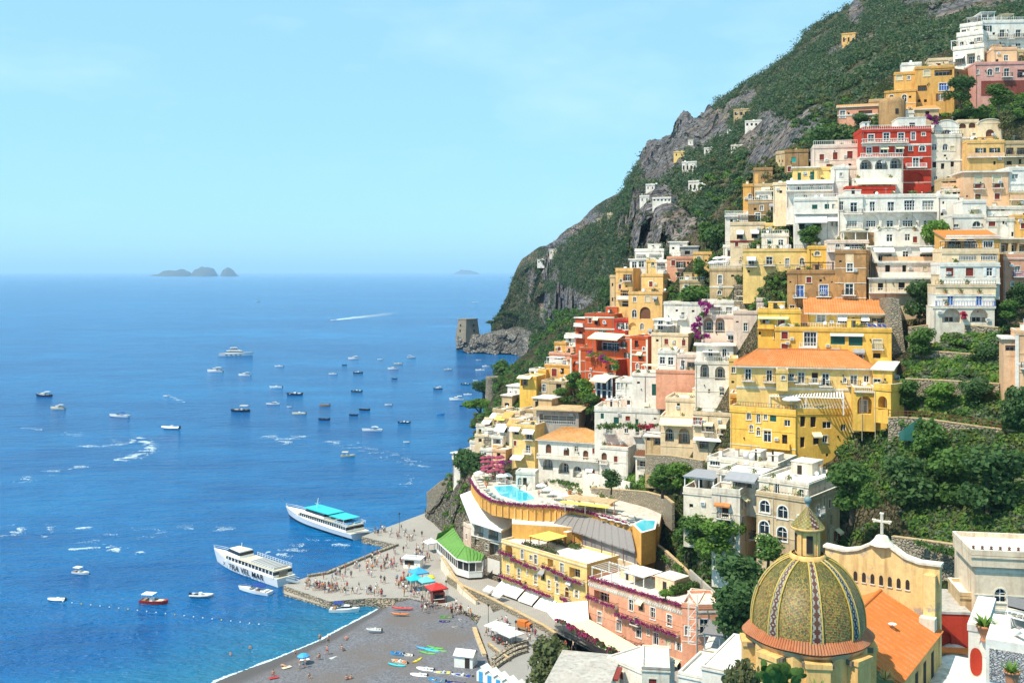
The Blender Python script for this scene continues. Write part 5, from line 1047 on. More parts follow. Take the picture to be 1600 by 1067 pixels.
# ---- gardens
def garden(name,label,polys,n,leaves,r=(.7,1.7),cat='shrubs',per=100,size=.34,up=.3):
 pts=[]
 for(xa,xb,ya,yb) in polys:
  k=max(4,int(n*(xb-xa)*(yb-ya)/sum((q[1]-q[0])*(q[3]-q[2]) for q in polys)))
  for _ in range(k):
   x,y=RN.uniform(xa,xb),RN.uniform(ya,yb);p=town(x,y,up)
   if noise.noise(p*.09)<-.32:continue
   pts.append((p,RN.uniform(*r)))
 return mass(name,label,pts,per,size,leaves,cat=cat)
garden('terrace_garden','vine and lemon terraces on the slope right of the yellow houses',[(1415,1562,516,545),(1415,1562,552,590),(1395,1575,595,650),(1395,1590,660,690)],1000,['mid','bright','lime','mid','dark','silver'],(.6,1.3))
garden('garden_thicket','dense dark garden thicket above the church wall',[(1318,1600,680,735),(1300,1640,735,800),(1310,1640,800,860),(1310,1640,790,850),(1470,1640,655,700)],2000,['dark','mid','bright','olive','silver','lime','mid'],(.8,2.0))
garden('shoulder_wood','dark wood on the shoulder left of the red hotels',[(808,872,568,602),(842,900,538,572),(862,952,487,560),(940,1000,440,500)],420,['dark','mid','far'],(1.0,2.2))
garden('ridge_scrub','scrub on the bare ridge under the tan cliff',[(1090,1240,250,400),(1000,1120,385,420),(1040,1125,400,480),(1040,1125,400,480),(1240,1420,150,260)],640,['mid','olive','far'],(.8,1.7))
garden('bank_scrub','scrub and bushes on the bank round the pool hotel',[(900,1060,775,860),(690,740,735,800),(690,725,800,850),(830,930,690,760),(1040,1110,900,980),(1150,1240,290,400),(1120,1240,380,480),(850,960,480,600)],620,['mid','olive','dark','bright'],(.5,1.2),per=46)
garden('dry_brush','brownish brush at the right edge of the thicket',[(1525,1640,730,830)],90,['olive'],(.8,1.5),per=40)
garden('hedge_bank','clipped green bank under the pink house at the upper right',[(1470,1640,150,186)],240,['mid','dark','bright'],(.8,1.5))
garden('lower_shrubs','shrubs on the bank below the beige house',[(1040,1180,838,905),(1120,1200,880,985),(1000,1090,830,860)],420,['mid','dark','bright','lime','silver'],(.7,1.6))
garden('middle_shrubs','shrubs above the long stone wall behind the pool',[(1000,1110,725,765),(925,1010,745,768)],240,['mid','bright','dark'],(.7,1.5))
garden('cliff_shrubs','bushes between the small houses on the left slope',[(735,790,640,720),(772,815,572,640),(772,815,572,640),(790,830,600,640),(725,760,700,735),(830,930,595,650)],330,['mid','dark','olive'],(.6,1.3))
garden('slope_weeds','weeds and bushes between the houses of the upper town',[(1000,1600,390,520),(1250,1600,200,390),(1060,1110,410,475),(1320,1400,560,720)],300,['mid','olive','dark'],(.6,1.3))
T_=[('dark round tree at the left end of the white hotel row',1266,384,4.8,'round','mid',1.6,238),('dark round tree right of the pale balcony houses',1436,500,8.5,'round','dark',1.0,207),('leafy vine over the arch beside the wavy white house',1462,376,4.5,'bush','bright',1.0,222),('dark bushy tree in front of the orange-red tiled house',1346,208,5.5,'round','dark',1.3,270),('tall hedge below the dark bushy tree',1325,226,5.0,'hedge','dark',1.0,264),('bright small tree left of the tall hedge',1285,224,3.4,'round','bright',1.2,268),('round tree under the tan cliff',1103,382,6.5,'round','mid',1.2,276),('second round tree under the tan cliff',1120,376,4.5,'bush','dark',1.0,274),('green tree below the orange-red house',1092,432,5.0,'round','mid',1.2,262),('garden bush left of the brown stone house',1088,470,4.0,'bush','mid',1.5,254),('wide pine standing at the sea edge of the left slope',752,668,9.5,'pine','bright',1.2,342),('dark pine just below the wide pine',754,680,7,'pine','dark',1.1,335),('round pine above the stone tower',783,598,9.0,'round','mid',1.15,385),('dark tree hugging the stone tower',785,616,6.5,'round','dark',1.1,368),('bushy tree right of the stone tower',800,604,6,'round','mid',1.2,362),('small dark tree in front of the white flat roof house',806,640,6,'round','dark',1.0,318),('dark tree left of the stone tower',756,612,4.5,'bush','dark',1.0,378),('lemon tree nearest the red hotel',914,628,6.5,'round','bright',1.2,252),('lemon tree above the brown restaurant',897,610,5.5,'round','mid',1.4,264),('low lemon tree beside the white pergola',876,630,4.5,'round','mid',1.5,260),('lemon tree at the corner of the white house',925,648,6,'round','mid',1.2,247),('big dark ivy bush above the umbrellas of the pool',745,738,5.5,'bush','dark',1.0,282),('small ivy bush by the turret house',726,728,5,'bush','dark',.9,292),('round tree at the street corner by the beach cabins',858,1088,9.8,'round','olive',1.25,172),('tall tree behind the weathered beige house',1330,800,8,'round','mid',1.2,158),('dense tree behind the church cross',1420,800,9,'round','dark',1.3,160),('dense tree in the middle of the thicket',1480,790,9,'round','mid',1.3,158),('big dark tree right of the dome lantern',1545,800,10,'round','dark',1.2,150),('broad tree above the stone garden wall',1450,720,7,'round','mid',1.3,170),('tree beside the pergola vines',1530,640,5.5,'round','dark',1.4,176),('vine covered tree over the lower garden fence',1470,640,5.0,'round','bright',1.6,179),('leafy tree at the garden fence corner',1415,640,5.5,'round','mid',1.4,182),('tree on the terrace above the flower wall',1540,585,5.5,'round','dark',1.4,186),('tree near the stone buttress',1440,560,6,'round','mid',1.3,192),('dark tree at the lower right of the terraces',1590,680,8,'round','dark',1.1,166),('bushy tree on the bank left of the dome',1120,905,7.5,'round','mid',1.4,198),('dark tree right of the wall stairs',1160,960,9,'round','dark',1.4,152),('wide green tree below the beige house',1152,888,6.5,'round','bright',1.5,188),('dark cascade of leaves left of the dome',1150,1010,9,'round','dark',1.1,140),('round tree on the bank above the pink hotel',1072,868,6.0,'round','mid',1.3,212),('leafy tree at the foot of the white part of the beige house',1122,868,6.5,'round','bright',1.5,171),('bushy tree left of the white part of the beige house',1092,852,5.5,'round','mid',1.5,178),('low bright tree under the arched windows of the beige house',1200,880,4.5,'round','mid',1.6,160),('low tree behind the pool wall',1035,768,5.5,'round','mid',1.5,205),('bright tree above the long stone wall',1065,765,5.5,'round','bright',1.4,200),('dark tree at the villa corner',955,765,4.5,'round','dark',1.3,220),('dark tree below the salmon house at the right edge',1592,480,5,'round','dark',1.1,200),('small tree in the gap above the flower wall',1575,500,4,'round','mid',1.3,195),('tree above the white hotel row at the upper right',1572,205,5,'round','olive',1.2,250),('dark tree beside the pink house',1500,160,7,'round','dark',1.3,262),('dark tree under the rose pink house',1560,168,6,'round','mid',1.4,256)]
for l,x,y,hh,kd,lf,w,D_ in T_:tree(l,at(x,y,D_+DX(x,y)),hh,kd,lf,w,'pine_tree' if kd=='pine' else('hedge' if kd=='hedge' else('bush' if kd=='bush' else 'tree')),{'pine':'pine','hedge':'hedge','bush':'bush'}.get(kd,'tree'))
def flowers(label,line,r,n,leaf,D=None,per=40,size=.22,name='bougainvillea',cat='flowers',lv=('mid',)):
 pts=[]
 for i in range(n):
  k=RN.random()*(len(line)-1);a=int(k);f=k-a;q=[line[a][j]*(1-f)+line[a+1][j]*f for j in range(3)]
  pts.append((at(q[0]+RN.uniform(-r,r)*4,q[1]+RN.uniform(-r,r)*3,q[2]+DX(q[0],q[1])+RN.uniform(-.3,.3)),r*RN.uniform(.5,1.1)))
 return mass(name,label,pts,per,size,[leaf,leaf,leaf]+list(lv),cat=cat,kind='thing')
flowers('purple bougainvillea spilling over the white house with two arches',[(1096,474,233.5),(1110,478,233),(1098,490,231),(1092,505,231),(1085,512,231),(1088,528,229.5),(1104,526,229.5)],.9,60,'purple')
flowers('purple bougainvillea beside the red hotel penthouse',[(1446,184,251),(1462,186,250.5),(1456,196,250)],.9,22,'purple')
flowers('pink bougainvillea on the terrace of the red hotel with the awning',[(920,553,256),(940,556,251),(945,566,249)],.9,22,'purple',lv=('bright',))
flowers('green vine hanging at the corner of the red hotel with the awning',[(945,560,248),(960,566,245),(962,578,244)],.9,22,'bright')
flowers('crimson flowers along the wall of the terrace garden',[(1442,519,198),(1470,524,197),(1500,527,195),(1560,532,190)],.8,60,'redfl',lv=('mid','olive'))
flowers('red flowers hanging between the two big arches',[(1505,488,194.5),(1508,500,194)],.6,10,'redfl')
flowers('pink bougainvillea at the edge of the umbrellas',[(780,722,262),(796,724,260)],.7,14,'purple')
flowers('vine pergola over the terrace of the white villa',[(935,668,226),(960,666,224),(1000,668,220)],1.0,34,'mid',name='vine',cat='vine')
flowers('dark red leaves at the right end of the vine pergola',[(1000,668,219),(1028,666,217)],.8,18,'redfl',name='vine',cat='vine',lv=('dark',))
# ================================================================ small things on walls and roofs
REED_=plain('reed_mat',(.42,.33,.22),.95)
def _cl(key,f):
 if key not in WCACHE:WCACHE[key]=f().mesh(key)
 return WCACHE[key]
def _aerial():
 q=MB();q.bar((0,0,0),(0,0,2.2),.05,STEEL)
 for i in range(4):q.bar((-.45+i*.05,i*.16-.2,2.0),(.45-i*.05,i*.16-.2,2.0),.035,STEEL)
 q.bar((0,-.3,2.0),(0,.4,2.0),.035,STEEL);return q
def _dish():
 q=MB();q.bar((0,0,0),(0,0,.9),.05,STEEL);q.tube([(0,-.12,1.0),(0,-.2,1.02),(0,-.28,1.05)],[.06,.28,.36],FRAME,12,False);return q
def _ac():q=MB();q.box(-.4,.4,-.34,-.003,0,.55,FRAME);q.box(-.3,.3,-.36,-.34,.08,.47,STEEL);return q
def _flue():q=MB();q.tube([(0,0,0),(0,0,1.2)],.1,STEEL,6);q.lathe([(.2,1.2),(.2,1.3),(0,1.42)],STEEL,8);return q
def _tank():q=MB();q.lathe([(0,0),(.55,0),(.55,1.0),(.4,1.15),(0,1.2)],FRAME,10);return q
def _chim():q=MB();q.box(-.32,.32,-.32,.32,0,1.3,WHITE);q.box(-.42,.42,-.42,.42,1.3,1.42,TILEO);return q
def _light():q=MB();q.box(-.1,.1,-.25,-.003,0,.3,IRON);return q
def _potp():
 q=MB();q.lathe([(.2,0),(.3,.4),(.3,.45),(0,.42)],TILE,8);return q
PLM=card_mesh('planter',np.concatenate([cards(NR.normal(0,.26,(70,3))*np.array([1,1,.9])+np.array([0,0,.8]),NR.normal(0,1,(70,3)),.14)]),[LEAF['mid'],LEAF['bright'],LEAF['magenta']],NR.choice(3,70,p=[.55,.3,.15]))
CHAIRS=MB();CHAIRS.box(-.5,.5,-.4,.4,.62,.7,FRAME);CHAIRS.bar((0,0,0),(0,0,.62),.08,FRAME);CHAIRM=CHAIRS.mesh('terrace_table')
PIPEM=[STEEL,plain('copper_pipe',(.22,.10,.05),.6),plain('pvc_pipe',(.50,.42,.34),.6)]
for root,off,a,W,h,dp,roof,wm,par in BLOCKS:
 if wm is GLASS or W<2.5:continue
 R3=Matrix.Rotation(a,3,'Z')
 def put(nm,me,x,y,z,rz=0):return link(nm,me,root,off+R3@Vector((x,y,0))+Vector((0,0,z)),a+rz)
 if h>3:
  for k in range(1+(W>12)):
   if RN.random()<.75:
    x=RN.choice((.25,W-.25,RN.uniform(.2,.8)*W));L=h+3;key=('pipe',round(L),k)
    m_=RN.choice(PIPEM);kk=('pipe',round(L),m_.name)
    if kk not in WCACHE:q=MB();q.tube([(0,-.07,0),(0,-.07,round(L))],.06,m_,5);WCACHE[kk]=q.mesh('drainpipe')
    put('drainpipe',WCACHE[kk],x,0,h-.1-round(L))
  for k in range(int(W/6)+1):
   if RN.random()<.4:put('air_conditioner',_cl('air_conditioner',_ac),RN.uniform(.1,.9)*W,0,RN.uniform(.3,.8)*h)
   if RN.random()<.5:put('wall_lamp',_cl('wall_lamp',_light),RN.uniform(.1,.9)*W,0,RN.uniform(.2,.85)*h)
 if roof in('flat','none') and dp>4:
  n=int(W*dp/26)+1
  for k in range(n):
   x,y=RN.uniform(.08,.92)*W,RN.uniform(.2,.9)*dp;r=RN.random();z=h-.02
   if r<.22:put('aerial',_cl('aerial',_aerial),x,y,z,RN.random()*3)
   elif r<.34:put('satellite_dish',_cl('satellite_dish',_dish),x,y,z,RN.uniform(-.6,.6))
   elif r<.46:put('flue',_cl('flue',_flue),x,y,z)
   elif r<.58:put('water_tank',_cl('water_tank',_tank),x,y,z)
   elif r<.70:put('chimney',_cl('chimney',_chim),x,y,z)
   elif r<.82:put('terrace_table',CHAIRM,x,y,z)
   else:o=put('flower_pot',_cl('flower_pot',_potp),x,.55,z);tag(link('plant',PLM,o),kind='stuff')
  for k in range(int(W/3)):
   if RN.random()<.35:o=put('flower_pot',_cl('flower_pot',_potp),RN.uniform(.05,.95)*W,.5,h-.02);tag(link('plant',PLM,o),kind='stuff')
for root,off,a,W,h,dp,roof,wm,par in BLOCKS:
 if roof!='flat' or W<5.5 or dp<5 or wm is GLASS or root.get('group')=='villas on the mountain':continue
 R3=Matrix.Rotation(a,3,'Z')
 def put(nm,me,x,y,z,rz=0):return link(nm,me,root,off+R3@Vector((x,y,0))+Vector((0,0,z)),a+rz)
 r=RN.random()
 if r<.32:
  w_,d_=RN.uniform(2.2,min(4.5,W*.5)),RN.uniform(2,dp*.4);hh=RN.uniform(1.6,2.4);q=MB();q.box(0,w_,0,d_,-.05,hh,wm,ROOFW);q.box(-.1,w_+.1,-.1,d_+.1,hh,hh+.15,wm,ROOFW);q.box(w_*.3,w_*.3+.8,-.04,-.003,0,1.5,DARK)
  put('penthouse',q.mesh('penthouse'),RN.uniform(.3,W-w_-.3),dp-d_-.3,h)
 elif r<.5:
  x0=RN.uniform(.3,W*.4);w_=RN.uniform(2.5,W*.55);d_=dp*.5;q=MB();m_=RN.choice((FRAME,WOOD,FRAME));cv=RN.choice((CLOTH,CLOTHC,REED_,None))
  for x in(0,w_):
   for y in(0,d_):q.bar((x,y,0),(x,y,2.1),.1,m_)
  for i in range(6):q.bar((w_*i/5,-.2,2.15),(w_*i/5,d_+.2,2.15),.09,m_)
  o=put('pergola',q.mesh('pergola'),x0,.6,h)
  if cv is not None:q=MB();q.box(-.2,w_+.2,-.3,d_+.3,2.22,2.28,cv);link('canopy',q.mesh('canopy'),o)
 if RN.random()<.4:put('railing',rail_mesh(round(W,1),.06,RN.choice(('white','iron','iron')),.8),0,.1,h+par-.02)
 # ================================================================ hotels above the quay, pool deck
FBX={}
def flower_mesh(W,hgt=.55,dep=.45):
 key=round(W,1)
 if key not in FBX:
  n=int(90*W);P=np.stack([NR.uniform(0,W,n),NR.uniform(-dep,0,n)-.1,NR.normal(0,hgt*.35,n)-.1],1);d=NR.normal(0,1,(n,3));d[:,1]-=1
  FBX[key]=card_mesh('flowers',cards(P,d,.15),[LEAF['magenta'],LEAF['purple'],LEAF['mid']],NR.choice(3,n,p=[.5,.35,.15]))
 return FBX[key]
def umbrella(label,p,r=1.6,h=2.6,m=CLOTH,group=None,n=8,sq=False):
 key=('umb',r,h,m.name,n,sq)
 if key not in WCACHE:
  a=MB();k=4 if sq else n;a.lathe([(r,h-.55),(r*.55,h-.2),(.03,h)],m,k,a0=pi/4 if sq else 0,smooth=False);a.lathe([(r,h-.58),(r*.98,h-.75)],m,k,a0=pi/4 if sq else 0,smooth=False);a.lathe([(r*.97,h-.6),(.05,h-.12)],m,k,a0=pi/4 if sq else 0,smooth=False)
  b=MB();b.tube([(0,0,0),(0,0,h-.1)],.04,FRAME,5);b.box(-.3,.3,-.3,.3,0,.08,STEEL);WCACHE[key]=(a.mesh('canopy'),b.mesh('pole'))
 t=empty('umbrella',p,RN.random(),label,'umbrella',group);link('canopy',WCACHE[key][0],t);link('pole',WCACHE[key][1],t);return t
def lounger(label,p,rz,m=CLOTH,group=None):
 key=('lounger',m.name)
 if key not in WCACHE:
  a=MB();a.box(-.32,.32,-.95,.35,.3,.38,m);a.poly([(-.32,.35,.38),(.32,.35,.38),(.32,.95,.75),(-.32,.95,.75)],m);a.poly([(-.32,.35,.3),(-.32,.95,.67),(.32,.95,.67),(.32,.35,.3)],m)
  b=MB()
  for x in(-.3,.3):b.bar((x,-.95,.28),(x,.4,.28),.05,STEEL);b.bar((x,-.8,0),(x,-.8,.28),.05,STEEL);b.bar((x,.5,0),(x,.5,.3),.05,STEEL)
  WCACHE[key]=(a.mesh('mattress'),b.mesh('frame'))
 t=empty('sun_lounger',p,rz,label,'sun lounger',group);link('mattress',WCACHE[key][0],t);link('frame',WCACHE[key][1],t);return t
ZD=20.5
DECKM=plaster('deck_tiles',(.66,.60,.52),.5,(.50,.45,.38),.6)
WATERP,_nt,_b=nodes('pool_water');_b.inputs['Base Color'].default_value=(.05,.50,.62,1);_b.inputs['Roughness'].default_value=.06
_v=_nt.nodes.new('ShaderNodeTexNoise');_v.inputs['Scale'].default_value=2.0;bump(_nt,_b,_v.outputs['Fac'],.25,.1)
# ---- pool hotel: deck, curved orange wall, arcade
edge=[(736,750),(743,762),(752,773),(770,784),(800,789),(830,792),(865,793),(888,797),(915,801),(937,807),(960,813),(984,821)]
back=[(1030,822),(1034,800),(1000,788),(965,775),(930,765),(890,758),(842,742),(800,733),(760,728),(738,742)]
t=empty('pool_hotel',on(830,792,ZD),0,'curved orange hotel wall carrying a white pool deck edged with bougainvillea','hotel');tl=t.location
pl=[(x-tl.x,y-tl.y) for x,y in plan(edge+back,ZD)]
q=MB();q.prism(pl,-3.2,0,WALLS['orange'],DECKM);q.build('deck',t)
ep=[(x-tl.x,y-tl.y) for x,y in plan(edge,ZD)]
q=MB()
for(x0,y0),(x1,y1) in zip(ep,ep[1:]):q.bar((x0,y0,.35),(x1,y1,.35),.25,WHITE,.7)
q.build('parapet',t)
n=0
for(x0,y0),(x1,y1) in zip(ep,ep[1:]):
 L=sqrt((x1-x0)**2+(y1-y0)**2);o=link('flowers',flower_mesh(round(L,1)),t,(x0,y0,.45),atan2(y1-y0,x1-x0))
for i,((x0,y0),(x1,y1)) in enumerate(zip(ep[2:8],ep[3:9])):
 for k in range(3):
  f=(k+.5)/3;x,y=x0+(x1-x0)*f,y0+(y1-y0)*f;q=MB();q.box(-.15,.15,-.3,.0,-3.1,-.6,WALLS['sand']);q.build('pilaster',t,(x,y,0),atan2(y1-y0,x1-x0))
q=MB();q.prism([(x-tl.x,y-tl.y) for x,y in plan([(800,820),(865,824),(925,828),(990,850),(1030,845),(1020,815),(930,790),(860,780),(800,775)],17)],-12,-3.2,WALLS['orange'],ROOFW);q.build('lower_storey',t)
t2=empty('swimming_pool',on(800,770,ZD),0,'turquoise swimming pool on the white deck','pool');w_=[(x-t2.location.x,y-t2.location.y) for x,y in plan([(770,760),(800,758),(830,772),(838,780),(812,785),(780,774)],ZD)]
q=MB();q.prism(w_,-.02,.05,WATERP);q.build('water',t2);q=MB()
for(x0,y0),(x1,y1) in zip(w_,w_[1:]+w_[:1]):q.bar((x0,y0,.05),(x1,y1,.05),.35,FRAME,.14)
q.build('kerb',t2)
t2=empty('swimming_pool',on(1003,822,ZD),0,'small raised pool at the right end of the deck','pool');w_=[(x-t2.location.x,y-t2.location.y) for x,y in plan([(988,818),(1004,810),(1027,812),(1024,826),(1002,832)],ZD+.9)]
q=MB();q.prism(w_,-6,.85,WALLS['orange'],FRAME);q.build('wall',t2);cx=sum(p[0] for p in w_)/5;cy=sum(p[1] for p in w_)/5
q=MB();q.prism([(cx+(x-cx)*.8,cy+(y-cy)*.8) for x,y in w_],.86,.9,WATERP);q.build('water',t2)
LG=[(x,y) for x,y in[(760,768),(765,773),(770,777),(776,781),(783,783),(790,786),(797,787),(804,788),(812,789),(820,789)]]
for i,(x,y) in enumerate(LG):lounger('blue sun lounger in the row between pool and bougainvillea',on(x,y,ZD),2.4+i*.06,plain('blue_lounger',(.10,.30,.38),.8),'blue loungers along the pool')
for i,(x,y) in enumerate([(738+i*2,752+i*4) for i in range(5)]):lounger('white sun lounger near the left tip of the deck',on(x+6,y-6,ZD),2.0,CLOTH,'white loungers at the deck tip')
WL=[(948+(i%6)*11,797+(i//6)*7+(i%6)*3) for i in range(18)]
for i,(x,y) in enumerate(WL):lounger('white sun lounger on the terrace beside the small raised pool',on(x-6,y,ZD),1.2,CLOTH,'white loungers by the raised pool')
for i,(x,y) in enumerate([(768,728+7),(780,727+6),(792,724+8)]):pass
UM=plain('maroon_umbrella',(.28,.05,.09),.8)
for i in range(20):
 x,y=756+(i%5)*6.8+RN.uniform(-1.5,1.5),716+(i//5)*7+RN.uniform(-1.5,1.5);umbrella('dark red umbrella in the packed rows on the terrace above the pool',at(x,y+9,271-(i//5)*2.0),1.0,2.3,UM,'dark red umbrellas above the pool')
for x,y,l in((783,756,'white fabric cabana left of the pool ladder'),(793,755,'white fabric cabana right of its twin behind the pool')):
 t3=empty('cabana',on(x,y,ZD),.2,l,'cabana');q=MB()
 for a in(-1,1):
  for b_ in(-1,1):q.bar((a,b_,0),(a,b_,2),.1,FRAME)
 q.build('frame',t3);q=MB();q.lathe([(1.6,2),(.9,2.4),(0,2.7)],CLOTH,4,a0=pi/4,smooth=False);q.build('canopy',t3);q=MB();q.box(-.9,.9,-.9,.9,.2,.45,CLOTH);q.build('mattress',t3)
t3=empty('pool_bar',on(920,800,ZD),-.5,'open pool bar with a tan flat roof and yellow fringe','bar');q=MB()
for x in(-5,0,5):
 for y in(-2,3):q.bar((x,y,0),(x,y,2.6),.16,FRAME)
q.build('post',t3);q=MB();q.box(-5.8,5.8,-1.2,3.6,2.6,2.8,WALLS['tan']);q.build('roof',t3);q=MB();q.box(-6,6,-3.4,-1.25,2.2,2.3,CLOTHY);q.build('awning',t3);q=MB();q.box(-3.5,3.5,2,2.6,0,1.1,WALLS['tan']);q.build('counter',t3)
q=MB()
A=[(842,742),(890,758),(930,766),(985,780)]
t3=empty('retaining_wall',on(842,742,ZD),0,'white retaining wall between the villa and the pool deck','wall');pp=[(on(x,y,ZD)-t3.location) for x,y in A]
for a,c in zip(pp,pp[1:]):q.bar((a.x,a.y,1.6),(c.x,c.y,1.6),.5,WHITE,5)
q.build('wall',t3)
def stonewall(label,line,h,mat=None,th=.6,down=3,cap=None,name='stone_wall',zt=None):
 "line: (px, py, D) along the top edge"
 pts=[at(*l) for l in line];t=empty(name,pts[0],0,label,'wall');q=MB();c=MB()
 for a,b_ in zip(pts,pts[1:]):
  a=a-t.location;b_=b_-t.location;d=Vector((b_.x-a.x,b_.y-a.y,0));n_=max(1,int(d.length/6));nn=Vector((-d.y,d.x,0)).normalized()*th/2
  for i in range(n_):
   p,r=a.lerp(b_,i/n_),a.lerp(b_,(i+1)/n_);H_=h+down
   for s_ in(1,-1):q.poly([p+nn*s_-Vector((0,0,H_)),r+nn*s_-Vector((0,0,H_)),r+nn*s_,p+nn*s_],mat or WALLS['rubble'])
   q.poly([p+nn,r+nn,r-nn,p-nn],mat or WALLS['rubble'])
  c.bar(a+Vector((0,0,.08)),b_+Vector((0,0,.08)),th*1.15,cap or WALLS['tan'],.16)
  for e in(a,b_):q.poly([e+nn,e-nn,e-nn-Vector((0,0,h+down)),e+nn-Vector((0,0,h+down))],mat or WALLS['rubble'])
 q.build('wall',t);c.build('coping',t);return t
stonewall('long curving stone garden wall behind the pool terrace',[(925,762,252),(970,765,244),(1010,768,237),(1040,776,229),(1052,786,222)],4,down=2)
stonewall('stone wall beside the stairs above the pink hotel',[(1020,846,222),(1042,862,214),(1070,888,206),(1108,928,198)],5,down=4)
stonewall('low cement stair wall on the bank above the pink hotel',[(1078,890,200),(1098,908,197),(1135,942,190)],.6,WALLS['grey'],.3,1,ROOFG)
stonewall('tall stone wall behind the church beside the beige chapel',[(1395,838,152),(1450,845,147),(1500,852,143),(1560,850,138)],9,down=6)
stonewall('stone terrace wall under the wooden garden fence',[(1388,653,178.5),(1410,652,177.5),(1450,655,174.5),(1520,665,170.5),(1590,674,165.5)],3.0,down=2)
stonewall('stone terrace wall in the middle of the lemon terraces',[(1415,592,185.5),(1480,595,181.5),(1562,600,176.5)],2.4,down=2)
stonewall('stone terrace wall above the lemon terraces',[(1430,547,193),(1500,552,189),(1562,558,184)],2.0,down=2)
stonewall('brown stone wall below the house with two big arches',[(1420,512,203),(1470,505,198),(1560,512,192)],2.5,down=2)
stonewall('stone wall along the villa garden above the pool wall',[(1010,710,236),(1050,712,226),(1100,720,212)],2.5,down=2)
stonewall('stone wall across the slope left of the white turret',[(668,770,318),(690,752,312),(712,745,303)],2.5,down=6)
t3=empty('garden_fence',at(1375,648,181),0,'rustic wooden fence on top of the stone terrace wall','fence');ln=[at(x,y,D_)-t3.location for x,y,D_ in((1388,650,178.4),(1450,653,174.4),(1520,663,170.4),(1578,672,166.2))]
for a,c in zip(ln,ln[1:]):
 for z in(.5,1.0):q=MB();q.bar(a+Vector((0,0,z)),c+Vector((0,0,z)),.09,WOOD);q.build('rail',t3)
 for i in range(4):p=a.lerp(c,i/4);q=MB();q.bar(p,p+Vector((0,0,1.15)),.11,WOOD);q.build('post',t3)
t3=empty('shade_net',at(1420,690,172),0,'dark green shade net hanging over the garden wall','net');q=MB();R=[]
for i in range(9):
 f=i/8;top=at(1403+f*35,677-f*26,174-f*1.5);R.append([tuple(top-t3.location),tuple(top-t3.location+Vector((.1,-.5-.3*sin(i*1.7),-(1.0+2.6*f)*.5))),tuple(top-t3.location+Vector((0,-.7-.3*sin(i*1.3),-(1.0+3.2*f))))])
q.grid(R,plain('green_net',(.01,.085,.075),.8));q.build('net',t3)
# ---- pool hotel arcade wing
h=House('grey stone and white hotel wing with a white canopy and a projection screen','hotel_wing','hotel').block(736,784,836,905,th=-45,dp=9,D=254,col='rubble',rows=[('n',846,[745],(11,13)),('L',855,[772],(20,22),'n'),('dark',871,893,762,781,FRAME),('D',897,[775],(16,8))],roof='none',ext=4)
h.block(736,784,811,838,th=-45,dp=9,D=254.2,col='white',rows=[('A',823,[748],(20,22)),('A',825,[771],(21,22))],roof='none',ext=.2)
h.block(724,737,818,880,th=-60,dp=8,D=262,col='pale',rows=[('V',838,[729],(4,9)),('V',858,[731],(4,9))],roof='flat',ext=6)
q=MB();cp=[on(x,y,14.4) for x,y in((719,776),(746,770),(770,800),(812,815),(783,824),(735,810))];cz=[15.0,15.8,15.6,14.6,13.7,13.9]
cc=sum((Vector((p.x,p.y,0)) for p in cp),Vector())/6;cc.z=14.9
for i in range(6):
 a,c=cp[i],cp[(i+1)%6];A_=Vector((a.x,a.y,cz[i]));C_=Vector((c.x,c.y,cz[(i+1)%6]));q.poly([A_-h.base,C_-h.base,cc-h.base],CLOTH);q.poly([A_-h.base-Vector((0,0,.12)),cc-h.base-Vector((0,0,.12)),C_-h.base-Vector((0,0,.12))],CLOTH);q.poly([A_-h.base,A_-h.base-Vector((0,0,.5)),C_-h.base-Vector((0,0,.5)),C_-h.base],CLOTH)
q.build('canopy',h.root)
# ---- yellow hotel
h=House('yellow hotel with magenta flower boxes and a row of white awnings','hotel','hotel').block(784,917,845,925,th=-48,dp=10,D=232,col='lemon',rows=[('A',854,[795],(16,20),'n'),('V',866,[816],(6,15)),('V',874,[837],(7,15)),('V',889,[794],(6,13)),('V',896,[811],(6,15)),('w',896,[824],(3,6)),('V',905,[837],(7,16)),('V',913,[858],(6,14)),('V',919,[871],(6,16)),('k',925,[886],(8,16)),('R',928,[901],(7,12)),('L',880,[860],(12,14),'n'),('V',887,[878],(8,15)),('L',896,[898],(24,17),'n'),('band',846,WHITE),('awn',907,784,800,2.6,1.6,CLOTH),('awn',912,801,821,2.6,1.6,CLOTH),('awn',921,823,845,2.6,1.6,CLOTH),('awn',931,847,870,2.6,1.6,CLOTH),('L',920,[792],(12,10),'n'),('L',926,[811],(14,12),'n'),('L',936,[834],(15,12),'n')],ext=3,par=.5)
YH=h;B=h.base
def fbox(h,x,y,wpx,part='flower_box'):
 a=h.a;k=(x-800)/1600;P0=h.P0;t_=(k*P0.y-P0.x)/(cos(a)-k*sin(a));Y=P0.y+t_*sin(a);z=CH-(y-424)/1600*Y-P0.z
 k2=(x+wpx-800)/1600;t2_=(k2*P0.y-P0.x)/(cos(a)-k2*sin(a));W=round(t2_-t_,1)
 bo=link('balcony',slab_mesh(W,.8),h.root,h.loc(t_,0,z),a);link('railing',rail_mesh(W,.8,'iron',.8),bo);link('flowers',flower_mesh(W),bo,(0,-.75,.35))
for x,y,w_ in((785,862,20),(803,874,18),(823,882,20),(785,899,18),(803,906,18),(822,916,20),(843,924,22),(851,885,16),(868,893,18),(886,903,28),(880,934,12)):fbox(h,x,y,w_)
h.pergola(.3,.5,.15,.7,2.2,WOOD,CLOTHY);h.tubhouse(.46,.5,.75,.9,3,'orange')
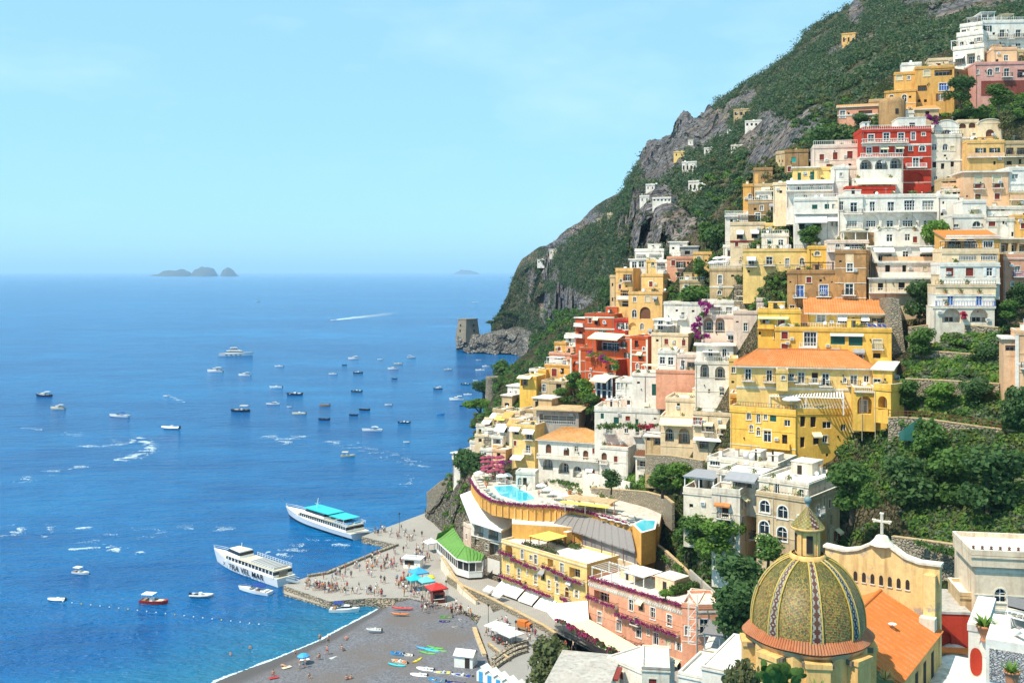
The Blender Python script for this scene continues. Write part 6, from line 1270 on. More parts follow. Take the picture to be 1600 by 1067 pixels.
q=MB();n=2600;P=np.stack([NR.uniform(.22,.62,n)*h.W,np.where(NR.random(n)<.5,NR.uniform(.04,.2,n),NR.uniform(.7,.95,n))*h.dp,np.abs(NR.normal(0,.35,n))],1);link('roof_plants',card_mesh('roof_plants',cards(P,NR.normal(0,1,(n,3)),.2),[LEAF['mid'],LEAF['olive'],LEAF['magenta']],NR.choice(3,n,p=[.5,.4,.1])),h.root,h.loc(0,0,h.h+.2),h.a)
q=MB();cv=[on(x,y,z)-B for x,y,z in((846,944,7.5),(918,938,8.2),(920,968,6.3),(890,975,6),(868,968,6))];q.poly(cv,CLOTH);q.poly([p-Vector((0,0,.12)) for p in cv[::-1]],CLOTH)
for a_,c_ in zip(cv,cv[1:]+cv[:1]):q.poly([a_,a_-Vector((0,0,.4)),c_-Vector((0,0,.4)),c_],CLOTH)
q.build('canopy',h.root)
t=empty('reed_pavilion',on(870,840,14),0,'roof terrace pavilion with a grey reed roof behind the yellow hotel','pavilion');T0=t.location
m,nt,b=nodes('grey_reed');p=pos(nt,6,6,1);c1=mix(nt,noise_n(nt,1.2,5,p),(.19,.17,.165),(.36,.33,.32));nt.links.new(c1,b.inputs['Base Color']);b.inputs['Roughness'].default_value=.95;bump(nt,b,noise_n(nt,2,3,p),1,.15);REED=m
ridge=[on(x,y,19.8) for x,y in((884,803),(915,806),(945,815),(985,830))];eave=[on(x,y,16.6) for x,y in((862,822),(905,832),(945,846),(992,862))]
q=MB();rows_=[]
for k in range(7):
 r_=[]
 for i in range(25):
  f=i/24*3;a=min(2,int(f));g_=f-a;r_.append(eave[a].lerp(eave[a+1],g_).lerp(ridge[a].lerp(ridge[a+1],g_),k/6)-T0+Vector((0,0,.06*sin(i*2.1+k)+.3*sin(pi*k/6))))
 rows_.append(r_)
q.grid(rows_,REED,False);q.grid([[p-Vector((0,0,.3)) for p in rows_[0]],rows_[0]],REED,False);q.build('roof',t)
for i in range(0,25,2):q=MB();[q.bar(rows_[k_][i]+Vector((0,0,.05)),rows_[k_+1][i]+Vector((0,0,.05)),.16,REED,.16) for k_ in range(6)];q.build('batten',t)
for i in range(9):f=i/8*3;a=min(2,int(f));p=eave[a].lerp(eave[a+1],f-a)-T0;q=MB();q.bar(p,p-Vector((0,0,3.2)),.16,WOOD);q.build('post',t)
q=MB()
for a,c in zip(eave[1:],eave[2:]):A_,C_=a-T0,c-T0;q.poly([A_+Vector((.6,.7,-.1)),C_+Vector((.6,.7,-.1)),C_+Vector((.6,.7,-3)),A_+Vector((.6,.7,-3))],REED)
q.build('reed_screen',t)
q=MB();q.prism([(p[0]-T0.x,p[1]-T0.y) for p in plan([(862,838),(905,850),(945,868),(1000,885),(1020,850),(960,830),(890,815)],13.6)],-8,-.2,WALLS['cream'],ROOFW);q.build('terrace',t)
# ---- pink hotel
h=House('salmon pink hotel with flowered balconies and a white dentil cornice','hotel','hotel').block(920,1066,905,1000,th=-48,dp=10,D=205,col='salmon',rows=[('L',934,[940],(32,20),'n'),('V',945,[986],(9,17)),('V',958,[1020],(9,18)),('V',969,[1046],(9,18)),('V',964,[937],(9,17)),('V',977,[967],(10,18)),('V',987,[998],(10,18)),('w',988,[1013],(4,8)),('V',998,[1025],(10,18)),('p',1005,[1044],(9,12)),('R',1010,[1061],(8,14)),('band',907,WHITE),('band',912,WHITE)],ext=4,par=.6)
for x,y,w_ in((921,932,20),(944,941,22),(966,959,28),(998,970,32),(1028,981,34),(918,975,26),(948,989,26),(978,1001,24),(1006,1012,26)):fbox(h,x,y,w_)
o=link('flowers',flower_mesh(round(h.W,1)),h.root,h.loc(0,0,h.h+.7),h.a)
for i in range(44):q=MB();q.box(-.1,.1,-.28,-.003,-.25,0,WHITE);q.build('dentil',h.root,h.loc(h.W*(i+.5)/44,0,h.h-.62),h.a)
h.tubhouse(.55,.75,.5,.95,2.6,'cream').tubhouse(.15,.3,.55,.95,1.8,'cream').pergola(.0,.22,.1,.6,2.3,FRAME);h.pergola(.3,.5,.3,.8,2.3,FRAME,CLOTH)
h.block(1066,1090,945,1028,th=-20,dp=9,D=186.5,col='salmon',rows=[('V',985,[1074],(8,15))],par=.5);h.block(1089,1127,948,1026,th=2,dp=8,D=184.5,col='salmon',rows=[('V',978,[1100],(13,22)),('band',955,WHITE),('terr',990,1090,1109,.7,'iron')],par=.5)
t=h;q=MB()
for i in range(4):
 for dx in(0,1.6):q.bar((dx,0,i*2.2),(dx,0,i*2.2+2.2),.1,FRAME);q.bar((dx,1.2,i*2.2),(dx,1.2,i*2.2+2.2),.1,FRAME)
 q.bar((0,0,i*2.2),(1.6,0,i*2.2),.1,FRAME);q.bar((0,1.2,i*2.2),(1.6,1.2,i*2.2),.1,FRAME);q.bar((0,0,i*2.2),(1.6,0,i*2.2+2.2),.12,FRAME)
q.build('iron_stair',h.root,at(1075,1005,182.5)-h.base,-.3)
tree('clipped bush on the roof of the pink hotel',at(1040,930,190),1.1,'bush','bright',1.4,'bush','bush');tree('tall green hedge rising behind the pink hotel roof',at(1068,925,196),1.7,'hedge','mid',1.0,'hedge','hedge')
def veranda(label,line,zt,zb,cover,post=FRAME):
 t=empty('veranda',on(*line[0],zt),0,label,'veranda');T0=t.location;L=[on(x,y,zt)-T0 for x,y in line]
 k=len(L)//2;q=MB();q.poly(L,cover);q.poly([p-Vector((0,0,.1)) for p in L[::-1]],cover)
 for a,c in zip(L,L[1:]+L[:1]):q.poly([a,a-Vector((0,0,.35)),c-Vector((0,0,.35)),c],cover)
 q.build('roof',t)
 for a,c in zip(L,L[1:]):
  m_=max(1,int((c-a).length/3.2))
  for i in range(m_):p=a.lerp(c,i/m_);q=MB();q.bar(p,p-Vector((0,0,zt-zb)),.12,post);q.build('post',t)
 return t
veranda('flat cream restaurant roof with flower boxes under the pink hotel',[(880,962),(905,958),(1000,1012),(1040,1035),(1010,1042),(930,1005)],6.2,2.3,CLOTHC)
flowers('magenta and green flower hedge along the veranda under the pink hotel',[(870,968,on(870,968,6.4).y),(900,985,on(900,985,6.4).y),(940,1008,on(940,1008,6.4).y),(985,1032,on(985,1032,6.4).y)],.7,70,'magenta',lv=('mid','olive'),name='flower_hedge')
t=empty('iron_fence',on(868,985,2.3),0,'grey iron fence along the street side of the veranda','fence');T0=t.location;L=[on(x,y,2.3)-T0 for x,y in((868,988),(900,1005),(948,1030),(980,1048))]
for a,c in zip(L,L[1:]):
 q=MB()
 for i in range(24):p=a.lerp(c,i/24);q.bar(p,p+Vector((0,0,2.6)),.07,STEEL)
 for z in(.2,1.4,2.6):q.bar(a+Vector((0,0,z)),c+Vector((0,0,z)),.08,STEEL)
 q.build('panel',t)
 # ---- restaurant with the green roof
t=empty('green_roof_restaurant',on(715,875,7),0,'glazed waterfront restaurant with a bright green roof','restaurant');T0=t.location
out=[(681,843),(713,872),(731,877),(752,876),(759,868)];inn=[(684,833),(708,824),(727,852),(757,866)]
m,nt,b=nodes('green_roofing');p=pos(nt);wv=nd(nt,'ShaderNodeTexWave');wv.inputs['Scale'].default_value=.9;wv.inputs['Distortion'].default_value=.6;nt.links.new(p,wv.inputs['Vector']);c1=mix(nt,wv.outputs['Fac'],(.10,.25,.045),(.155,.335,.07));c1=mix(nt,remap(nt,noise_n(nt,.8,4,p),.4,.7,0,.5),c1,(.085,.19,.05));nt.links.new(c1,b.inputs['Base Color']);b.inputs['Roughness'].default_value=.9;GROOF=m
O_=[on(x,y,7)-T0 for x,y in out];I_=[on(x,y,8.6)-T0 for x,y in inn]
q=MB();pts=[I_[0],O_[0]]
q.poly([O_[0],O_[1],I_[2],I_[1]],GROOF);q.poly([O_[0],I_[1],I_[0]],GROOF);q.poly([O_[1],O_[2],I_[2]],GROOF);q.poly([O_[2],O_[3],I_[3],I_[2]],GROOF);q.poly([O_[3],O_[4],I_[3]],GROOF)
q.build('roof',t)
for e0,e1,f0,f1,n_ in((O_[0],O_[1],I_[1],I_[2],9),(O_[2],O_[3],I_[2],I_[3],5)):
 for i in range(n_+1):q=MB();q.bar(e0.lerp(e1,i/n_)+Vector((0,0,.05)),f0.lerp(f1,i/n_)+Vector((0,0,.05)),.12,GROOF,.14);q.build('seam',t)
q=MB()
for a,c in zip(O_,O_[1:]):q.bar(a-Vector((0,0,.15)),c-Vector((0,0,.15)),.25,FRAME,.3)
q.build('fascia',t)
for a,c in zip(O_,O_[1:]):
 n_=max(2,int((c-a).length/1.6));inw=Vector((.25,.25,0))
 for i in range(n_):
  p,r=a.lerp(c,i/n_)+inw,a.lerp(c,(i+1)/n_)+inw;w_=MB()
  w_.bar(p-Vector((0,0,.2)),p-Vector((0,0,2.6)),.2,FRAME);w_.bar(p-Vector((0,0,2.5)),r-Vector((0,0,2.5)),.2,FRAME);o=w_.build('window',t);g_=MB();g_.poly([p-Vector((0,0,.2)),p-Vector((0,0,2.5)),r-Vector((0,0,2.5)),r-Vector((0,0,.2))],GLASS);g_.build('pane',o)
q=MB()
for a,c in zip(O_,O_[1:]):iv=Vector((.2,.2,0));q.poly([a+iv-Vector((0,0,2.5)),a+iv-Vector((0,0,3.9)),c+iv-Vector((0,0,3.9)),c+iv-Vector((0,0,2.5))],FRAME)
q.poly([p-Vector((0,0,3.85)) for p in O_+I_[::-1]],WALLS['grey']);q.build('parapet',t)
q=MB()
for a,c in zip(O_,O_[1:]):iv=Vector((1.6,1.6,0));q.poly([a+iv-Vector((0,0,3.8)),a+iv-Vector((0,0,8)),c+iv-Vector((0,0,8)),c+iv-Vector((0,0,3.8))],WALLS['rubble'])
q.build('base',t)
stonewall('stone retaining wall with stairs between quay and hotels',[(x,y,on(x,y,3.3).y) for x,y in((700,899),(722,914),(760,931),(800,951),(850,977),(868,989))],1.9,down=1)
stonewall('sloping stair wall on the left of the stone retaining wall',[(690,868,on(690,868,5).y),(705,893,on(705,893,4).y),(722,918,on(722,918,3.2).y),(745,938,on(745,938,2.6).y)],2.4,TRIM,.5,1)
t=empty('terrace',on(780,930,2.7),0);t['kind']='structure';q=MB();q.prism([(p[0]-t.location.x,p[1]-t.location.y) for p in plan([(700,901),(722,916),(760,933),(800,953),(850,979),(905,990),(870,950),(790,912),(740,895)],2.7)],-3,-.05,WALLS['rubble'],PAVE);q.build('paving',t)
q=MB();q.prism([(p[0]-t.location.x,p[1]-t.location.y) for p in plan([(860,985),(920,1000),(1010,1060),(1120,1030),(1140,1060),(1120,1100),(960,1110)],2.3)],-3,-.45,WALLS['rubble'],STREET);q.build('yard',t)
for(bo,bw,pr) in FLOWERS:link('flowers',flower_mesh(round(bw,1)),bo,(0,-pr+.1,.35))
for l,x,y,w_ in(('grey awning left of the row of white awnings',776,921,2.6),('small white awning above the stair foot',762,914,2.2)):
 p=on(x,y,4.6);o=link('awning',awning_mesh(w_,1.6,.6,CLOTH),None,p,-.75);tag(o,l,'awning')
flowers('green hedge along the white wall under the villa',[(842,745,264),(870,752,260),(905,760,255)],.8,40,'mid',name='hedge',cat='hedge',lv=('bright','dark'))
flowers('green vines hanging over the terrace wall under the wooden fence',[(1390,660,179),(1440,664,176),(1500,676,172),(1560,684,168)],1.1,60,'mid',name='vine',cat='vine',lv=('bright','dark'))
flowers('ivy hanging from the tall stone wall behind the church',[(1430,850,146.5),(1480,862,142.5),(1510,868,140)],.9,26,'mid',name='ivy',cat='ivy',lv=('dark',))
flowers('green creepers on the stone wall beside the stairs',[(1030,866,216),(1060,890,206),(1095,925,198)],.9,36,'mid',name='creeper',cat='creeper',lv=('bright','dark'))
h=H('small white pool house with an arch behind the pool',806,836,738,762,th=-14,dp=4,col='white',D=257,rows=[('a',752,[812],(6,12)),('D',752,[820],(6,12))],ext=1)
for i,(x,y) in enumerate([(748,750),(757,746),(846,770),(856,776),(868,782),(880,786),(900,788)]):umbrella('folded-out white umbrella standing on the pool deck',on(x,y,ZD),1.4,2.4,CLOTH,'white umbrellas on the pool deck')
for i,(x,y) in enumerate([(842,758),(850,762),(858,766),(866,770),(874,774),(845,784),(855,787),(866,788),(876,790),(898,795),(908,797),(918,796)]):
 o=empty('deck_table',on(x,y,ZD),RN.random(),'small white table on the pool deck','table','tables on the pool deck');link('table_top',CHAIRM,o)
for i,(x,y) in enumerate([(812,752),(822,750),(834,752),(846,750),(860,756),(800,742),(770,748),(890,772),(905,776),(940,785),(955,790),(760,758)]):
 o=empty('planter',on(x,y,ZD),0,'terracotta planter with a shrub on the pool deck','planter','planters on the pool deck');o.scale=(1.8,1.8,1.8);link('pot',_cl('flower_pot',_potp),o);link('plant',PLM,o)
for i,(x,y) in enumerate([(815,762),(845,758)]):
 o=empty('bare_tree',on(x+8,y+4,ZD),0,'bare twiggy small tree on the pool deck, '+('left' if i==0 else 'right')+' of two','tree');q=MB();q.tube([(0,0,0),(.05,0,1.0)],[.1,.07],BARK,5)
 for k_ in range(12):a_=k_*2.4;q.tube([(.05,0,.9),(cos(a_)*.5,sin(a_)*.5,1.6),(cos(a_)*.9,sin(a_)*.9,2.2+.2*sin(k_))],[.05,.035,.015],BARK,4)
 q.build('trunk',o)
q=MB()
# ================================================================ church with the tiled dome, foreground houses
DC=Vector(((1262-800)/1600*100,100,0));ZB=CH-(976-424)/1600*100
t=empty('church',(DC.x,DC.y,ZB),0,'yellow church with a majolica tiled dome, lantern and orange nave roof','church');CHU=t
R0,HD=5.25,6.75
def prof(f):
 a=f*1.36;return R0*(cos(a)**.92)*(1.0+.03*sin(a*2)),HD*(sin(a)**1.02)/sin(1.36)
m,nt,b=nodes('majolica');ca_=nd(nt,'ShaderNodeAttribute',attribute_name='tile');p=pos(nt)
c1=mix(nt,remap(nt,noise_n(nt,1.2,5,p),.45,.75,0,.55),ca_.outputs['Color'],(.09,.07,.035));nt.links.new(c1,b.inputs['Base Color']);b.inputs['Roughness'].default_value=.5;b.inputs['Specular IOR Level'].default_value=.4;MAJ=m
NR_,NA=62,232
V,F_,C_=[],[],[]
YEL,GRN,DGR,ORA,BRN,WHI,BLK=(.31,.225,.055),(.15,.14,.04),(.065,.07,.027),(.36,.15,.04),(.10,.035,.02),(.32,.30,.25),(.02,.022,.035)
ribc=[radians(-97+45*k) for k in range(8)]
for r in range(NR_):
 f0,f1=r/NR_,(r+1.25)/NR_;r0,z0=prof(f0);r1,z1=prof(min(1,f1))
 for a in range(NA):
  A0=2*pi*(a+.06+.5*(r%2))/NA;A1=2*pi*(a+.94+.5*(r%2))/NA;am=(A0+A1)/2
  d=min(abs((am-c+pi)%(2*pi)-pi) for c in ribc)
  bi=len(V);e=.055+.02*RN.random()
  V+=[((r0+e)*cos(A0),(r0+e)*sin(A0),z0),((r0+e)*cos(A1),(r0+e)*sin(A1),z0),(r1*cos(A1),r1*sin(A1),z1),(r1*cos(A0),r1*sin(A0),z1)]
  F_.append((bi,bi+1,bi+2,bi+3))
  u=((am-ribc[0])%(pi/4))/(pi/4)*28;k1=(u+r)%7;k2=(u-r)%7
  if f0<.55 and(k1<1 or k2<1):col=ORA if r%3 else YEL
  elif f0<.62 and(abs(k1-3.5)<.6 or abs(k2-3.5)<.6):col=YEL
  else:col=GRN if RN.random()<.62 else(YEL if RN.random()<.72 else DGR)
  k=RN.uniform(.72,1.2);C_.append([min(1,x*k) for x in col]+[1])
me=bpy.data.meshes.new('dome_tiles');me.from_pydata(V,[],F_);me.materials.append(MAJ);at_=me.attributes.new('tile','FLOAT_COLOR','FACE');at_.data.foreach_set('color',[x for c in C_ for x in c]);me.update()
o=link('dome_tiles',me,t);o['kind']='stuff'
q=MB();q.lathe([prof(f) for f in np.linspace(0,1,24)],plain('dome_bed',(.20,.17,.06),.8),48);q.build('dome',t)
YROPE=plain('yellow_majolica',(.50,.36,.08),.4)
for k,c in enumerate(ribc):
 V,F_,C_=[],[],[]
 dark=BLK if k in(1,2) else BRN;n=60
 for r in range(n):
  f0,f1=r/n,(r+1)/n;(r0,z0),(r1,z1)=prof(f0),prof(f1);nu=8
  for j in range(nu):
   def P(f,rr,zz,u):w=.52-.30*f;return((rr+.13)*cos(c)-u*w*sin(c),(rr+.13)*sin(c)+u*w*cos(c),zz+.03)
   u0,u1=-1+2*j/nu,-1+2*(j+1)/nu;bi=len(V);V+=[P(f0,r0,z0,u0),P(f0,r0,z0,u1),P(f1,r1,z1,u1),P(f1,r1,z1,u0)];F_.append((bi,bi+1,bi+2,bi+3))
   x=abs(j-3.5)-.5;y=abs((r%5)-2);C_.append((list(dark) if(x+y*1.0<2.6 and not(x<.6 and y<.6 and k%2)) else(list(WHI) if x+y<4.2 else list(dark)))+[1])
 me=bpy.data.meshes.new('rib_tiles');me.from_pydata(V,[],F_);me.materials.append(MAJ);at_=me.attributes.new('tile','FLOAT_COLOR','FACE');at_.data.foreach_set('color',[x for c_ in C_ for x in c_]);me.update();rb=link('rib',me,t)
 for u in(-1,1):
  pts=[]
  for f in np.linspace(0,1,28):rr,zz=prof(f);w=.56-.32*f;pts.append(((rr+.12)*cos(c)-u*w*sin(c),(rr+.12)*sin(c)+u*w*cos(c),zz+.03))
  mb=MB();mb.tube(pts,.085,YROPE,5);mb.build('rope_edge',rb)
EAVT=tilemat('eave_tile',(.46,.16,.07),(.38,.13,.06),(.34,.20,.12))
def eaver(a):return 5.85+.36*max(0,cos(4*(a-ribc[0])*1))**1.5
q=MB();q.grid([[(eaver(2*pi*j/96)*cos(2*pi*j/96),eaver(2*pi*j/96)*sin(2*pi*j/96),-.78) for j in range(96)],[(5.3*cos(2*pi*j/96),5.3*sin(2*pi*j/96),.06) for j in range(96)]],EAVT,True,True)
q.grid([[(eaver(2*pi*j/96)*cos(2*pi*j/96),eaver(2*pi*j/96)*sin(2*pi*j/96),-.84) for j in range(96)],[(5.4*cos(2*pi*j/96),5.4*sin(2*pi*j/96),-1.5) for j in range(96)]],WALLS['tan'],True,True);ev=q.build('eave',t)
for j in range(132):
 a=2*pi*j/132;e=eaver(a);mb=MB() if j==0 else mb
 mb=MB();mb.tube([(0,0,0),(0,0,1)],.12,TILE,5) if False else None
 pts=[(e*cos(a),e*sin(a),-.74),(5.25*cos(a),5.25*sin(a),.12)];mb.tube(pts,[.17,.12],EAVT,5);mb.build('eave_tile',t)
q=MB()
oc=[(5.6*cos(ribc[0]+radians(22.5)+k*pi/4),5.6*sin(ribc[0]+radians(22.5)+k*pi/4)) for k in range(8)]
q.prism(oc,-14,-1.3,WALLS['sand']);q.build('drum',t)
for k,c in enumerate(ribc):
 mb=MB();mb.box(-1.05,1.05,-.55,.55,-14,-1.42,WALLS['sand']);mb.box(-1.2,1.2,-.7,.7,-1.9,-1.44,WALLS['sand']);mb.build('pilaster',t,(5.7*cos(c),5.7*sin(c),0),c+pi/2)
for k in range(8):
 c=ribc[0]+radians(22.5)+k*pi/4;c2=c-radians(22.5)*0
for k in range(8):
 p,r=Vector((*oc[k],0)),Vector((*oc[(k+1)%8],0));mid_=(p+r)/2;ang=atan2((r-p).y,(r-p).x)
 mb=MB();mb.box(-.75,.75,-.12,.1,-5.6,-2.6,TRIM);mb.box(-.55,.55,-.16,-.125,-5.4,-2.8,DARK);mb.build('window',t,mid_*.985+mid_.normalized()*.12,ang+pi) if k%2==0 else None
for c in ribc:
 for s_ in(-.9,.9):mb=MB();mb.box(-.28,.28,-.35,.35,-1.95,-1.5,plain('grey_corbel',(.16,.13,.1),.9));a=c+s_*.22;mb.build('corbel',t,(5.7*cos(a),5.7*sin(a),0),a+pi/2)
zl=HD-.15
q=MB();q.lathe([(1.75,zl-.1),(1.75,zl+.35),(1.55,zl+.45)],WALLS['sand'],24);q.lathe([(1.2,zl+.4),(1.2,zl+2.7)],WALLS['sand'],8,a0=pi/8,smooth=False);q.lathe([(1.25,zl+2.7),(1.62,zl+2.85),(1.62,zl+3.05),(1.4,zl+3.15)],WALLS['sand'],24);q.build('lantern',t)
for k in range(8):
 a=ribc[0]+k*pi/4;mb=MB();mb.box(-.3,.3,-.06,.06,zl+.7,zl+2.35,DARK)
 if k%2==0:mb.build('lantern_window',t,(1.13*cos(a),1.13*sin(a),0),a+pi/2)
 else:mb=MB();mb.box(-.2,.2,-.1,.1,zl+.4,zl+2.7,WALLS['sand']);mb.build('lantern_pier',t,(1.2*cos(a),1.2*sin(a),0),a+pi/2)
V,F_,C_=[],[],[]
for r in range(12):
 for a in range(36):
  f0,f1=r/12,(r+1.2)/12;rr=lambda f:1.5*(1-min(1,f))+.06;A0,A1=2*pi*a/36,2*pi*(a+.95)/36;bi=len(V)
  V+=[((rr(f0)+.03)*cos(A0),(rr(f0)+.03)*sin(A0),zl+3.1+1.9*f0),((rr(f0)+.03)*cos(A1),(rr(f0)+.03)*sin(A1),zl+3.1+1.9*f0),(rr(f1)*cos(A1),rr(f1)*sin(A1),zl+3.1+1.9*min(1,f1)),(rr(f1)*cos(A0),rr(f1)*sin(A0),zl+3.1+1.9*min(1,f1))];F_.append((bi,bi+1,bi+2,bi+3))
  on_=(a%9) in(0,1,2);col=(BRN if(r+a)%3 else WHI) if on_ and(a//9)%2 else(GRN if(r+a)%2 else YEL);C_.append([x*RN.uniform(.8,1.15) for x in col]+[1])
me=bpy.data.meshes.new('spire_tiles');me.from_pydata(V,[],F_);me.materials.append(MAJ);at_=me.attributes.new('tile','FLOAT_COLOR','FACE');at_.data.foreach_set('color',[x for c_ in C_ for x in c_]);me.update();o=link('spire_tiles',me,t);o['kind']='stuff'
q=MB();q.lathe([(.14,zl+4.8),(.06,zl+5.3)],STEEL,8);q.lathe([(.37*sin(pi*i/10)+.001,zl+5.62-.37*cos(pi*i/10)) for i in range(11)],plain('verdigris',(.20,.27,.26),.5),16);q.tube([(0,0,zl+5.9),(0,0,zl+6.5)],.03,STEEL,5);q.build('finial',t)
FW0=Vector((44.2,122,0));ax=Vector((-.571,-.821,0));rt=Vector((.821,-.571,0));N0=Vector((DC.x,DC.y,ZB))
def nv(u,v,z):"u to the right along the gable wall, v towards the dome, z absolute";return FW0+rt*u+ax*v+Vector((0,0,z))-N0
SAND=WALLS['sand'];q=MB()
GWALL=plaster('church_gable',(.84,.58,.26),.6,(.40,.33,.27),.585)
top=[(-6.6,41.4),(-4.2,41.2),(-2.6,41.6),(-1.2,42.4),(0,42.8),(1.2,42.4),(2.6,41.5),(4.2,41.1),(6.6,41.2)]
for v in(0,1.0):q.poly([nv(u,v,z) for u,z in top]+[nv(6.6,v,22),nv(-6.6,v,22)],GWALL)
for(u0,z0),(u1,z1) in zip(top,top[1:]):q.poly([nv(u0,0,z0),nv(u1,0,z1),nv(u1,1,z1),nv(u0,1,z0)],GWALL)
q.poly([nv(6.6,0,41.2),nv(6.6,1,41.2),nv(6.6,1,22),nv(6.6,0,22)],GWALL);q.poly([nv(-6.6,0,41.4),nv(-6.6,0,22),nv(-6.6,1,22),nv(-6.6,1,41.4)],GWALL);q.build('gable_wall',t)
q=MB()
for(u0,z0),(u1,z1) in zip(top,top[1:]):q.bar(nv(u0*1.03,.5,z0+.13),nv(u1*1.03,.5,z1+.13),1.5,TRIM,.26)
q.build('coping',t)
for i in range(7):u=-2.95+i*1.0;mb=MB();mb.poly([nv(u-.22+x*.44,1.04,37.9+z) for x,z in[(0,0),(0,.9),(.15,1.1),(.5,1.2),(.85,1.1),(1,.9),(1,0)]],DARK);mb.bar(nv(u-.3,1.06,37.85),nv(u+.3,1.06,37.85),.12,TRIM);mb.build('slit_window',t)
q=MB();q.prism([(nv(u,v,0).x,nv(u,v,0).y) for u,v in((5.0,1.0),(6.3,1.0),(6.3,1.9),(5.0,1.9))],33.5-ZB,40.2-ZB,GWALL);q.build('pilaster',t)
q=MB();q.prism([(nv(u,v,0).x,nv(u,v,0).y) for u,v in((4.8,1.9),(6.5,1.9),(6.5,3.1),(4.8,3.1))],33.5-ZB,35.6-ZB,TRIM);q.build('pedestal',t)
q=MB();q.lathe([(1.5,42.6),(1.0,43.1),(.7,43.6),(.3,43.8)],TRIM,8,smooth=False);cb=q.build('cross_base',t,nv(0,.5,0)+Vector((0,0,-0))-Vector((0,0,0)))
q=MB();cx_=nv(0,.5,43.5)
q.bar(cx_,cx_+Vector((0,0,2.7)),.26,TRIM);q.bar(cx_+Vector((0,0,1.85))-rt*.9,cx_+Vector((0,0,1.85))+rt*.9,.25,TRIM)
for e in(Vector((0,0,2.7)),Vector((0,0,1.85))-rt*.9,Vector((0,0,1.85))+rt*.9):
 for k in range(3):a=2*pi*k/3+.5;d_=Vector((0,0,.13))*sin(a)+rt*.13*cos(a);c_=cx_+e+d_;q.lathe([(.16*sin(pi*i/6)+.001,c_.z-.16*cos(pi*i/6)) for i in range(7)],TRIM,8,(c_.x,c_.y))
q.build('cross',t)
LN=19.5
def roofz(u):return 37.2-abs(u)*.49
q=MB()
for s_ in(1,-1):q.poly([nv(0,1,37.1),nv(s_*6.9,1,roofz(6.9)-.1),nv(s_*6.9,LN,roofz(6.9)-.1),nv(0,LN,37.1)],TILEN)
q.build('nave_roof',t)
for s_ in(1,-1):
 for i in range(46 if s_>0 else 30):
  v=1.25+i*(LN-1.3)/46;mb=MB();mb.tube([nv(s_*7.0,v,roofz(7.0)+.02),nv(s_*3.5,v,roofz(3.5)+.05),nv(0.05*s_,v,37.2)],.17,TILEN if i%3 else TILE,5);mb.build('roof_tile_row',t)
mb=MB();mb.tube([nv(0,1,37.3),nv(0,LN,37.3)],.22,TILEN,8);mb.build('ridge_tile',t)
q=MB();q.poly([nv(6.5,1,22),nv(6.5,LN,22),nv(6.5,LN,34),nv(6.5,1,34)],SAND);q.poly([nv(-6.5,1,22),nv(-6.5,1,34),nv(-6.5,LN,34),nv(-6.5,LN,22)],SAND);q.build('nave_wall',t)
for v in(4.2,7.8,11.4):mb=MB();mb.poly([nv(6.53,v-.6,29.3),nv(6.53,v+.6,29.3),nv(6.53,v+.6,32.4),nv(6.53,v-.6,32.4)],DARK);mb.bar(nv(6.6,v-.7,29.2),nv(6.6,v+.7,29.2),.25,TRIM);mb.build('window',t)
mb=MB();mb.tube([nv(3.4,9,35.6),nv(3.4,9,36.2)],.04,STEEL,5);mb.lathe([(.12,0),(.42,.12),(.46,.16)],FRAME,12,(nv(3.4,9,0).x,nv(3.4,9,0).y));
for i in range(len(mb.v)):
 if mb.v[i][2]<1 and mb.v[i][2]>=0:mb.v[i]=(mb.v[i][0],mb.v[i][1],mb.v[i][2]+nv(3.4,9,36.1).z)
mb.build('satellite_dish',t)
# ---- buildings round the church
h=H('dark red house with a grey flat roof and white arched doorway beside the church',1462,1516,958,1012,th=-6,dp=9,col='red',D=124,roof='slab',ov=.1,roofm=ROOFG,rows=[('n',1000,[1474],(22,30))],ext=6)
q=MB();q.box(-2,8,-1.5,0,0,.2,TILEN);q.build('porch_roof',h.root,at(1475,1013,122)-h.base,-.1)
h=H('beige chapel with a dark arched window and a balustrade cut by the right edge',1524,1680,884,960,th=-10,dp=10,col='chapel',D=124,name='chapel',cat='chapel',rows=[('a',930,[1563],(17,22)),('band',888,TRIM),('band',883,TRIM),('band',950,TRIM)],ext=9,par=.3)
h.block(1518,1690,866,882,th=-10,dp=9,D=123.6,col='chapel',ext=.2,par=.6,roof='flat')
for i in range(12):q=MB();q.lathe([(.12,0),(.3,.2),(.12,.45),(.22,.6),(0,.75)],plain('brown_urn',(.16,.07,.05),.8),6);q.build('finial',h.root,h.loc(h.W*(i+.5)/12,1.2,h.h+.1),0)
t=empty('white_roof',on(1480,1030,29),0,'low white rounded roof between the nave and the terrace house','roof');q=MB();rows_=[]
for k in range(9):
 f=k/8;A_,C_=on(1466,1008,29),on(1420,1110,29);E_,G_=on(1518,1003,29),on(1535,1110,29);rows_.append([A_.lerp(E_,f)-t.location+Vector((0,0,1.0*sin(pi*f))),C_.lerp(G_,f)-t.location+Vector((0,0,1.0*sin(pi*f)))])
q.grid(rows_,ROOFW);q.build('roof',t);q=MB()
for i in(0,1):q.poly([r[i] for r in rows_]+[rows_[-1][i]-Vector((0,0,6)),rows_[0][i]-Vector((0,0,6))],WHITE)
for r in(rows_[0],rows_[-1]):q.poly([r[0],r[1],r[1]-Vector((0,0,6)),r[0]-Vector((0,0,6))],WHITE)
q.build('wall',t)
h=H('stone house with a pale roof behind the potted plant',1500,1530,930,1010,th=-10,dp=6,col='tan',D=126,ext=5)
h=H('bright white terrace house with a brick screen parapet in the lower right corner',1513,1540,984,1120,th=-30,dp=5,col='white',D=50,ext=8,roof='slab',ov=.05,rows=[])
q=MB();q.lathe([(0.001,0)],REDP,4) if False else None
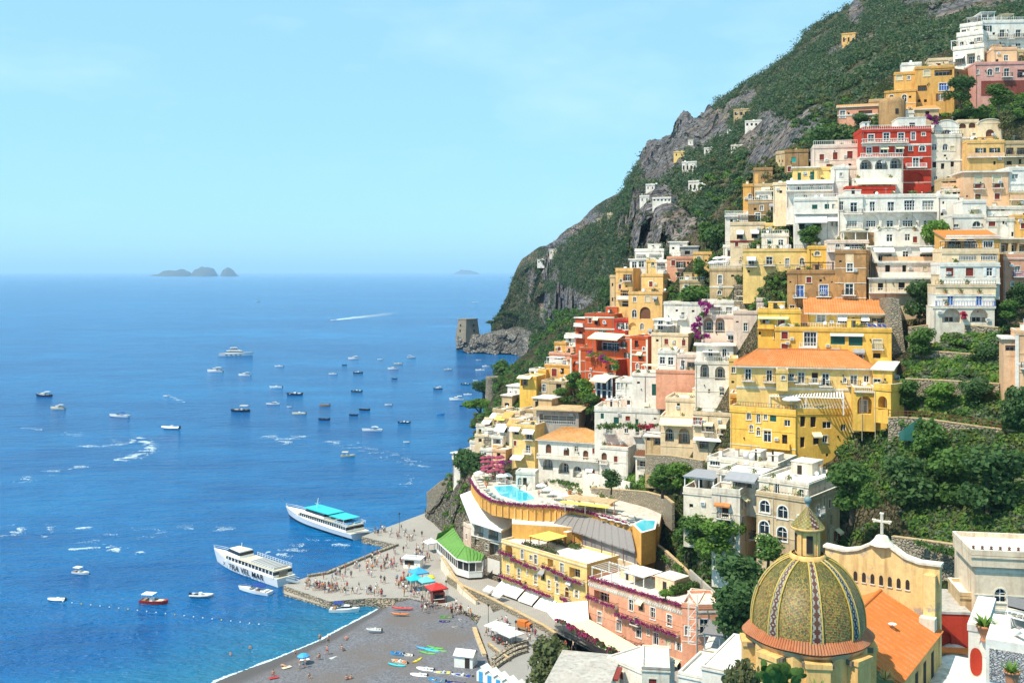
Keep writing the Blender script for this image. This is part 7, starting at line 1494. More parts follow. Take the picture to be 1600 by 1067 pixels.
oval=[(.27*cos(2*pi*i/24),-.03,.68*(abs(sin(2*pi*i/24))**.6)*(1 if sin(2*pi*i/24)>0 else-1)) for i in range(24)];q.poly(oval,WALLS['red']);q.build('red_niche',h.root,h.loc(h.W*.45,0,h.h-1.47),h.a)
FH=h
h.block(1540,1680,997,1130,th=-30,dp=4,col='white',D=47.2,ext=6,roof='none',rows=[('dark',1012,1062,1546,1640,stone('screen_brick',(.62,.60,.60),(.50,.49,.5),7.0,(.25,.24,.25),2.4))])
h.block(1480,1560,1078,1200,th=-30,dp=4,col='white',D=49,ext=3,roof='slab',ov=.1)
t=empty('iron_pergola',at(1570,1010,48),0,'white iron pergola with a grey reed roof over the terrace corner','pergola');T0=t.location
for x,y0,y1,D_ in((1577,960,1018,48.5),(1578,960,1000,52),(1640,955,1020,46)):q=MB();q.tube([at(x,y0,D_)-T0,at(x,y1,D_)-T0],.09,FRAME,8);q.build('post',t)
q=MB();ca=[at(1574,962,48.6),at(1680,990,45),at(1680,968,50),at(1575,945,54)];q.poly([p-T0+Vector((0,0,.5)) for p in ca],REED);q.poly([p-T0+Vector((0,0,.42)) for p in ca[::-1]],REED);q.build('roof',t)
for k in(0,.28):q=MB();q.bar(ca[0]-T0+Vector((0,0,k)),ca[1]-T0+Vector((0,0,k)),.06,FRAME);q.bar(ca[0]-T0+Vector((0,0,k)),ca[3]-T0+Vector((0,0,k)),.06,FRAME);q.build('beam',t)
q=MB()
for i in range(12):f=i/11;p=ca[0].lerp(ca[1],f)-T0;q.lathe([(.1,0.04),(.1,.0)],FRAME,8,(p.x,p.y)) if False else q.tube([p+Vector((.11*cos(a),0,.14+.11*sin(a))) for a in np.linspace(0,2*pi,9)],.018,FRAME,4)
q.build('scrollwork',t)
q=MB();q.tube([at(1598,985,46.5)-T0,at(1577,995,48.3)-T0,at(1573,1012,48.4)-T0,at(1555,1022,48)-T0,at(1540,1028,48)-T0],.1,FRAME,8);q.build('pipe',t)
def potplant(label,p,s,spiky,tall):
 t=empty('potted_plant',p,0,label,'plant');TC=plain('terracotta_pot',(.50,.20,.10),.8)
 q=MB();pr=[(.22,0),(.25,.1),(.14,.22),(.3,.45),(.42,.8),(.46,.82),(.46,.95),(.40,.95),(.38,.85),(0,.85)] if tall else[(.36,0),(.42,.6),(.5,.95),(.55,.97),(.55,1.1),(.48,1.1),(.46,1.0),(0,1.0)]
 q.lathe([(r*s,z*s) for r,z in pr],TC,18);q.build('pot',t);z0=(.85 if tall else 1.0)*s
 for i in range(spiky):
  a=RN.random()*6.28;L=s*RN.uniform(.55,.95);e=RN.uniform(.35,1.25);w=.055*s;d=Vector((cos(a)*cos(e),sin(a)*cos(e),sin(e)));sd=Vector((-sin(a),cos(a),0))*w;q=MB()
  B0=Vector((cos(a)*.1*s,sin(a)*.1*s,z0));M_=B0+d*L*.55;E_=B0+d*L+Vector((cos(a),sin(a),-.4))*L*.15
  q.poly([B0-sd,B0+sd,M_+sd*1.2,M_-sd*1.2],LEAF['bright']);q.poly([M_-sd*1.2,M_+sd*1.2,E_],LEAF['bright']);q.build('leaf',t)
potplant('yucca in a tall terracotta urn on the white parapet',at(1538,1001,49.5),.82,46,True);potplant('agave in a terracotta pot at the bottom right corner',at(1581,1072,44.5),.62,40,False)
def spiky(label,p,s,n):
 t=empty('agave',p,0,label,'plant')
 for i in range(n):
  a=RN.random()*6.28;e=RN.uniform(.2,1.3);L=s*RN.uniform(.7,1.1);d=Vector((cos(a)*cos(e),sin(a)*cos(e),sin(e)));sd=Vector((-sin(a),cos(a),0))*.05*s;q=MB();q.poly([-sd,sd,d*L*.6+sd,d*L,d*L*.6-sd],LEAF['olive']);q.build('leaf',t)
spiky('spiky agave at the foot of the nave wall',at(1383,1062,92),1.2,34);spiky('small agave on the white vaulted roof edge',at(1492,1064,60),.9,30)
t=empty('prickly_pear',at(1200,1085,74),0,'prickly pear cactus in front of the dome drum','cactus')
def pad(p,d,s,n=0):
 q=MB();d=d.normalized();sd=d.cross(Vector((RN.uniform(-.5,.5),1,.2))).normalized();nn=sd.cross(d)
 ring=[];k=10
 for i in range(k):a=2*pi*i/k;ring.append(p+d*s*(.5-.5*cos(a))+sd*s*.36*sin(a)*(1+.25*(.5-.5*cos(a))))
 c0=p+d*s*.55+nn*.06*s;c1=p+d*s*.55-nn*.06*s
 for a,b_ in zip(ring,ring[1:]+ring[:1]):q.poly([a,b_,c0],LEAF['mid'],True);q.poly([b_,a,c1],LEAF['mid'],True)
 q.build('pad',t)
 if n>0:
  for _ in range(RN.choice((2,2,3))):pad(p+d*s*.93,d+Vector((RN.uniform(-.9,.9),RN.uniform(-.5,.5),RN.uniform(-.1,.5))),s*RN.uniform(.75,.95),n-1)
for i in range(6):pad(Vector((RN.uniform(-1.2,1.2),RN.uniform(-.4,.4),-.6)),Vector((RN.uniform(-.5,.5),0,1)),.95,3)
tree('bare twiggy shrub left of the prickly pear',at(1158,1085,80),2.6,'bush','olive',.8,'shrub','shrub')
t=empty('banana_plant',at(1276,1082,84),0,'yellow flowering stalk in front of the church drum','plant')
for i in range(9):a=RN.random()*6.28;q=MB();e=Vector((cos(a)*.7,sin(a)*.7,RN.uniform(.4,1.5)));s_=Vector((-sin(a),cos(a),0))*.16;q.poly([Vector((0,0,0))-s_*.3,s_*.3,e*.6+s_,e,e*.6-s_],CLOTHY if i%2 else LEAF['bright']);q.build('leaf',t)
h=H('white flat building with a grey cornice in the bottom middle',1003,1046,1044,1100,th=-8,dp=9,col='offwhite',D=150,ext=8,rows=[('band',1042,WALLS['grey'])],roof='flat',par=.25)
h.block(950,1004,1026,1100,th=-52,dp=7,col='white',D=160,ext=8,roof='flat',par=.2)
h=H('white house with a rust red canopy and grey skylights at the bottom edge',850,950,1068,1100,th=-14,dp=14,col='white',D=150,ext=8,roof='none',roofm=ROOFG)
h.block(944,962,1060,1100,th=-14,dp=4,col='white',D=153,ext=4,roof='slab',roofm=REDP)
h=H('long white roof left of the dome drum',1096,1160,1040,1100,th=-30,dp=12,col='white',D=118,ext=6,roof='flat',par=.1)
h.block(1060,1110,1052,1110,th=-30,dp=8,col='white',D=128,ext=6,roof='flat',par=.3)
h=H('small terrace with a reed shade roof beside the pink hotel',1098,1150,1015,1060,th=-20,dp=6,col='tan',D=148,ext=5,roof='none');h.pergola(.05,.95,.05,.95,2.2,STEEL,REED)
t=empty('utility_pole',at(1089,1075,150),0,'grey wooden utility pole in front of the pink hotel','pole');q=MB();q.tube([(0,0,0),(0,0,12)],[.16,.11],plain('grey_wood',(.30,.26,.22),.9),8);q.build('pole',t);q=MB();q.bar((-.6,0,11),(.6,0,11),.08,STEEL);q.build('crossarm',t)
# ================================================================ quay, beach and bay
COLS={'white':plain('gel_white',(.80,.80,.79),.3),'navy':plain('hull_navy',(.02,.03,.08),.3),'black':plain('hull_black',(.02,.02,.022),.35),'blue':plain('canvas_blue',(.02,.05,.28),.7),'red':plain('hull_red',(.42,.03,.025),.4),'wood':plain('deck_teak',(.36,.22,.11),.6),'cream':plain('hull_cream',(.70,.60,.44),.4),'grey':plain('tube_grey',(.50,.50,.50),.6),'cyan':plain('cyan_paint',(.03,.50,.58),.4),'green':plain('green_plastic',(.11,.36,.07),.4),'yellow':plain('yellow_plastic',(.75,.58,.04),.4),'orange':plain('orange_plastic',(.62,.18,.04),.4),'sky':plain('sky_blue_plastic',(.06,.34,.66),.4),'hred':plain('red_plastic',(.6,.04,.03),.4)}
def hull(L,B,hs,hb,mat,low=None,deck=None,n=16,zdeck=.12,full=.42,pw=2.2,cz=0):
 "boat hull, bow towards +x, waterline at z = 0. Returns (hull, deck) builders"
 h_,d_=MB(),MB();low=low or mat;dk=[];G=[];Cc=[];K=[]
 for i in range(n+1):
  s=i/n;b=B/2*(1-max(0,(s-full)/(1-full))**pw)*(.9+.1*min(1,s*4));z=hs+(hb-hs)*s**2;rake=L*.07*max(0,(s-.6)/.4)**1.5
  x=-L/2+s*L*.93;G.append((x+rake,b,z));Cc.append((x+rake*.35,b*.86,.02+.12*z*s+cz));K.append((x,b*.45,-.5-.02*L))
 for sgn in(1,-1):
  q=lambda P:[(x,y*sgn,z) for x,y,z in P]
  h_.grid([q(Cc),q(G)],mat,True);h_.grid([q(K),q(Cc)],low,True);h_.grid([q(G),[(x,y*.93*sgn,z+.001) for x,y,z in G],[(x,y*.93*sgn,z-zdeck) for x,y,z in G]],mat,False)
  d_.grid([[(x,0,z-zdeck) for x,y,z in G],[(x,y*.94*sgn,z-zdeck) for x,y,z in G]],deck or mat,False)
 h_.poly([(G[0][0],-G[0][1],G[0][2]),(G[0][0],G[0][1],G[0][2]),(Cc[0][0],Cc[0][1],Cc[0][2]),(K[0][0],K[0][1],K[0][2]),(K[0][0],-K[0][1],K[0][2]),(Cc[0][0],-Cc[0][1],Cc[0][2])],mat)
 return h_,d_
def cabin(x0,x1,w0,w1,z0,z1,mat,slope=(.5,.2),win=GLASS):
 "tapered deckhouse with a dark window band: (shell, band)"
 a,b=MB(),MB();zc=z0+(z1-z0)*.38;zd=z0+(z1-z0)*.85
 def ring(f):xx0=x0+slope[1]*f;xx1=x1-slope[0]*f;k=1-.14*f;return[(xx0,-w0/2*k),(xx1,-w1/2*k),(xx1,w1/2*k),(xx0,w0/2*k)]
 lv=[(0,z0),(.38,zc),(.85,zd),(1,z1)];R=[[(x,y,z) for x,y in ring(f)] for f,z in lv]
 a.grid([R[0],R[1]],mat,False,True);b.grid([R[1],R[2]],win,False,True);a.grid([R[2],R[3]],mat,False,True);a.poly(R[3],mat);return a,b
BOATP={}
def boat_proto(kind,c1,c2):
 "parts of a boat at its reference length: list of (name, mesh)"
 key=(kind,c1,c2)
 if key in BOATP:return BOATP[key]
 W=COLS['white'];a,b=COLS[c1],COLS[c2];P=[]
 if kind=='cruiser':
  h_,d_=hull(9,3,.9,1.3,a,None,W);P+=[('hull',h_),('deck',d_)];s,w=cabin(-1.2,2.6,2.3,1.3,.85,1.9,W,(1.3,.2));P+=[('cabin',s),('window',w)];q=MB();q.box(-3.4,-.6,-1.1,1.1,2.5,2.58,b)
  P+=[('canopy',q)];q=MB()
  for x in(-3.3,-.7):
   for y in(-1,1):q.bar((x,y,.9),(x,y,2.5),.06,STEEL)
  P+=[('canopy_frame',q)];q=MB();q.box(-3.6,-2.6,-1,1,.8,1.2,COLS['wood']);P+=[('seat',q)];q=MB();q.tube([(2.2,-.95,1.6),(3.6,-.5,1.8),(4.2,0,1.9),(3.6,.5,1.8),(2.2,.95,1.6)],.03,STEEL,4,False);P+=[('bow_rail',q)]
 elif kind=='open':
  h_,d_=hull(7,2.3,.7,1.0,a,None,W,zdeck=.35);P+=[('hull',h_),('deck',d_)];q=MB();q.box(-.6,.3,-.45,.45,.3,1.3,W);q.poly([(.3,-.45,1.3),(.3,.45,1.3),(0,.4,1.75),(0,-.4,1.75)],GLASS);P+=[('console',q)];q=MB();q.box(-2.6,-1.4,-.9,.9,.35,.75,b);P+=[('seat',q)];q=MB();q.box(-3.75,-3.3,-.25,.25,.2,1.1,COLS['black']);P+=[('outboard',q)];q=MB();q.box(.9,2.2,-.75,.75,.5,.72,b);P+=[('sunpad',q)]
 elif kind=='rib':
  q=MB();pts=[(-3,1.0,.45),(0,1.05,.45),(1.8,.85,.55),(2.9,.35,.7),(3.15,0,.75),(2.9,-.35,.7),(1.8,-.85,.55),(0,-1.05,.45),(-3,-1.0,.45)];q.tube(pts,.3,a,8);P+=[('tube',q)];h_,d_=hull(5.6,1.8,.4,.6,COLS['white'],None,COLS['grey']);P+=[('hull',h_),('deck',d_)];q=MB();q.box(-.7,.1,-.4,.4,.3,1.2,W);P+=[('console',q)];q=MB();q.box(-1.9,-1.1,-.6,.6,.3,.8,b);P+=[('seat',q)];q=MB();q.box(-3.4,-2.9,-.25,.25,.1,1.1,COLS['black']);P+=[('outboard',q)]
 elif kind=='row':
  h_,d_=hull(4.5,1.7,.55,.75,a,None,b,zdeck=.35);P+=[('hull',h_),('deck',d_)]
  q=MB();q.box(-1.2,-.8,-.7,.7,.38,.45,COLS['wood']);P+=[('thwart',q)];q=MB();q.box(.4,.8,-.65,.65,.42,.5,COLS['wood']);P+=[('thwart',q)];q=MB();q.box(-2.45,-2.1,-.2,.2,.1,.9,COLS['black']);P+=[('outboard',q)]
 elif kind=='gozzo':
  h_,d_=hull(8,2.6,.8,1.1,a,None,COLS['cream'],zdeck=.3,full=.5,pw=2.6);P+=[('hull',h_),('deck',d_)];q=MB();q.box(-3.3,.0,-1.2,1.2,2.5,2.58,b);q.box(-3.3,.0,-1.2,-1.17,2.35,2.5,b);P+=[('canopy',q)];q=MB()
  for x in(-3.2,-.1):
   for y in(-1.1,1.1):q.bar((x,y,.7),(x,y,2.5),.07,STEEL)
  P+=[('canopy_frame',q)];q=MB();q.box(-1.3,-.4,-.5,.5,.5,1.4,W);P+=[('console',q)];q=MB();q.box(-3.2,-2.3,-1,1,.5,.95,COLS['wood']);P+=[('bench',q)];q=MB();q.box(.8,2.4,-.85,.85,.75,.92,COLS['cream']);P+=[('sunpad',q)]
 elif kind=='speed':
  h_,d_=hull(11,3,.9,1.25,W,a,W,zdeck=.15,full=.3,pw=1.9);P+=[('hull',h_),('deck',d_)];q=MB();q.box(-4.6,.4,-1.15,1.15,.5,.82,COLS['wood']);P+=[('cockpit',q)];q=MB();q.poly([(1.2,-1.1,.95),(1.2,1.1,.95),(.4,.95,1.7),(.4,-.95,1.7)],GLASS);P+=[('windscreen',q)];q=MB();q.grid([[(-3.4,-1.2,2.0),(-1.8,-1.25,2.35),(.2,-1.1,2.15)],[(-3.4,1.2,2.0),(-1.8,1.25,2.35),(.2,1.1,2.15)]],b);q.grid([[(-3.4,-1.2,1.95),(-1.8,-1.25,2.3),(.2,-1.1,2.1)],[(-3.4,1.2,1.95),(-1.8,1.25,2.3),(.2,1.1,2.1)]],b);P+=[('bimini',q)];q=MB()
  for y in(-1.15,1.15):q.bar((-3.3,y,.9),(-3.3,y,2),.05,STEEL);q.bar((-.8,y,.95),(0,y,2.15),.05,STEEL)
  P+=[('bimini_frame',q)];q=MB();q.box(-4.4,-2.8,-1,1,.82,1.15,W);P+=[('sunpad',q)];q=MB();q.tube([(1.4,-1.1,1.3),(3.6,-.75,1.5),(4.9,-.25,1.6),(5.2,0,1.62),(4.9,.25,1.6),(3.6,.75,1.5),(1.4,1.1,1.3)],.03,STEEL,4,False);P+=[('bow_rail',q)]
 elif kind=='yacht':
  h_,d_=hull(30,6.6,2.2,3.6,W,b,COLS['wood'],full=.5);P+=[('hull',h_),('deck',d_)];s,w=cabin(-9,7,5.2,3.6,2.2,4.6,W,(3,.3));P+=[('cabin',s),('window',w)];s,w=cabin(-6,2.5,4.4,3.4,4.6,6.6,W,(2,.3));P+=[('flybridge',s),('flybridge_window',w)];q=MB();q.box(-5.5,0,-2,2,7.2,7.35,W);q.bar((-4,0,6.6),(-4.5,0,9),.25,COLS['black']);P+=[('mast',q)];q=MB()
  for x in(-9,-5,-1,3):q.box(x,x+1.6,-3.33,-3.1,1.0,1.5,GLASS);q.box(x,x+1.6,3.1,3.33,1.0,1.5,GLASS)
  P+=[('porthole',q)]
 BOATP[key]=[(n_,m_.mesh(n_)) for n_,m_ in P];return BOATP[key]
REFL={'cruiser':9,'open':7,'rib':6,'row':4.5,'gozzo':8,'speed':11,'yacht':30}
def boat(label,px,py,lpx,kind,c1='white',c2='white',left=True,turn=0,cat='boat',name=None,group='boats anchored in the bay',z=0):
 p=on(px,py,z);k=lpx*p.y/1600/REFL[kind];k=min(max(k,.5),1.6)
 t=empty(name or{'rib':'inflatable_boat','row':'rowing_boat','yacht':'motor_yacht','gozzo':'canopy_boat','speed':'speedboat','cruiser':'cabin_cruiser','open':'motorboat'}[kind],p,(pi if left else 0)+turn,label,cat,group);t.scale=(k,k,k)
 for n_,me in boat_proto(kind,c1,c2):link(n_,me,t)
 return t
BO=[('dark hulled cabin cruiser farthest left in the bay',68,619,26,'cruiser','navy','white',1,-.1),('cream cabin cruiser just right of the leftmost dark cruiser',90,639,25,'cruiser','cream','cream',1,-.15),('white speedboat with a navy bimini between the cream cruiser and the inflatable',186,651,34,'speed','navy','blue',1,-.2),('white inflatable boat below and right of the navy bimini speedboat',267,670,27,'rib','white','grey',1,-.05),('tiny white motorboat with a short wake left of the big yacht',259,619,9,'open','white','grey',1,-.3),('white cruiser between the big yacht and the short wake',336,581,26,'cruiser','white','cream',1,-.1),('grey-white cruiser directly below the big yacht',382,587,20,'cruiser','white','grey',1,-.1),('big white motor yacht, longest boat out in the bay',370,556,54,'yacht','white','white',0,.05),('dark hulled boat below the big yacht',375,643,30,'gozzo','navy','cream',1,0),('lone small white boat near the horizon left of the long wake',402,472,9,'cruiser','white','red',1,.5),('tiny speeding boat at the head of the long wake',521,501,9,'open','white','white',1,0),('tiny white boat near the horizon just left of the headland',741,473,8,'open','white','white',1,0),('white cruiser topmost of the anchored group in the middle',552,561,17,'cruiser','white','white',1,0),('very small white boat right of the topmost anchored cruiser',594,562,9,'open','white','grey',1,0),('white cruiser farthest right of the upper row in the middle',643,559,14,'cruiser','white','cream',0,0),('white cruiser lower of a close pair in the middle',614,577,17,'cruiser','white','navy',1,0),('pale boat upper of a close pair in the middle',622,569,13,'open','cream','grey',1,0),('black hulled open boat above the middle row',560,583,15,'open','black','cream',0,0),('faint white boat left of the black hulled open boat',520,585,13,'open','white','white',1,0),('tiny dark rowing boat above the black hulled open boat',538,571,8,'row','black','wood',1,0),('small black rowing boat below the close pair',616,592,9,'row','black','wood',1,0),('white open boat below and right of the big yacht',436,573,14,'open','white','grey',1,0),('slim white boat in the left of the anchored rows',431,606,20,'open','white','cream',1,0),('navy hulled cruiser with white deck in the left of the anchored rows',460,617,25,'open','navy','white',1,0),('white boat with dark stripe left of the smallest dinghy',426,632,21,'speed','navy','cream',1,0),('smallest white dinghy among the left anchored rows',452,636,8,'row','white','cream',1,0),('long cream boat right of the smallest dinghy',467,647,22,'open','cream','white',1,0),('brownish wooden boat in the centre of the anchored rows',507,634,17,'row','wood','cream',1,0),('dark wooden boat at the lower centre of the anchored rows',506,656,18,'row','navy','wood',1,0),('black and white open boat in the centre row',557,612,18,'open','black','white',1,0),('grey boat with a dark hull above the long white boat',569,641,17,'row','black','grey',1,0),('small dark boat left of the grey one with dark hull',552,649,14,'row','navy','wood',1,0),('small white boat with dark waterline right of the centre row',607,633,12,'row','white','navy',1,0),('white open boat with dark hull right of the long white boat',631,661,20,'open','navy','white',1,0),('long slim white boat lowest of the anchored rows',581,673,32,'speed','white','white',1,0),('cream boat alone below the anchored rows near the foam',544,713,23,'gozzo','cream','cream',0,0),('small round white dinghy alone right of the foam streak',635,691,10,'row','white','grey',1,0),('cabin cruiser with a dark hull off the stone tower',684,608,15,'cruiser','navy','cream',1,0),('grey boat close under the rocky spit',700,578,13,'open','grey','grey',1,0),('white fishing yacht with a tower off the stone tower',713,625,23,'cruiser','white','white',1,0),('white open boat right of the fishing yacht',731,617,14,'open','white','cream',1,0),('small dark boat below the fishing yacht',723,635,11,'row','navy','cream',1,0),('little blue boat left of the coast pines',688,647,12,'row','sky','blue',1,0),('white boat with dark hull nearest the stone tower',727,601,15,'open','navy','white',1,0),('tiny white dinghy beside the stone tower',743,595,8,'row','white','white',1,0),('faint grey boat under the spit cliffs',748,563,9,'row','grey','grey',1,0),('white cruiser in the cove behind the stone tower',759,573,12,'cruiser','white','navy',1,0),('slim white boat in the cove in front of the cruiser',750,579,15,'open','white','cream',1,0)]
for l,x,y,w,k,c1,c2,lf,tn in BO:boat(l,x,y,w,k,c1,c2,bool(lf),tn)
boat('white boat with a small white canopy out in the dark water at lower left',127,896,31,'gozzo','white','white',False,-.35,group='boats near the quay')
boat('red boat with a white canopy at lower left',242,942,47,'gozzo','red','white',False,-.2,group='boats near the quay')
boat('empty white dinghy tied to the buoy line at lower left',89,938,26,'rib','white','cream',True,0,group='boats near the quay')
boat('pale inflatable boat heading for the quay',315,932,35,'rib','grey','navy',False,-.1,group='boats near the quay')
boat('white speedboat with a navy bimini moored beside the lettered ferry',397,925,62,'speed','navy','blue',True,-.42,group='boats near the quay')
boat('white motorboat with a blue canopy moored at the tip of the quay',539,955,48,'cruiser','white','blue',False,-.05,group='boats near the quay')
boat('small boat under the rocks behind the far pier',684,782,18,'open','white','grey',True,0,group='boats near the quay')
# ---- two ferries
def window_row(t,x0,x1,n,y,z0,z1,nm='window'):
 for i in range(n):
  w=(x1-x0)/n;q=MB()
  for s in(1,-1):q.box(x0+i*w+w*.12,x0+(i+1)*w-w*.12,y*s-.03,y*s+.03,z0,z1,GLASS)
  q.build(nm,t)
def ferry(label,bow,stern,L,kind):
 b,s=on(*bow),on(*stern);c=(b+s)/2;t=empty('ferry',(c.x,c.y,0),atan2(b.y-s.y,b.x-s.x),label,'ferry');W=COLS['white'];B=L*.185;t.scale=(1,1,.80)
 h_,d_=hull(L,B,2.5 if kind else 2.6,4.0,W,COLS['navy'] if kind else W,COLS['cream'],24,.1,.55,2.0,.75 if kind else 0);h_.build('hull',t);d_.build('deck',t)
 if kind:
  pass
  s1,w1=cabin(-L*.44,L*.26,B*.94,B*.7,2.4,4.6,W,(2.5,.1));s1.build('main_deck_house',t);w1.build('window_band',t)
  for i in range(22):q=MB();x=-L*.43+i*L*.029;q.box(x,x+.14,B*.44-.05,B*.44+.05,3.2,4.3,W);q.build('mullion',t)
  s1,w1=cabin(-L*.14,L*.17,B*.8,B*.6,4.6,6.7,W,(2.2,.1));s1.build('upper_deck_house',t);w1.build('upper_window_band',t)
  q=MB();q.box(-L*.44,L*.12,-B*.42,B*.42,4.62,4.7,COLS['cream']);q.build('upper_deck',t);q=MB();q.box(-L*.20,L*.13,-B*.40,B*.40,6.72,6.95,COLS['cyan']);q.build('roof',t);q=MB();q.box(-L*.40,-L*.21,-B*.40,B*.40,6.5,6.6,COLS['cyan']);q.build('awning',t)
  for x in(-.39,-.3,-.22):
   for y in(-.38,.38):q=MB();q.bar((L*x,B*y,4.7),(L*x,B*y,6.5),.1,W);q.build('post',t)
  q=MB();q.bar((L*.06,0,6.9),(L*.04,0,10.5),.14,W);q.bar((L*.05,-.9,8.6),(L*.05,.9,8.6),.09,W);q.lathe([(.35,8),(.35,8.3)],W,10,(L*.052,0));q.build('mast',t)
  q=MB();q.box(-L*.34,-L*.3,-1.5,1.5,4.7,6.0,COLS['hred']);q.build('funnel',t)
  for r in range(5):
   for sgn in(-1,1):q=MB();q.box(-L*.42+r*1.3,-L*.42+r*1.3+.5,sgn*B*.2-1,sgn*B*.2+1,4.7,5.3,COLS['sky']);q.build('bench',t)
 else:
  s1,w1=cabin(-L*.46,L*.22,B*.96,B*.8,2.5,4.5,W,(.6,.1));s1.build('main_deck_house',t);w1.build('window_band',t)
  for i in range(14):q=MB();x=-L*.45+i*L*.046;q.box(x,x+.25,B*.45-.06,B*.45+.06,3.2,4.25,W);q.build('mullion',t)
  s1,w1=cabin(L*.02,L*.27,B*.72,B*.5,4.5,6.6,W,(2.6,.2));s1.build('wheelhouse',t);w1.build('wheelhouse_window',t);q=MB();q.box(L*.05,L*.16,-B*.2,B*.2,6.62,6.7,COLS['cream']);q.build('roof_hatch',t)
  q=MB();q.box(-L*.46,L*.03,-B*.45,B*.45,4.52,4.58,COLS['cream']);q.build('upper_deck',t)
  for r in range(9):q=MB();q.box(-L*.43+r*1.15,-L*.43+r*1.15+.5,-B*.33,B*.33,4.58,5.2,COLS['grey']);q.build('bench',t)
  q=MB();q.bar((L*.1,0,6.6),(L*.09,0,8.6),.1,W);q.build('mast',t)
  q=MB();q.box(-L*.465,-L*.46,-B*.2,B*.2,2.6,4.2,GLASS);q.build('stern_door',t)
 q=MB();zt=4.7
 for sgn in(1,-1):
  for z in(.5,1.0):q.bar((-L*.46,sgn*B*.43,zt+z),(L*.0,sgn*B*.43,zt+z),.06,W)
  for i in range(14):x=-L*.46+i*L*.035;q.bar((x,sgn*B*.43,zt),(x,sgn*B*.43,zt+1),.06,W)
 for z in(.5,1.0):q.bar((-L*.46,-B*.43,zt+z),(-L*.46,B*.43,zt+z),.06,W)
 q.build('railing',t)
 q=MB();pts=[(L*.25,-B*.38,4.3),(L*.40,-B*.22,4.7),(L*.50,0,5.0),(L*.40,B*.22,4.7),(L*.25,B*.38,4.3)]
 for dz in(0,-.5):q.tube([(x,y,z+dz) for x,y,z in pts],.05,W,4,False)
 q.build('bow_rail',t)
 return t,B
f1,B1=ferry('white ferry with a turquoise roof at the far pier',(448,807),(561,842),38,True)
f2,B2=ferry('white ferry with black lettering on its side at the quay',(335,875),(446,914),32,False)
def text(s,t,x,y,z,size,rz,m):
 cu=bpy.data.curves.new('lettering','FONT');cu.body=s;cu.size=size;cu.extrude=.02;cu.align_x='CENTER';cu.space_character=1.1;cu.materials.append(m);cu.offset=.02
 tmp=bpy.data.objects.new('tmp',cu);COL.objects.link(tmp);me=bpy.data.meshes.new_from_object(tmp.evaluated_get(bpy.context.evaluated_depsgraph_get()));bpy.data.objects.remove(tmp);o=bpy.data.objects.new('lettering',me);COL.objects.link(o);o.parent=t;o.location=(x,y,z);o.rotation_euler=(pi/2,0,rz);return o
text('TRA VEL MAR',f2,-3.2,B2/2*.965+.08,.95,2.3,pi,COLS['black']);text('X',f2,6.4,B2/2*.93+.1,1.5,1.4,pi,COLS['black'])
for(a,c,w,l) in(((447,905),(467,910),1.6,'gangway from the lettered ferry to the quay'),((556,832),(580,830),1.6,'gangway from the turquoise roofed ferry to the far pier')):
 A,C=on(*a,2.6),on(*c,1.75);t=empty('gangway',A,0,l,'gangway');q=MB();q.bar((0,0,0),C-A,w,STEEL,.14);q.build('plank',t);q=MB();d=(C-A);sd=Vector((-d.y,d.x,0)).normalized()*w/2
 for s in(1,-1):q.bar(sd*s+Vector((0,0,1)),d+sd*s+Vector((0,0,1)),.07,FRAME)
 q.build('handrail',t)
for i in range(22):x=98+i*14.6;p=on(x,940+(x-98)*.115,0);q=MB();q.lathe([(.15*sin(pi*k/6)+.001,.06-.15*cos(pi*k/6)) for k in range(7)],COLS['yellow'] if i%5==2 else COLS['white'],8);o=q.build('buoy',None,p);tag(o,'yellow buoy in the swimming line below the red boat' if i%5==2 else 'white buoy in the swimming line below the red boat','buoy','buoys of the swimming line')
# ---- stalls, tents and umbrellas on the quay
def gazebo(label,px,py,r,m,h=2.4,z=ZQ):
 p=on(px,py,z);t=empty('gazebo',p,.5,label,'gazebo','market gazebos on the quay');q=MB();q.lathe([(r*1.42,h),(r*1.42,h+.25)],m,4,a0=pi/4,smooth=False);q.lathe([(r*1.42,h+.25),(r*.6,h+.75),(.05,h+1.3)],m,4,a0=pi/4,smooth=False);q.build('canopy',t)
 for a in(-1,1):
  for b in(-1,1):q=MB();q.bar((a*r*.95,b*r*.95,0),(a*r*.95,b*r*.95,h),.09,STEEL);q.build('post',t)
 return t
gazebo('royal blue gazebo behind the other stalls on the quay',654,910,1.9,COLS['sky']);gazebo('turquoise gazebo leftmost of the stalls',648,921,1.6,COLS['cyan']);gazebo('pale turquoise gazebo between the blue and the red one',666,924,1.6,plain('pale_cyan',(.16,.55,.6),.7));gazebo('red gazebo with a ticket booth at the front of the stalls',682,938,2.0,COLS['hred'],2.8)
umbrella('small yellow umbrella between the stalls',on(673,915,ZQ),1.1,2.6,COLS['yellow'])
t=empty('ticket_booth',on(684,940,ZQ),.3,'brown ticket booth under the red gazebo','booth');q=MB();q.box(-1.4,1.4,-1.0,1.0,0,2.3,WALLS['maroon']);q.build('wall',t);q=MB();q.box(-1,1,-1.06,-1.003,1.0,1.9,GLASS);q.build('window',t);q=MB();q.box(-1.2,1.2,-1.25,-1.0,.9,1.0,FRAME);q.build('counter',t)
t=empty('kiosk',on(646,886,ZQ),-.25,'white flat roofed kiosk on the quay','kiosk');q=MB();q.box(-2.2,2.2,-1.3,1.3,0,2.4,FRAME);q.build('wall',t);q=MB();q.box(-2.6,2.6,-1.8,1.6,2.4,2.6,FRAME);q.build('roof',t);q=MB();q.box(-1.8,.6,-1.36,-1.303,1.0,2.0,DARK);q.build('hatch',t);q=MB();q.box(-1.6,.8,-.3,.3,2.6,2.9,COLS['grey']);q.build('roof_unit',t)
gazebo('white gazebo at the foot of the rocks',674,862,1.6,CLOTH)
UB=[(776,995),(787,1001),(799,1008)]
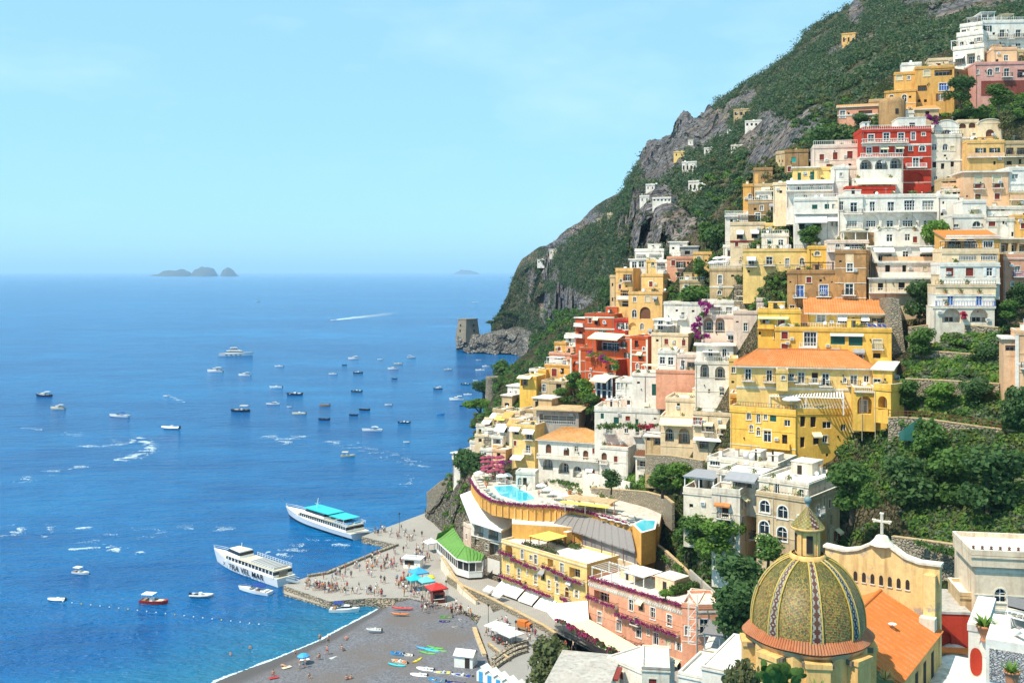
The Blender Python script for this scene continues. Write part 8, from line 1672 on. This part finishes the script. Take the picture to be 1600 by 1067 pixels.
for i,(x,y) in enumerate(UB):umbrella(['white square umbrella at the left end of the beach restaurant','white square umbrella in the middle of the beach restaurant','white square umbrella at the right end of the beach restaurant'][i],on(x,y,2.3),2.6,3.0,CLOTH,'restaurant umbrellas',sq=True)
for i,(x,y) in enumerate([(777,1004),(784,1007),(790,1012),(797,1015),(803,1014),(810,1018),(769,1000),(806,1008)]):
 t=empty('cafe_table',on(x,y,2.27),RN.random()*3,'small dark cafe table under the square white umbrellas','table','tables of the beach restaurant');q=MB();q.lathe([(.45,.72),(.45,.76),(0,.77)],COLS['black'],12);q.build('table_top',t);q=MB();q.tube([(0,0,0),(0,0,.72)],.05,IRON,5);q.build('leg',t)
def lamppost(label,p,h=5):
 t=empty('street_lamp',p,0,label,'street lamp','street lamps on the waterfront');q=MB();q.tube([(0,0,0),(0,0,.6),(0,0,h)],[.12,.07,.05],IRON,6);q.build('pole',t);q=MB();q.lathe([(.08,h),(.24,h+.35),(.2,h+.5),(0,h+.65)],IRON,6,smooth=False);q.build('lantern',t)
lamppost('street lamp on the far pier',on(624,832,ZQ));lamppost('street lamp beside the red gazebo',on(697,946,ZQ));lamppost('street lamp at the beach end of the street',on(763,986,2.3));lamppost('street lamp among the square umbrellas',on(806,1014,2.3));lamppost('street lamp by the iron fence',on(900,1036,2.3),4)
for i in range(5):
 x,y=756+i*13.5,1064+i*6.5;p=on(x,y,1.7);t=empty('beach_cabin',p,-.62,['first','second','third','fourth','fifth'][i]+' white beach cabin with a blue door, counted from the sea','cabin','beach cabins');q=MB();q.box(-.95,.95,-.9,.9,0,2.3,FRAME);q.poly([(-.95,-.9,2.3),(.95,-.9,2.3),(0,-.9,2.95)],FRAME);q.poly([(.95,.9,2.3),(-.95,.9,2.3),(0,.9,2.95)],FRAME);q.build('wall',t);q=MB()
 for s in(1,-1):q.poly([(0,-1.1,3.02),(0,1.1,3.02),(s*1.15,1.1,2.2),(s*1.15,-1.1,2.2)],FRAME);q.poly([(0,-1.1,2.94),(s*1.15,-1.1,2.12),(s*1.15,1.1,2.12),(0,1.1,2.94)],FRAME)
 q.build('roof',t);q=MB();q.box(-.42,.42,-.96,-.903,.1,2.05,COLS['sky'])
 for k in range(8):q.box(-.36,.36,-.98,-.96,.25+k*.22,.36+k*.22,COLS['sky'])
 q.build('door',t)
h_t=empty('shed',on(728,1040,1.7),-.3,'white shed with a beige roof on the beach','shed');q=MB();q.box(-1.8,1.8,-1.4,1.4,0,2.4,FRAME);q.build('wall',h_t);q=MB()
for s in(1,-1):q.poly([(-2,0,3.2),(2,0,3.2),(2,s*1.7,2.3),(-2,s*1.7,2.3)],TRIM)
q.build('roof',h_t);q=MB();q.box(.3,1.2,-1.46,-1.403,0,2,DARK);q.build('door',h_t)
t=empty('curved_steps',on(800,1040,2.3),0,'curved grey stone steps between the street and the cabins','steps')
for k in range(3):
 pts=[on(770+i*6,1036-i*2.6+7*sin(i/9*2.4)*-1+k*5,2.3)-t.location for i in range(10)];q=MB()
 for a,c in zip(pts,pts[1:]):q.bar(Vector((a.x,a.y,.25*(3-k))),Vector((c.x,c.y,.25*(3-k))),.9,QSTONE,.5)
 q.build('step',t)
stonewall('pale kerb between the shingle and the beach restaurant',[(741,980,on(741,980,2.4).y),(748,1000,on(748,1000,2.4).y),(757,1022,on(757,1022,2.4).y)],.5,TRIM,.7,1)
stonewall('low stone wall below the square umbrellas',[(763,1004,on(763,1004,2.9).y),(775,1014,on(775,1014,2.9).y),(795,1028,on(795,1028,2.9).y)],.9,None,.4,1)
def kayak(label,px,py,rz,c,L=3.6):
 p=on(px,py,1.45);q=MB();n=14;rows=[]
 for i in range(n+1):
  s=i/n;w=.36*sin(pi*min(.999,max(.001,s)))**.7;x=(s-.5)*L;z=.12*(2*s-1)**4
  rows.append([(x,w*cos(a),.18+z+.18*sin(a)) for a in np.linspace(0,2*pi,9)[:-1]])
 t=empty('kayak',p,rz,label,'kayak','kayaks on the beach');q.grid(rows,COLS[c],True,True);q.build('hull',t);q=MB();q.lathe([(.26,.34),(.22,.37),(.16,.3)],COLS['black'],10,sq=.8);q.build('cockpit',t)
kayak('red kayak at the top of the beach below the quay steps',629,951,-.25,'hred',5);kayak('orange kayak just below the red kayak',625,960,-.2,'orange',4);kayak('lime green kayak lowest in the pile',668,1021,-.4,'green');kayak('turquoise kayak in the middle of the pile',674,1017,-.45,'cyan');kayak('green kayak at the right end of the pile',686,1017,-.5,'green');kayak('pale blue kayak behind the lime green one',664,1014,-.35,'sky');kayak('dark green kayak at the back of the pile',680,1013,-.45,'green');kayak('yellow kayak lying alone pointing to the sea',652,1033,1.0,'yellow',3);kayak('white and turquoise board beside the cream pedal boat',620,1040,-.35,'cyan',3.6)
BB=[('blue covered boat left of the kayak pile',620,1022,24,'row','sky','blue',-.3),('small white dinghy beside the blue covered boat',637,1024,16,'row','white','cream',-.3),('cream pedal boat on the shingle',624,1035,26,'open','cream','orange',-.4),('grey inflatable with outboard drawn up at the bottom of the beach',665,1047,27,'rib','white','grey',-.25),('white inflatable left of the grey one',655,1056,24,'rib','white','white',-.15),('white boat with yellow cover at the bottom of the beach',692,1053,30,'open','white','yellow',-.1),('blue trimmed rowing boat at the bottom edge',683,1065,30,'row','sky','white',-.35),('white boat with navy cover near the cabins',722,1058,36,'open','white','blue',-.3),('blue boat partly under the others at the bottom edge',712,1070,30,'row','blue','navy',-.3),('grey dinghy resting alone near the surf',585,985,17,'rib','grey','grey',-.1),('green covered boat at the top of the beach',697,966,22,'row','green','green',-.2),('blue covered boat in front of the green covered one',694,972,14,'row','blue','blue',-.1),('white boat with turquoise deck near the pale kerb',723,972,20,'row','white','cyan',-.8),('cream boat left of the turquoise decked one',714,982,18,'row','cream','cream',-.4)]
for l,x,y,w,k,c1,c2,tn in BB:boat(l,x,y,w,k,c1,c2,True,tn,group='boats drawn up on the beach',z=1.45)
t=empty('three_wheeler',on(820,984,2.28),-.6,'small three-wheeled van with an orange cover by the hotel wall','van');q=MB();q.box(-1.5,.6,-.7,.7,.35,.9,COLS['wood']);q.build('body',t);q=MB();q.box(-1.5,.5,-.72,.72,.9,1.9,COLS['orange']);q.build('cover',t);q=MB();q.box(.6,1.5,-.6,.6,.3,1.6,COLS['orange']);q.build('cab',t);q=MB();q.box(1.1,1.52,-.5,.5,1.0,1.5,GLASS);q.build('windscreen',t)
for x,y in((-1,-.7),(-1,.7),(1.2,0)):q=MB();q.tube([(x,y-.08,.28),(x,y+.08,.28)],.28,COLS['black'],10);q.build('wheel',t)
for i,(x,y,c) in enumerate([(448,1042,'cream'),(428,1058,'red'),(476,1030,'white'),(522,1027,'grey')]):p=on(x,y,1.0);q=MB();q.box(-.9,.9,-.45,.45,0,.03,COLS[c]);tag(q.build('towel',None,p,RN.random()),c+' beach towel spread on the shingle','towel')
umbrella('blue beach umbrella near the surf',on(474,1036,1.0),1.2,2.0,COLS['sky'])
t=empty('clothes_line',at(1245,650,190),0,'washing line with blue and white laundry on the yellow house','laundry');
for i,c in enumerate(('white','sky','blue','navy','navy','white')):p=at(1252+i*5.2,645,191+i*.35)-t.location;q=MB();q.box(0,.5,-.02,.02,-1.7,0,COLS[c]);q.build('cloth',t,p)
q=MB();q.bar(at(1250,644,191)-t.location,at(1284,644,193.2)-t.location,.03,STEEL);q.build('line',t)
t=empty('pergola',at(1205,640,193),0,'white slatted pergola over the yellow house terrace','pergola');T0=t.location;A=[at(1203,618,194),at(1318,621,186),at(1316,612,191),at(1214,610,198)]
for f in(0,.5,1):
 for e in(0,1):p=(A[0].lerp(A[1],f) if e==0 else A[3].lerp(A[2],f))-T0;q=MB();q.bar(p,p-Vector((0,0,3.2)),.18,FRAME);q.build('post',t)
for i in range(26):f=i/25;q=MB();q.bar(A[0].lerp(A[1],f)-T0,A[3].lerp(A[2],f)-T0,.28,FRAME,.1);q.build('slat',t)
for e in((0,1),(3,2)):q=MB();q.bar(A[e[0]]-T0-Vector((0,0,.12)),A[e[1]]-T0-Vector((0,0,.12)),.16,FRAME);q.build('beam',t)
umbrella('white umbrella under the slatted pergola',at(1237,640,190.5),1.8,2.5,CLOTH)
for i,x in enumerate((1362,1370,1378,1385)):lounger('navy sun lounger on the upper terrace of the yellow house',at(x,513,203.5-i*.4),.4,COLS['blue'],'loungers on the yellow house')
for i,(x,y,D_) in enumerate([(1113,418,249),(1121,417,248.5),(1129,417,248),(1121,411,252),(1130,410,251.5),(1139,411,251)]):umbrella('white umbrella on the roof of the brown stone house',at(x,y+3,D_+3+DX(1109,470)),1.3,2.2,CLOTH,'umbrellas on the brown stone house')
for x,y in((760,764),(792,757),(812,768),(842,776),(850,768),(864,780),(884,790),(905,792),(930,800),(945,803),(960,808),(800,752),(826,757)):POOLP=globals().setdefault('POOLP',[]);POOLP.append((x,y))
# ================================================================ people
def person_mesh(pose):
 bm=bmesh.new();sl=bm.verts.layers.skin.verify()
 def v(x,y,z,rx,ry=None):q=bm.verts.new((x,y,z));q[sl].radius=(rx,ry or rx);return q
 sit=pose=='sit';lie=pose=='lie'
 hz=.95
 pel=v(0,0,hz,.135,.10);pel[sl].use_root=True;wa=v(0,0,1.13,.125,.09);ch=v(0,.01,1.33,.155,.10);nk=v(0,.01,1.47,.055);hd=v(0,.03,1.60,.085,.10);tp=v(0,.02,1.72,.07,.08)
 for a,b in((pel,wa),(wa,ch),(ch,nk),(nk,hd),(hd,tp)):bm.edges.new((a,b))
 for s in(-1,1):
  st={'stand':0,'walk':.22*s,'sit':0}.get(pose,0)
  sh=v(.19*s,0,1.40,.06);el=v(.25*s,-st*.5+(.05 if pose!='stand' else 0),1.12,.045);ha=v(.26*s,-st*.9+.1,.88,.035)
  hp=v(.10*s,0,.88,.085)
  if sit:kn=v(.13*s,.42,.98,.065);an=v(.13*s,.55,.58,.045);to=v(.13*s,.70,.55,.04)
  else:kn=v(.11*s,st*.8,.50,.062);an=v(.11*s,st*1.2-(.1 if st else 0),.08,.042);to=v(.12*s,st*1.2+.06,.04,.04)
  for a,b in((ch,sh),(sh,el),(el,ha),(pel,hp),(hp,kn),(kn,an),(an,to)):bm.edges.new((a,b))
 me=bpy.data.meshes.new('tmp');bm.to_mesh(me);bm.free();o=bpy.data.objects.new('tmp',me);COL.objects.link(o);m1=o.modifiers.new('s','SKIN');m1.use_smooth_shade=True;m2=o.modifiers.new('d','SUBSURF');m2.levels=1;m2.render_levels=1
 dg=bpy.context.evaluated_depsgraph_get();ev=o.evaluated_get(dg);out=bpy.data.meshes.new_from_object(ev);bpy.data.objects.remove(o);idx=[]
 for p in out.polygons:
  c=p.center;x,z=abs(c.x),c.z
  if z>1.66 or(z>1.56 and c.y<.01):k=3
  elif z>1.45:k=0
  elif z>.96 and x<.2:k=1
  elif z>1.22 and x>=.18:k=1
  elif x>.2 and z>.8:k=0
  elif z>(.60 if not sit else .9):k=2
  elif z<.09:k=3
  else:k=0
  idx.append(k)
 if sit:out.transform(Matrix.Translation((0,0,-.52)))
 if lie:out.transform(Matrix.Translation((0,0,.12))@Matrix.Rotation(-pi/2,4,'X'))
 return out,idx
SKIN=plain('skin',(.50,.28,.19),.6);HAIR=plain('dark_hair',(.05,.035,.025),.7)
CL={'white':plain('cloth_white',(.78,.77,.74),.9),'black':plain('cloth_black',(.025,.025,.03),.9),'navy':plain('cloth_navy',(.03,.045,.12),.9),'red':plain('cloth_red',(.45,.04,.04),.9),'blue':plain('cloth_blue',(.10,.22,.45),.9),'pink':plain('cloth_pink',(.65,.25,.28),.9),'beige':plain('cloth_beige',(.55,.45,.33),.9),'orange':plain('cloth_orange',(.65,.24,.05),.9),'grey':plain('cloth_grey',(.25,.25,.26),.9),'bare':SKIN}
POSE={p:person_mesh(p) for p in('stand','walk','sit','lie')}
PM={}
def person(where,p,pose='stand',top=None,bot=None,rz=None,group=None):
 top=top or RN.choice(('white','white','black','black','navy','red','blue','pink','beige','grey','orange'));bot=bot or RN.choice(('black','navy','beige','grey','blue','white'))
 key=(pose,top,bot)
 if key not in PM:
  me=POSE[pose][0].copy();me.materials.clear()
  for m in(SKIN,CL[top],CL[bot],HAIR):me.materials.append(m)
  me.polygons.foreach_set('material_index',POSE[pose][1]);me.polygons.foreach_set('use_smooth',[True]*len(me.polygons));me.update();PM[key]=me
 o=link('person',PM[key],None,p,RN.random()*6.28 if rz is None else rz)
 verb={'stand':'standing','walk':'walking','sit':'sitting','lie':'lying'}[pose]
 lab=('person in %s swimwear %s %s'%(bot,verb,where)) if top=='bare' else('person in %s top, %s shorts, %s %s'%(top,bot,verb,where))
 k=RN.uniform(.97,1.10);o.scale=(k*1.2,k*1.2,k)
 return tag(o,lab,'person',group or('people '+where))
def crowd(where,n,line,rx,ry,z,walk=.5):
 for i in range(n):
  k=RN.random()*(len(line)-1);a=int(k);f=k-a;x=line[a][0]*(1-f)+line[a+1][0]*f+RN.gauss(0,rx);y=line[a][1]*(1-f)+line[a+1][1]*f+RN.gauss(0,ry)
  person(where,on(x,y,z),'walk' if RN.random()<walk else 'stand')
crowd('queuing at the quay tip',34,[(480,916),(500,919),(522,925)],3,2,ZQ,.1)
crowd('along the sunny edge of the quay',24,[(522,922),(560,926),(600,929)],6,3,ZQ)
crowd('in the middle of the quay',66,[(535,898),(570,893),(610,885),(640,878)],13,10,ZQ)
crowd('near the stalls',34,[(622,912),(640,915),(655,935),(690,942)],11,7,ZQ)
crowd('at the turquoise ferry gangway',12,[(583,835),(600,829)],3,1.5,ZQ,.2)
crowd('on the far pier',24,[(612,838),(640,836),(655,852),(640,868)],9,5,ZQ)
crowd('under the rocks behind the kiosk',10,[(655,865),(668,880)],5,4,ZQ)
crowd('on the promenade above the beach',24,[(660,950),(700,956),(740,960)],7,3.5,ZQ+.02)
crowd('on the street by the umbrellas',30,[(765,985),(800,985),(850,1005),(890,1030)],9,7,2.27)
for x,y in((775,1006),(781,1004),(786,1010),(792,1009),(795,1016),(800,1018),(805,1013),(811,1012),(808,1019),(772,1002)):person('at a beach restaurant table',on(x,y,2.27),'sit')
for x,y,ps,c,w in((500,1003,'stand','black','at the edge of the surf'),(513,1006,'stand','navy','at the edge of the surf'),(462,1026,'stand','black','at the edge of the surf'),(511,1022,'walk','red','on the wet shingle'),(541,1000,'lie','red','alone on the upper shingle'),(427,1056,'sit','red','beside the red towel'),(483,1060,'sit','black','at the bottom edge of the beach'),(542,1064,'sit','navy','at the bottom edge of the beach'),(549,1062,'sit','red','at the bottom edge of the beach'),(499,1030,'sit','black','in the middle of the shingle'),(468,1044,'stand','white','beside the blue beach umbrella'),(477,1042,'stand','blue','beside the blue beach umbrella'),(448,1042,'lie','orange','on the cream towel'),(534,1017,'sit','grey','near the grey dinghy')):
 person(w,on(x,y,.35 if y<1010 and x<520 else 1.0),ps,'bare',c)
for x,y in((391,1020),(360,1031)):person('in the shallow water',on(x,y,-.9),'stand','bare','navy')
for x,y in POOLP:person('on the pool deck',on(x,y,ZD),RN.choice(('stand','walk')),RN.choice(('bare','white','navy')),RN.choice(('black','navy','red')))
for o in COL.objects:
 if o.name.split('.')[0] in('flowers','roof_plants'):o['kind']='stuff'
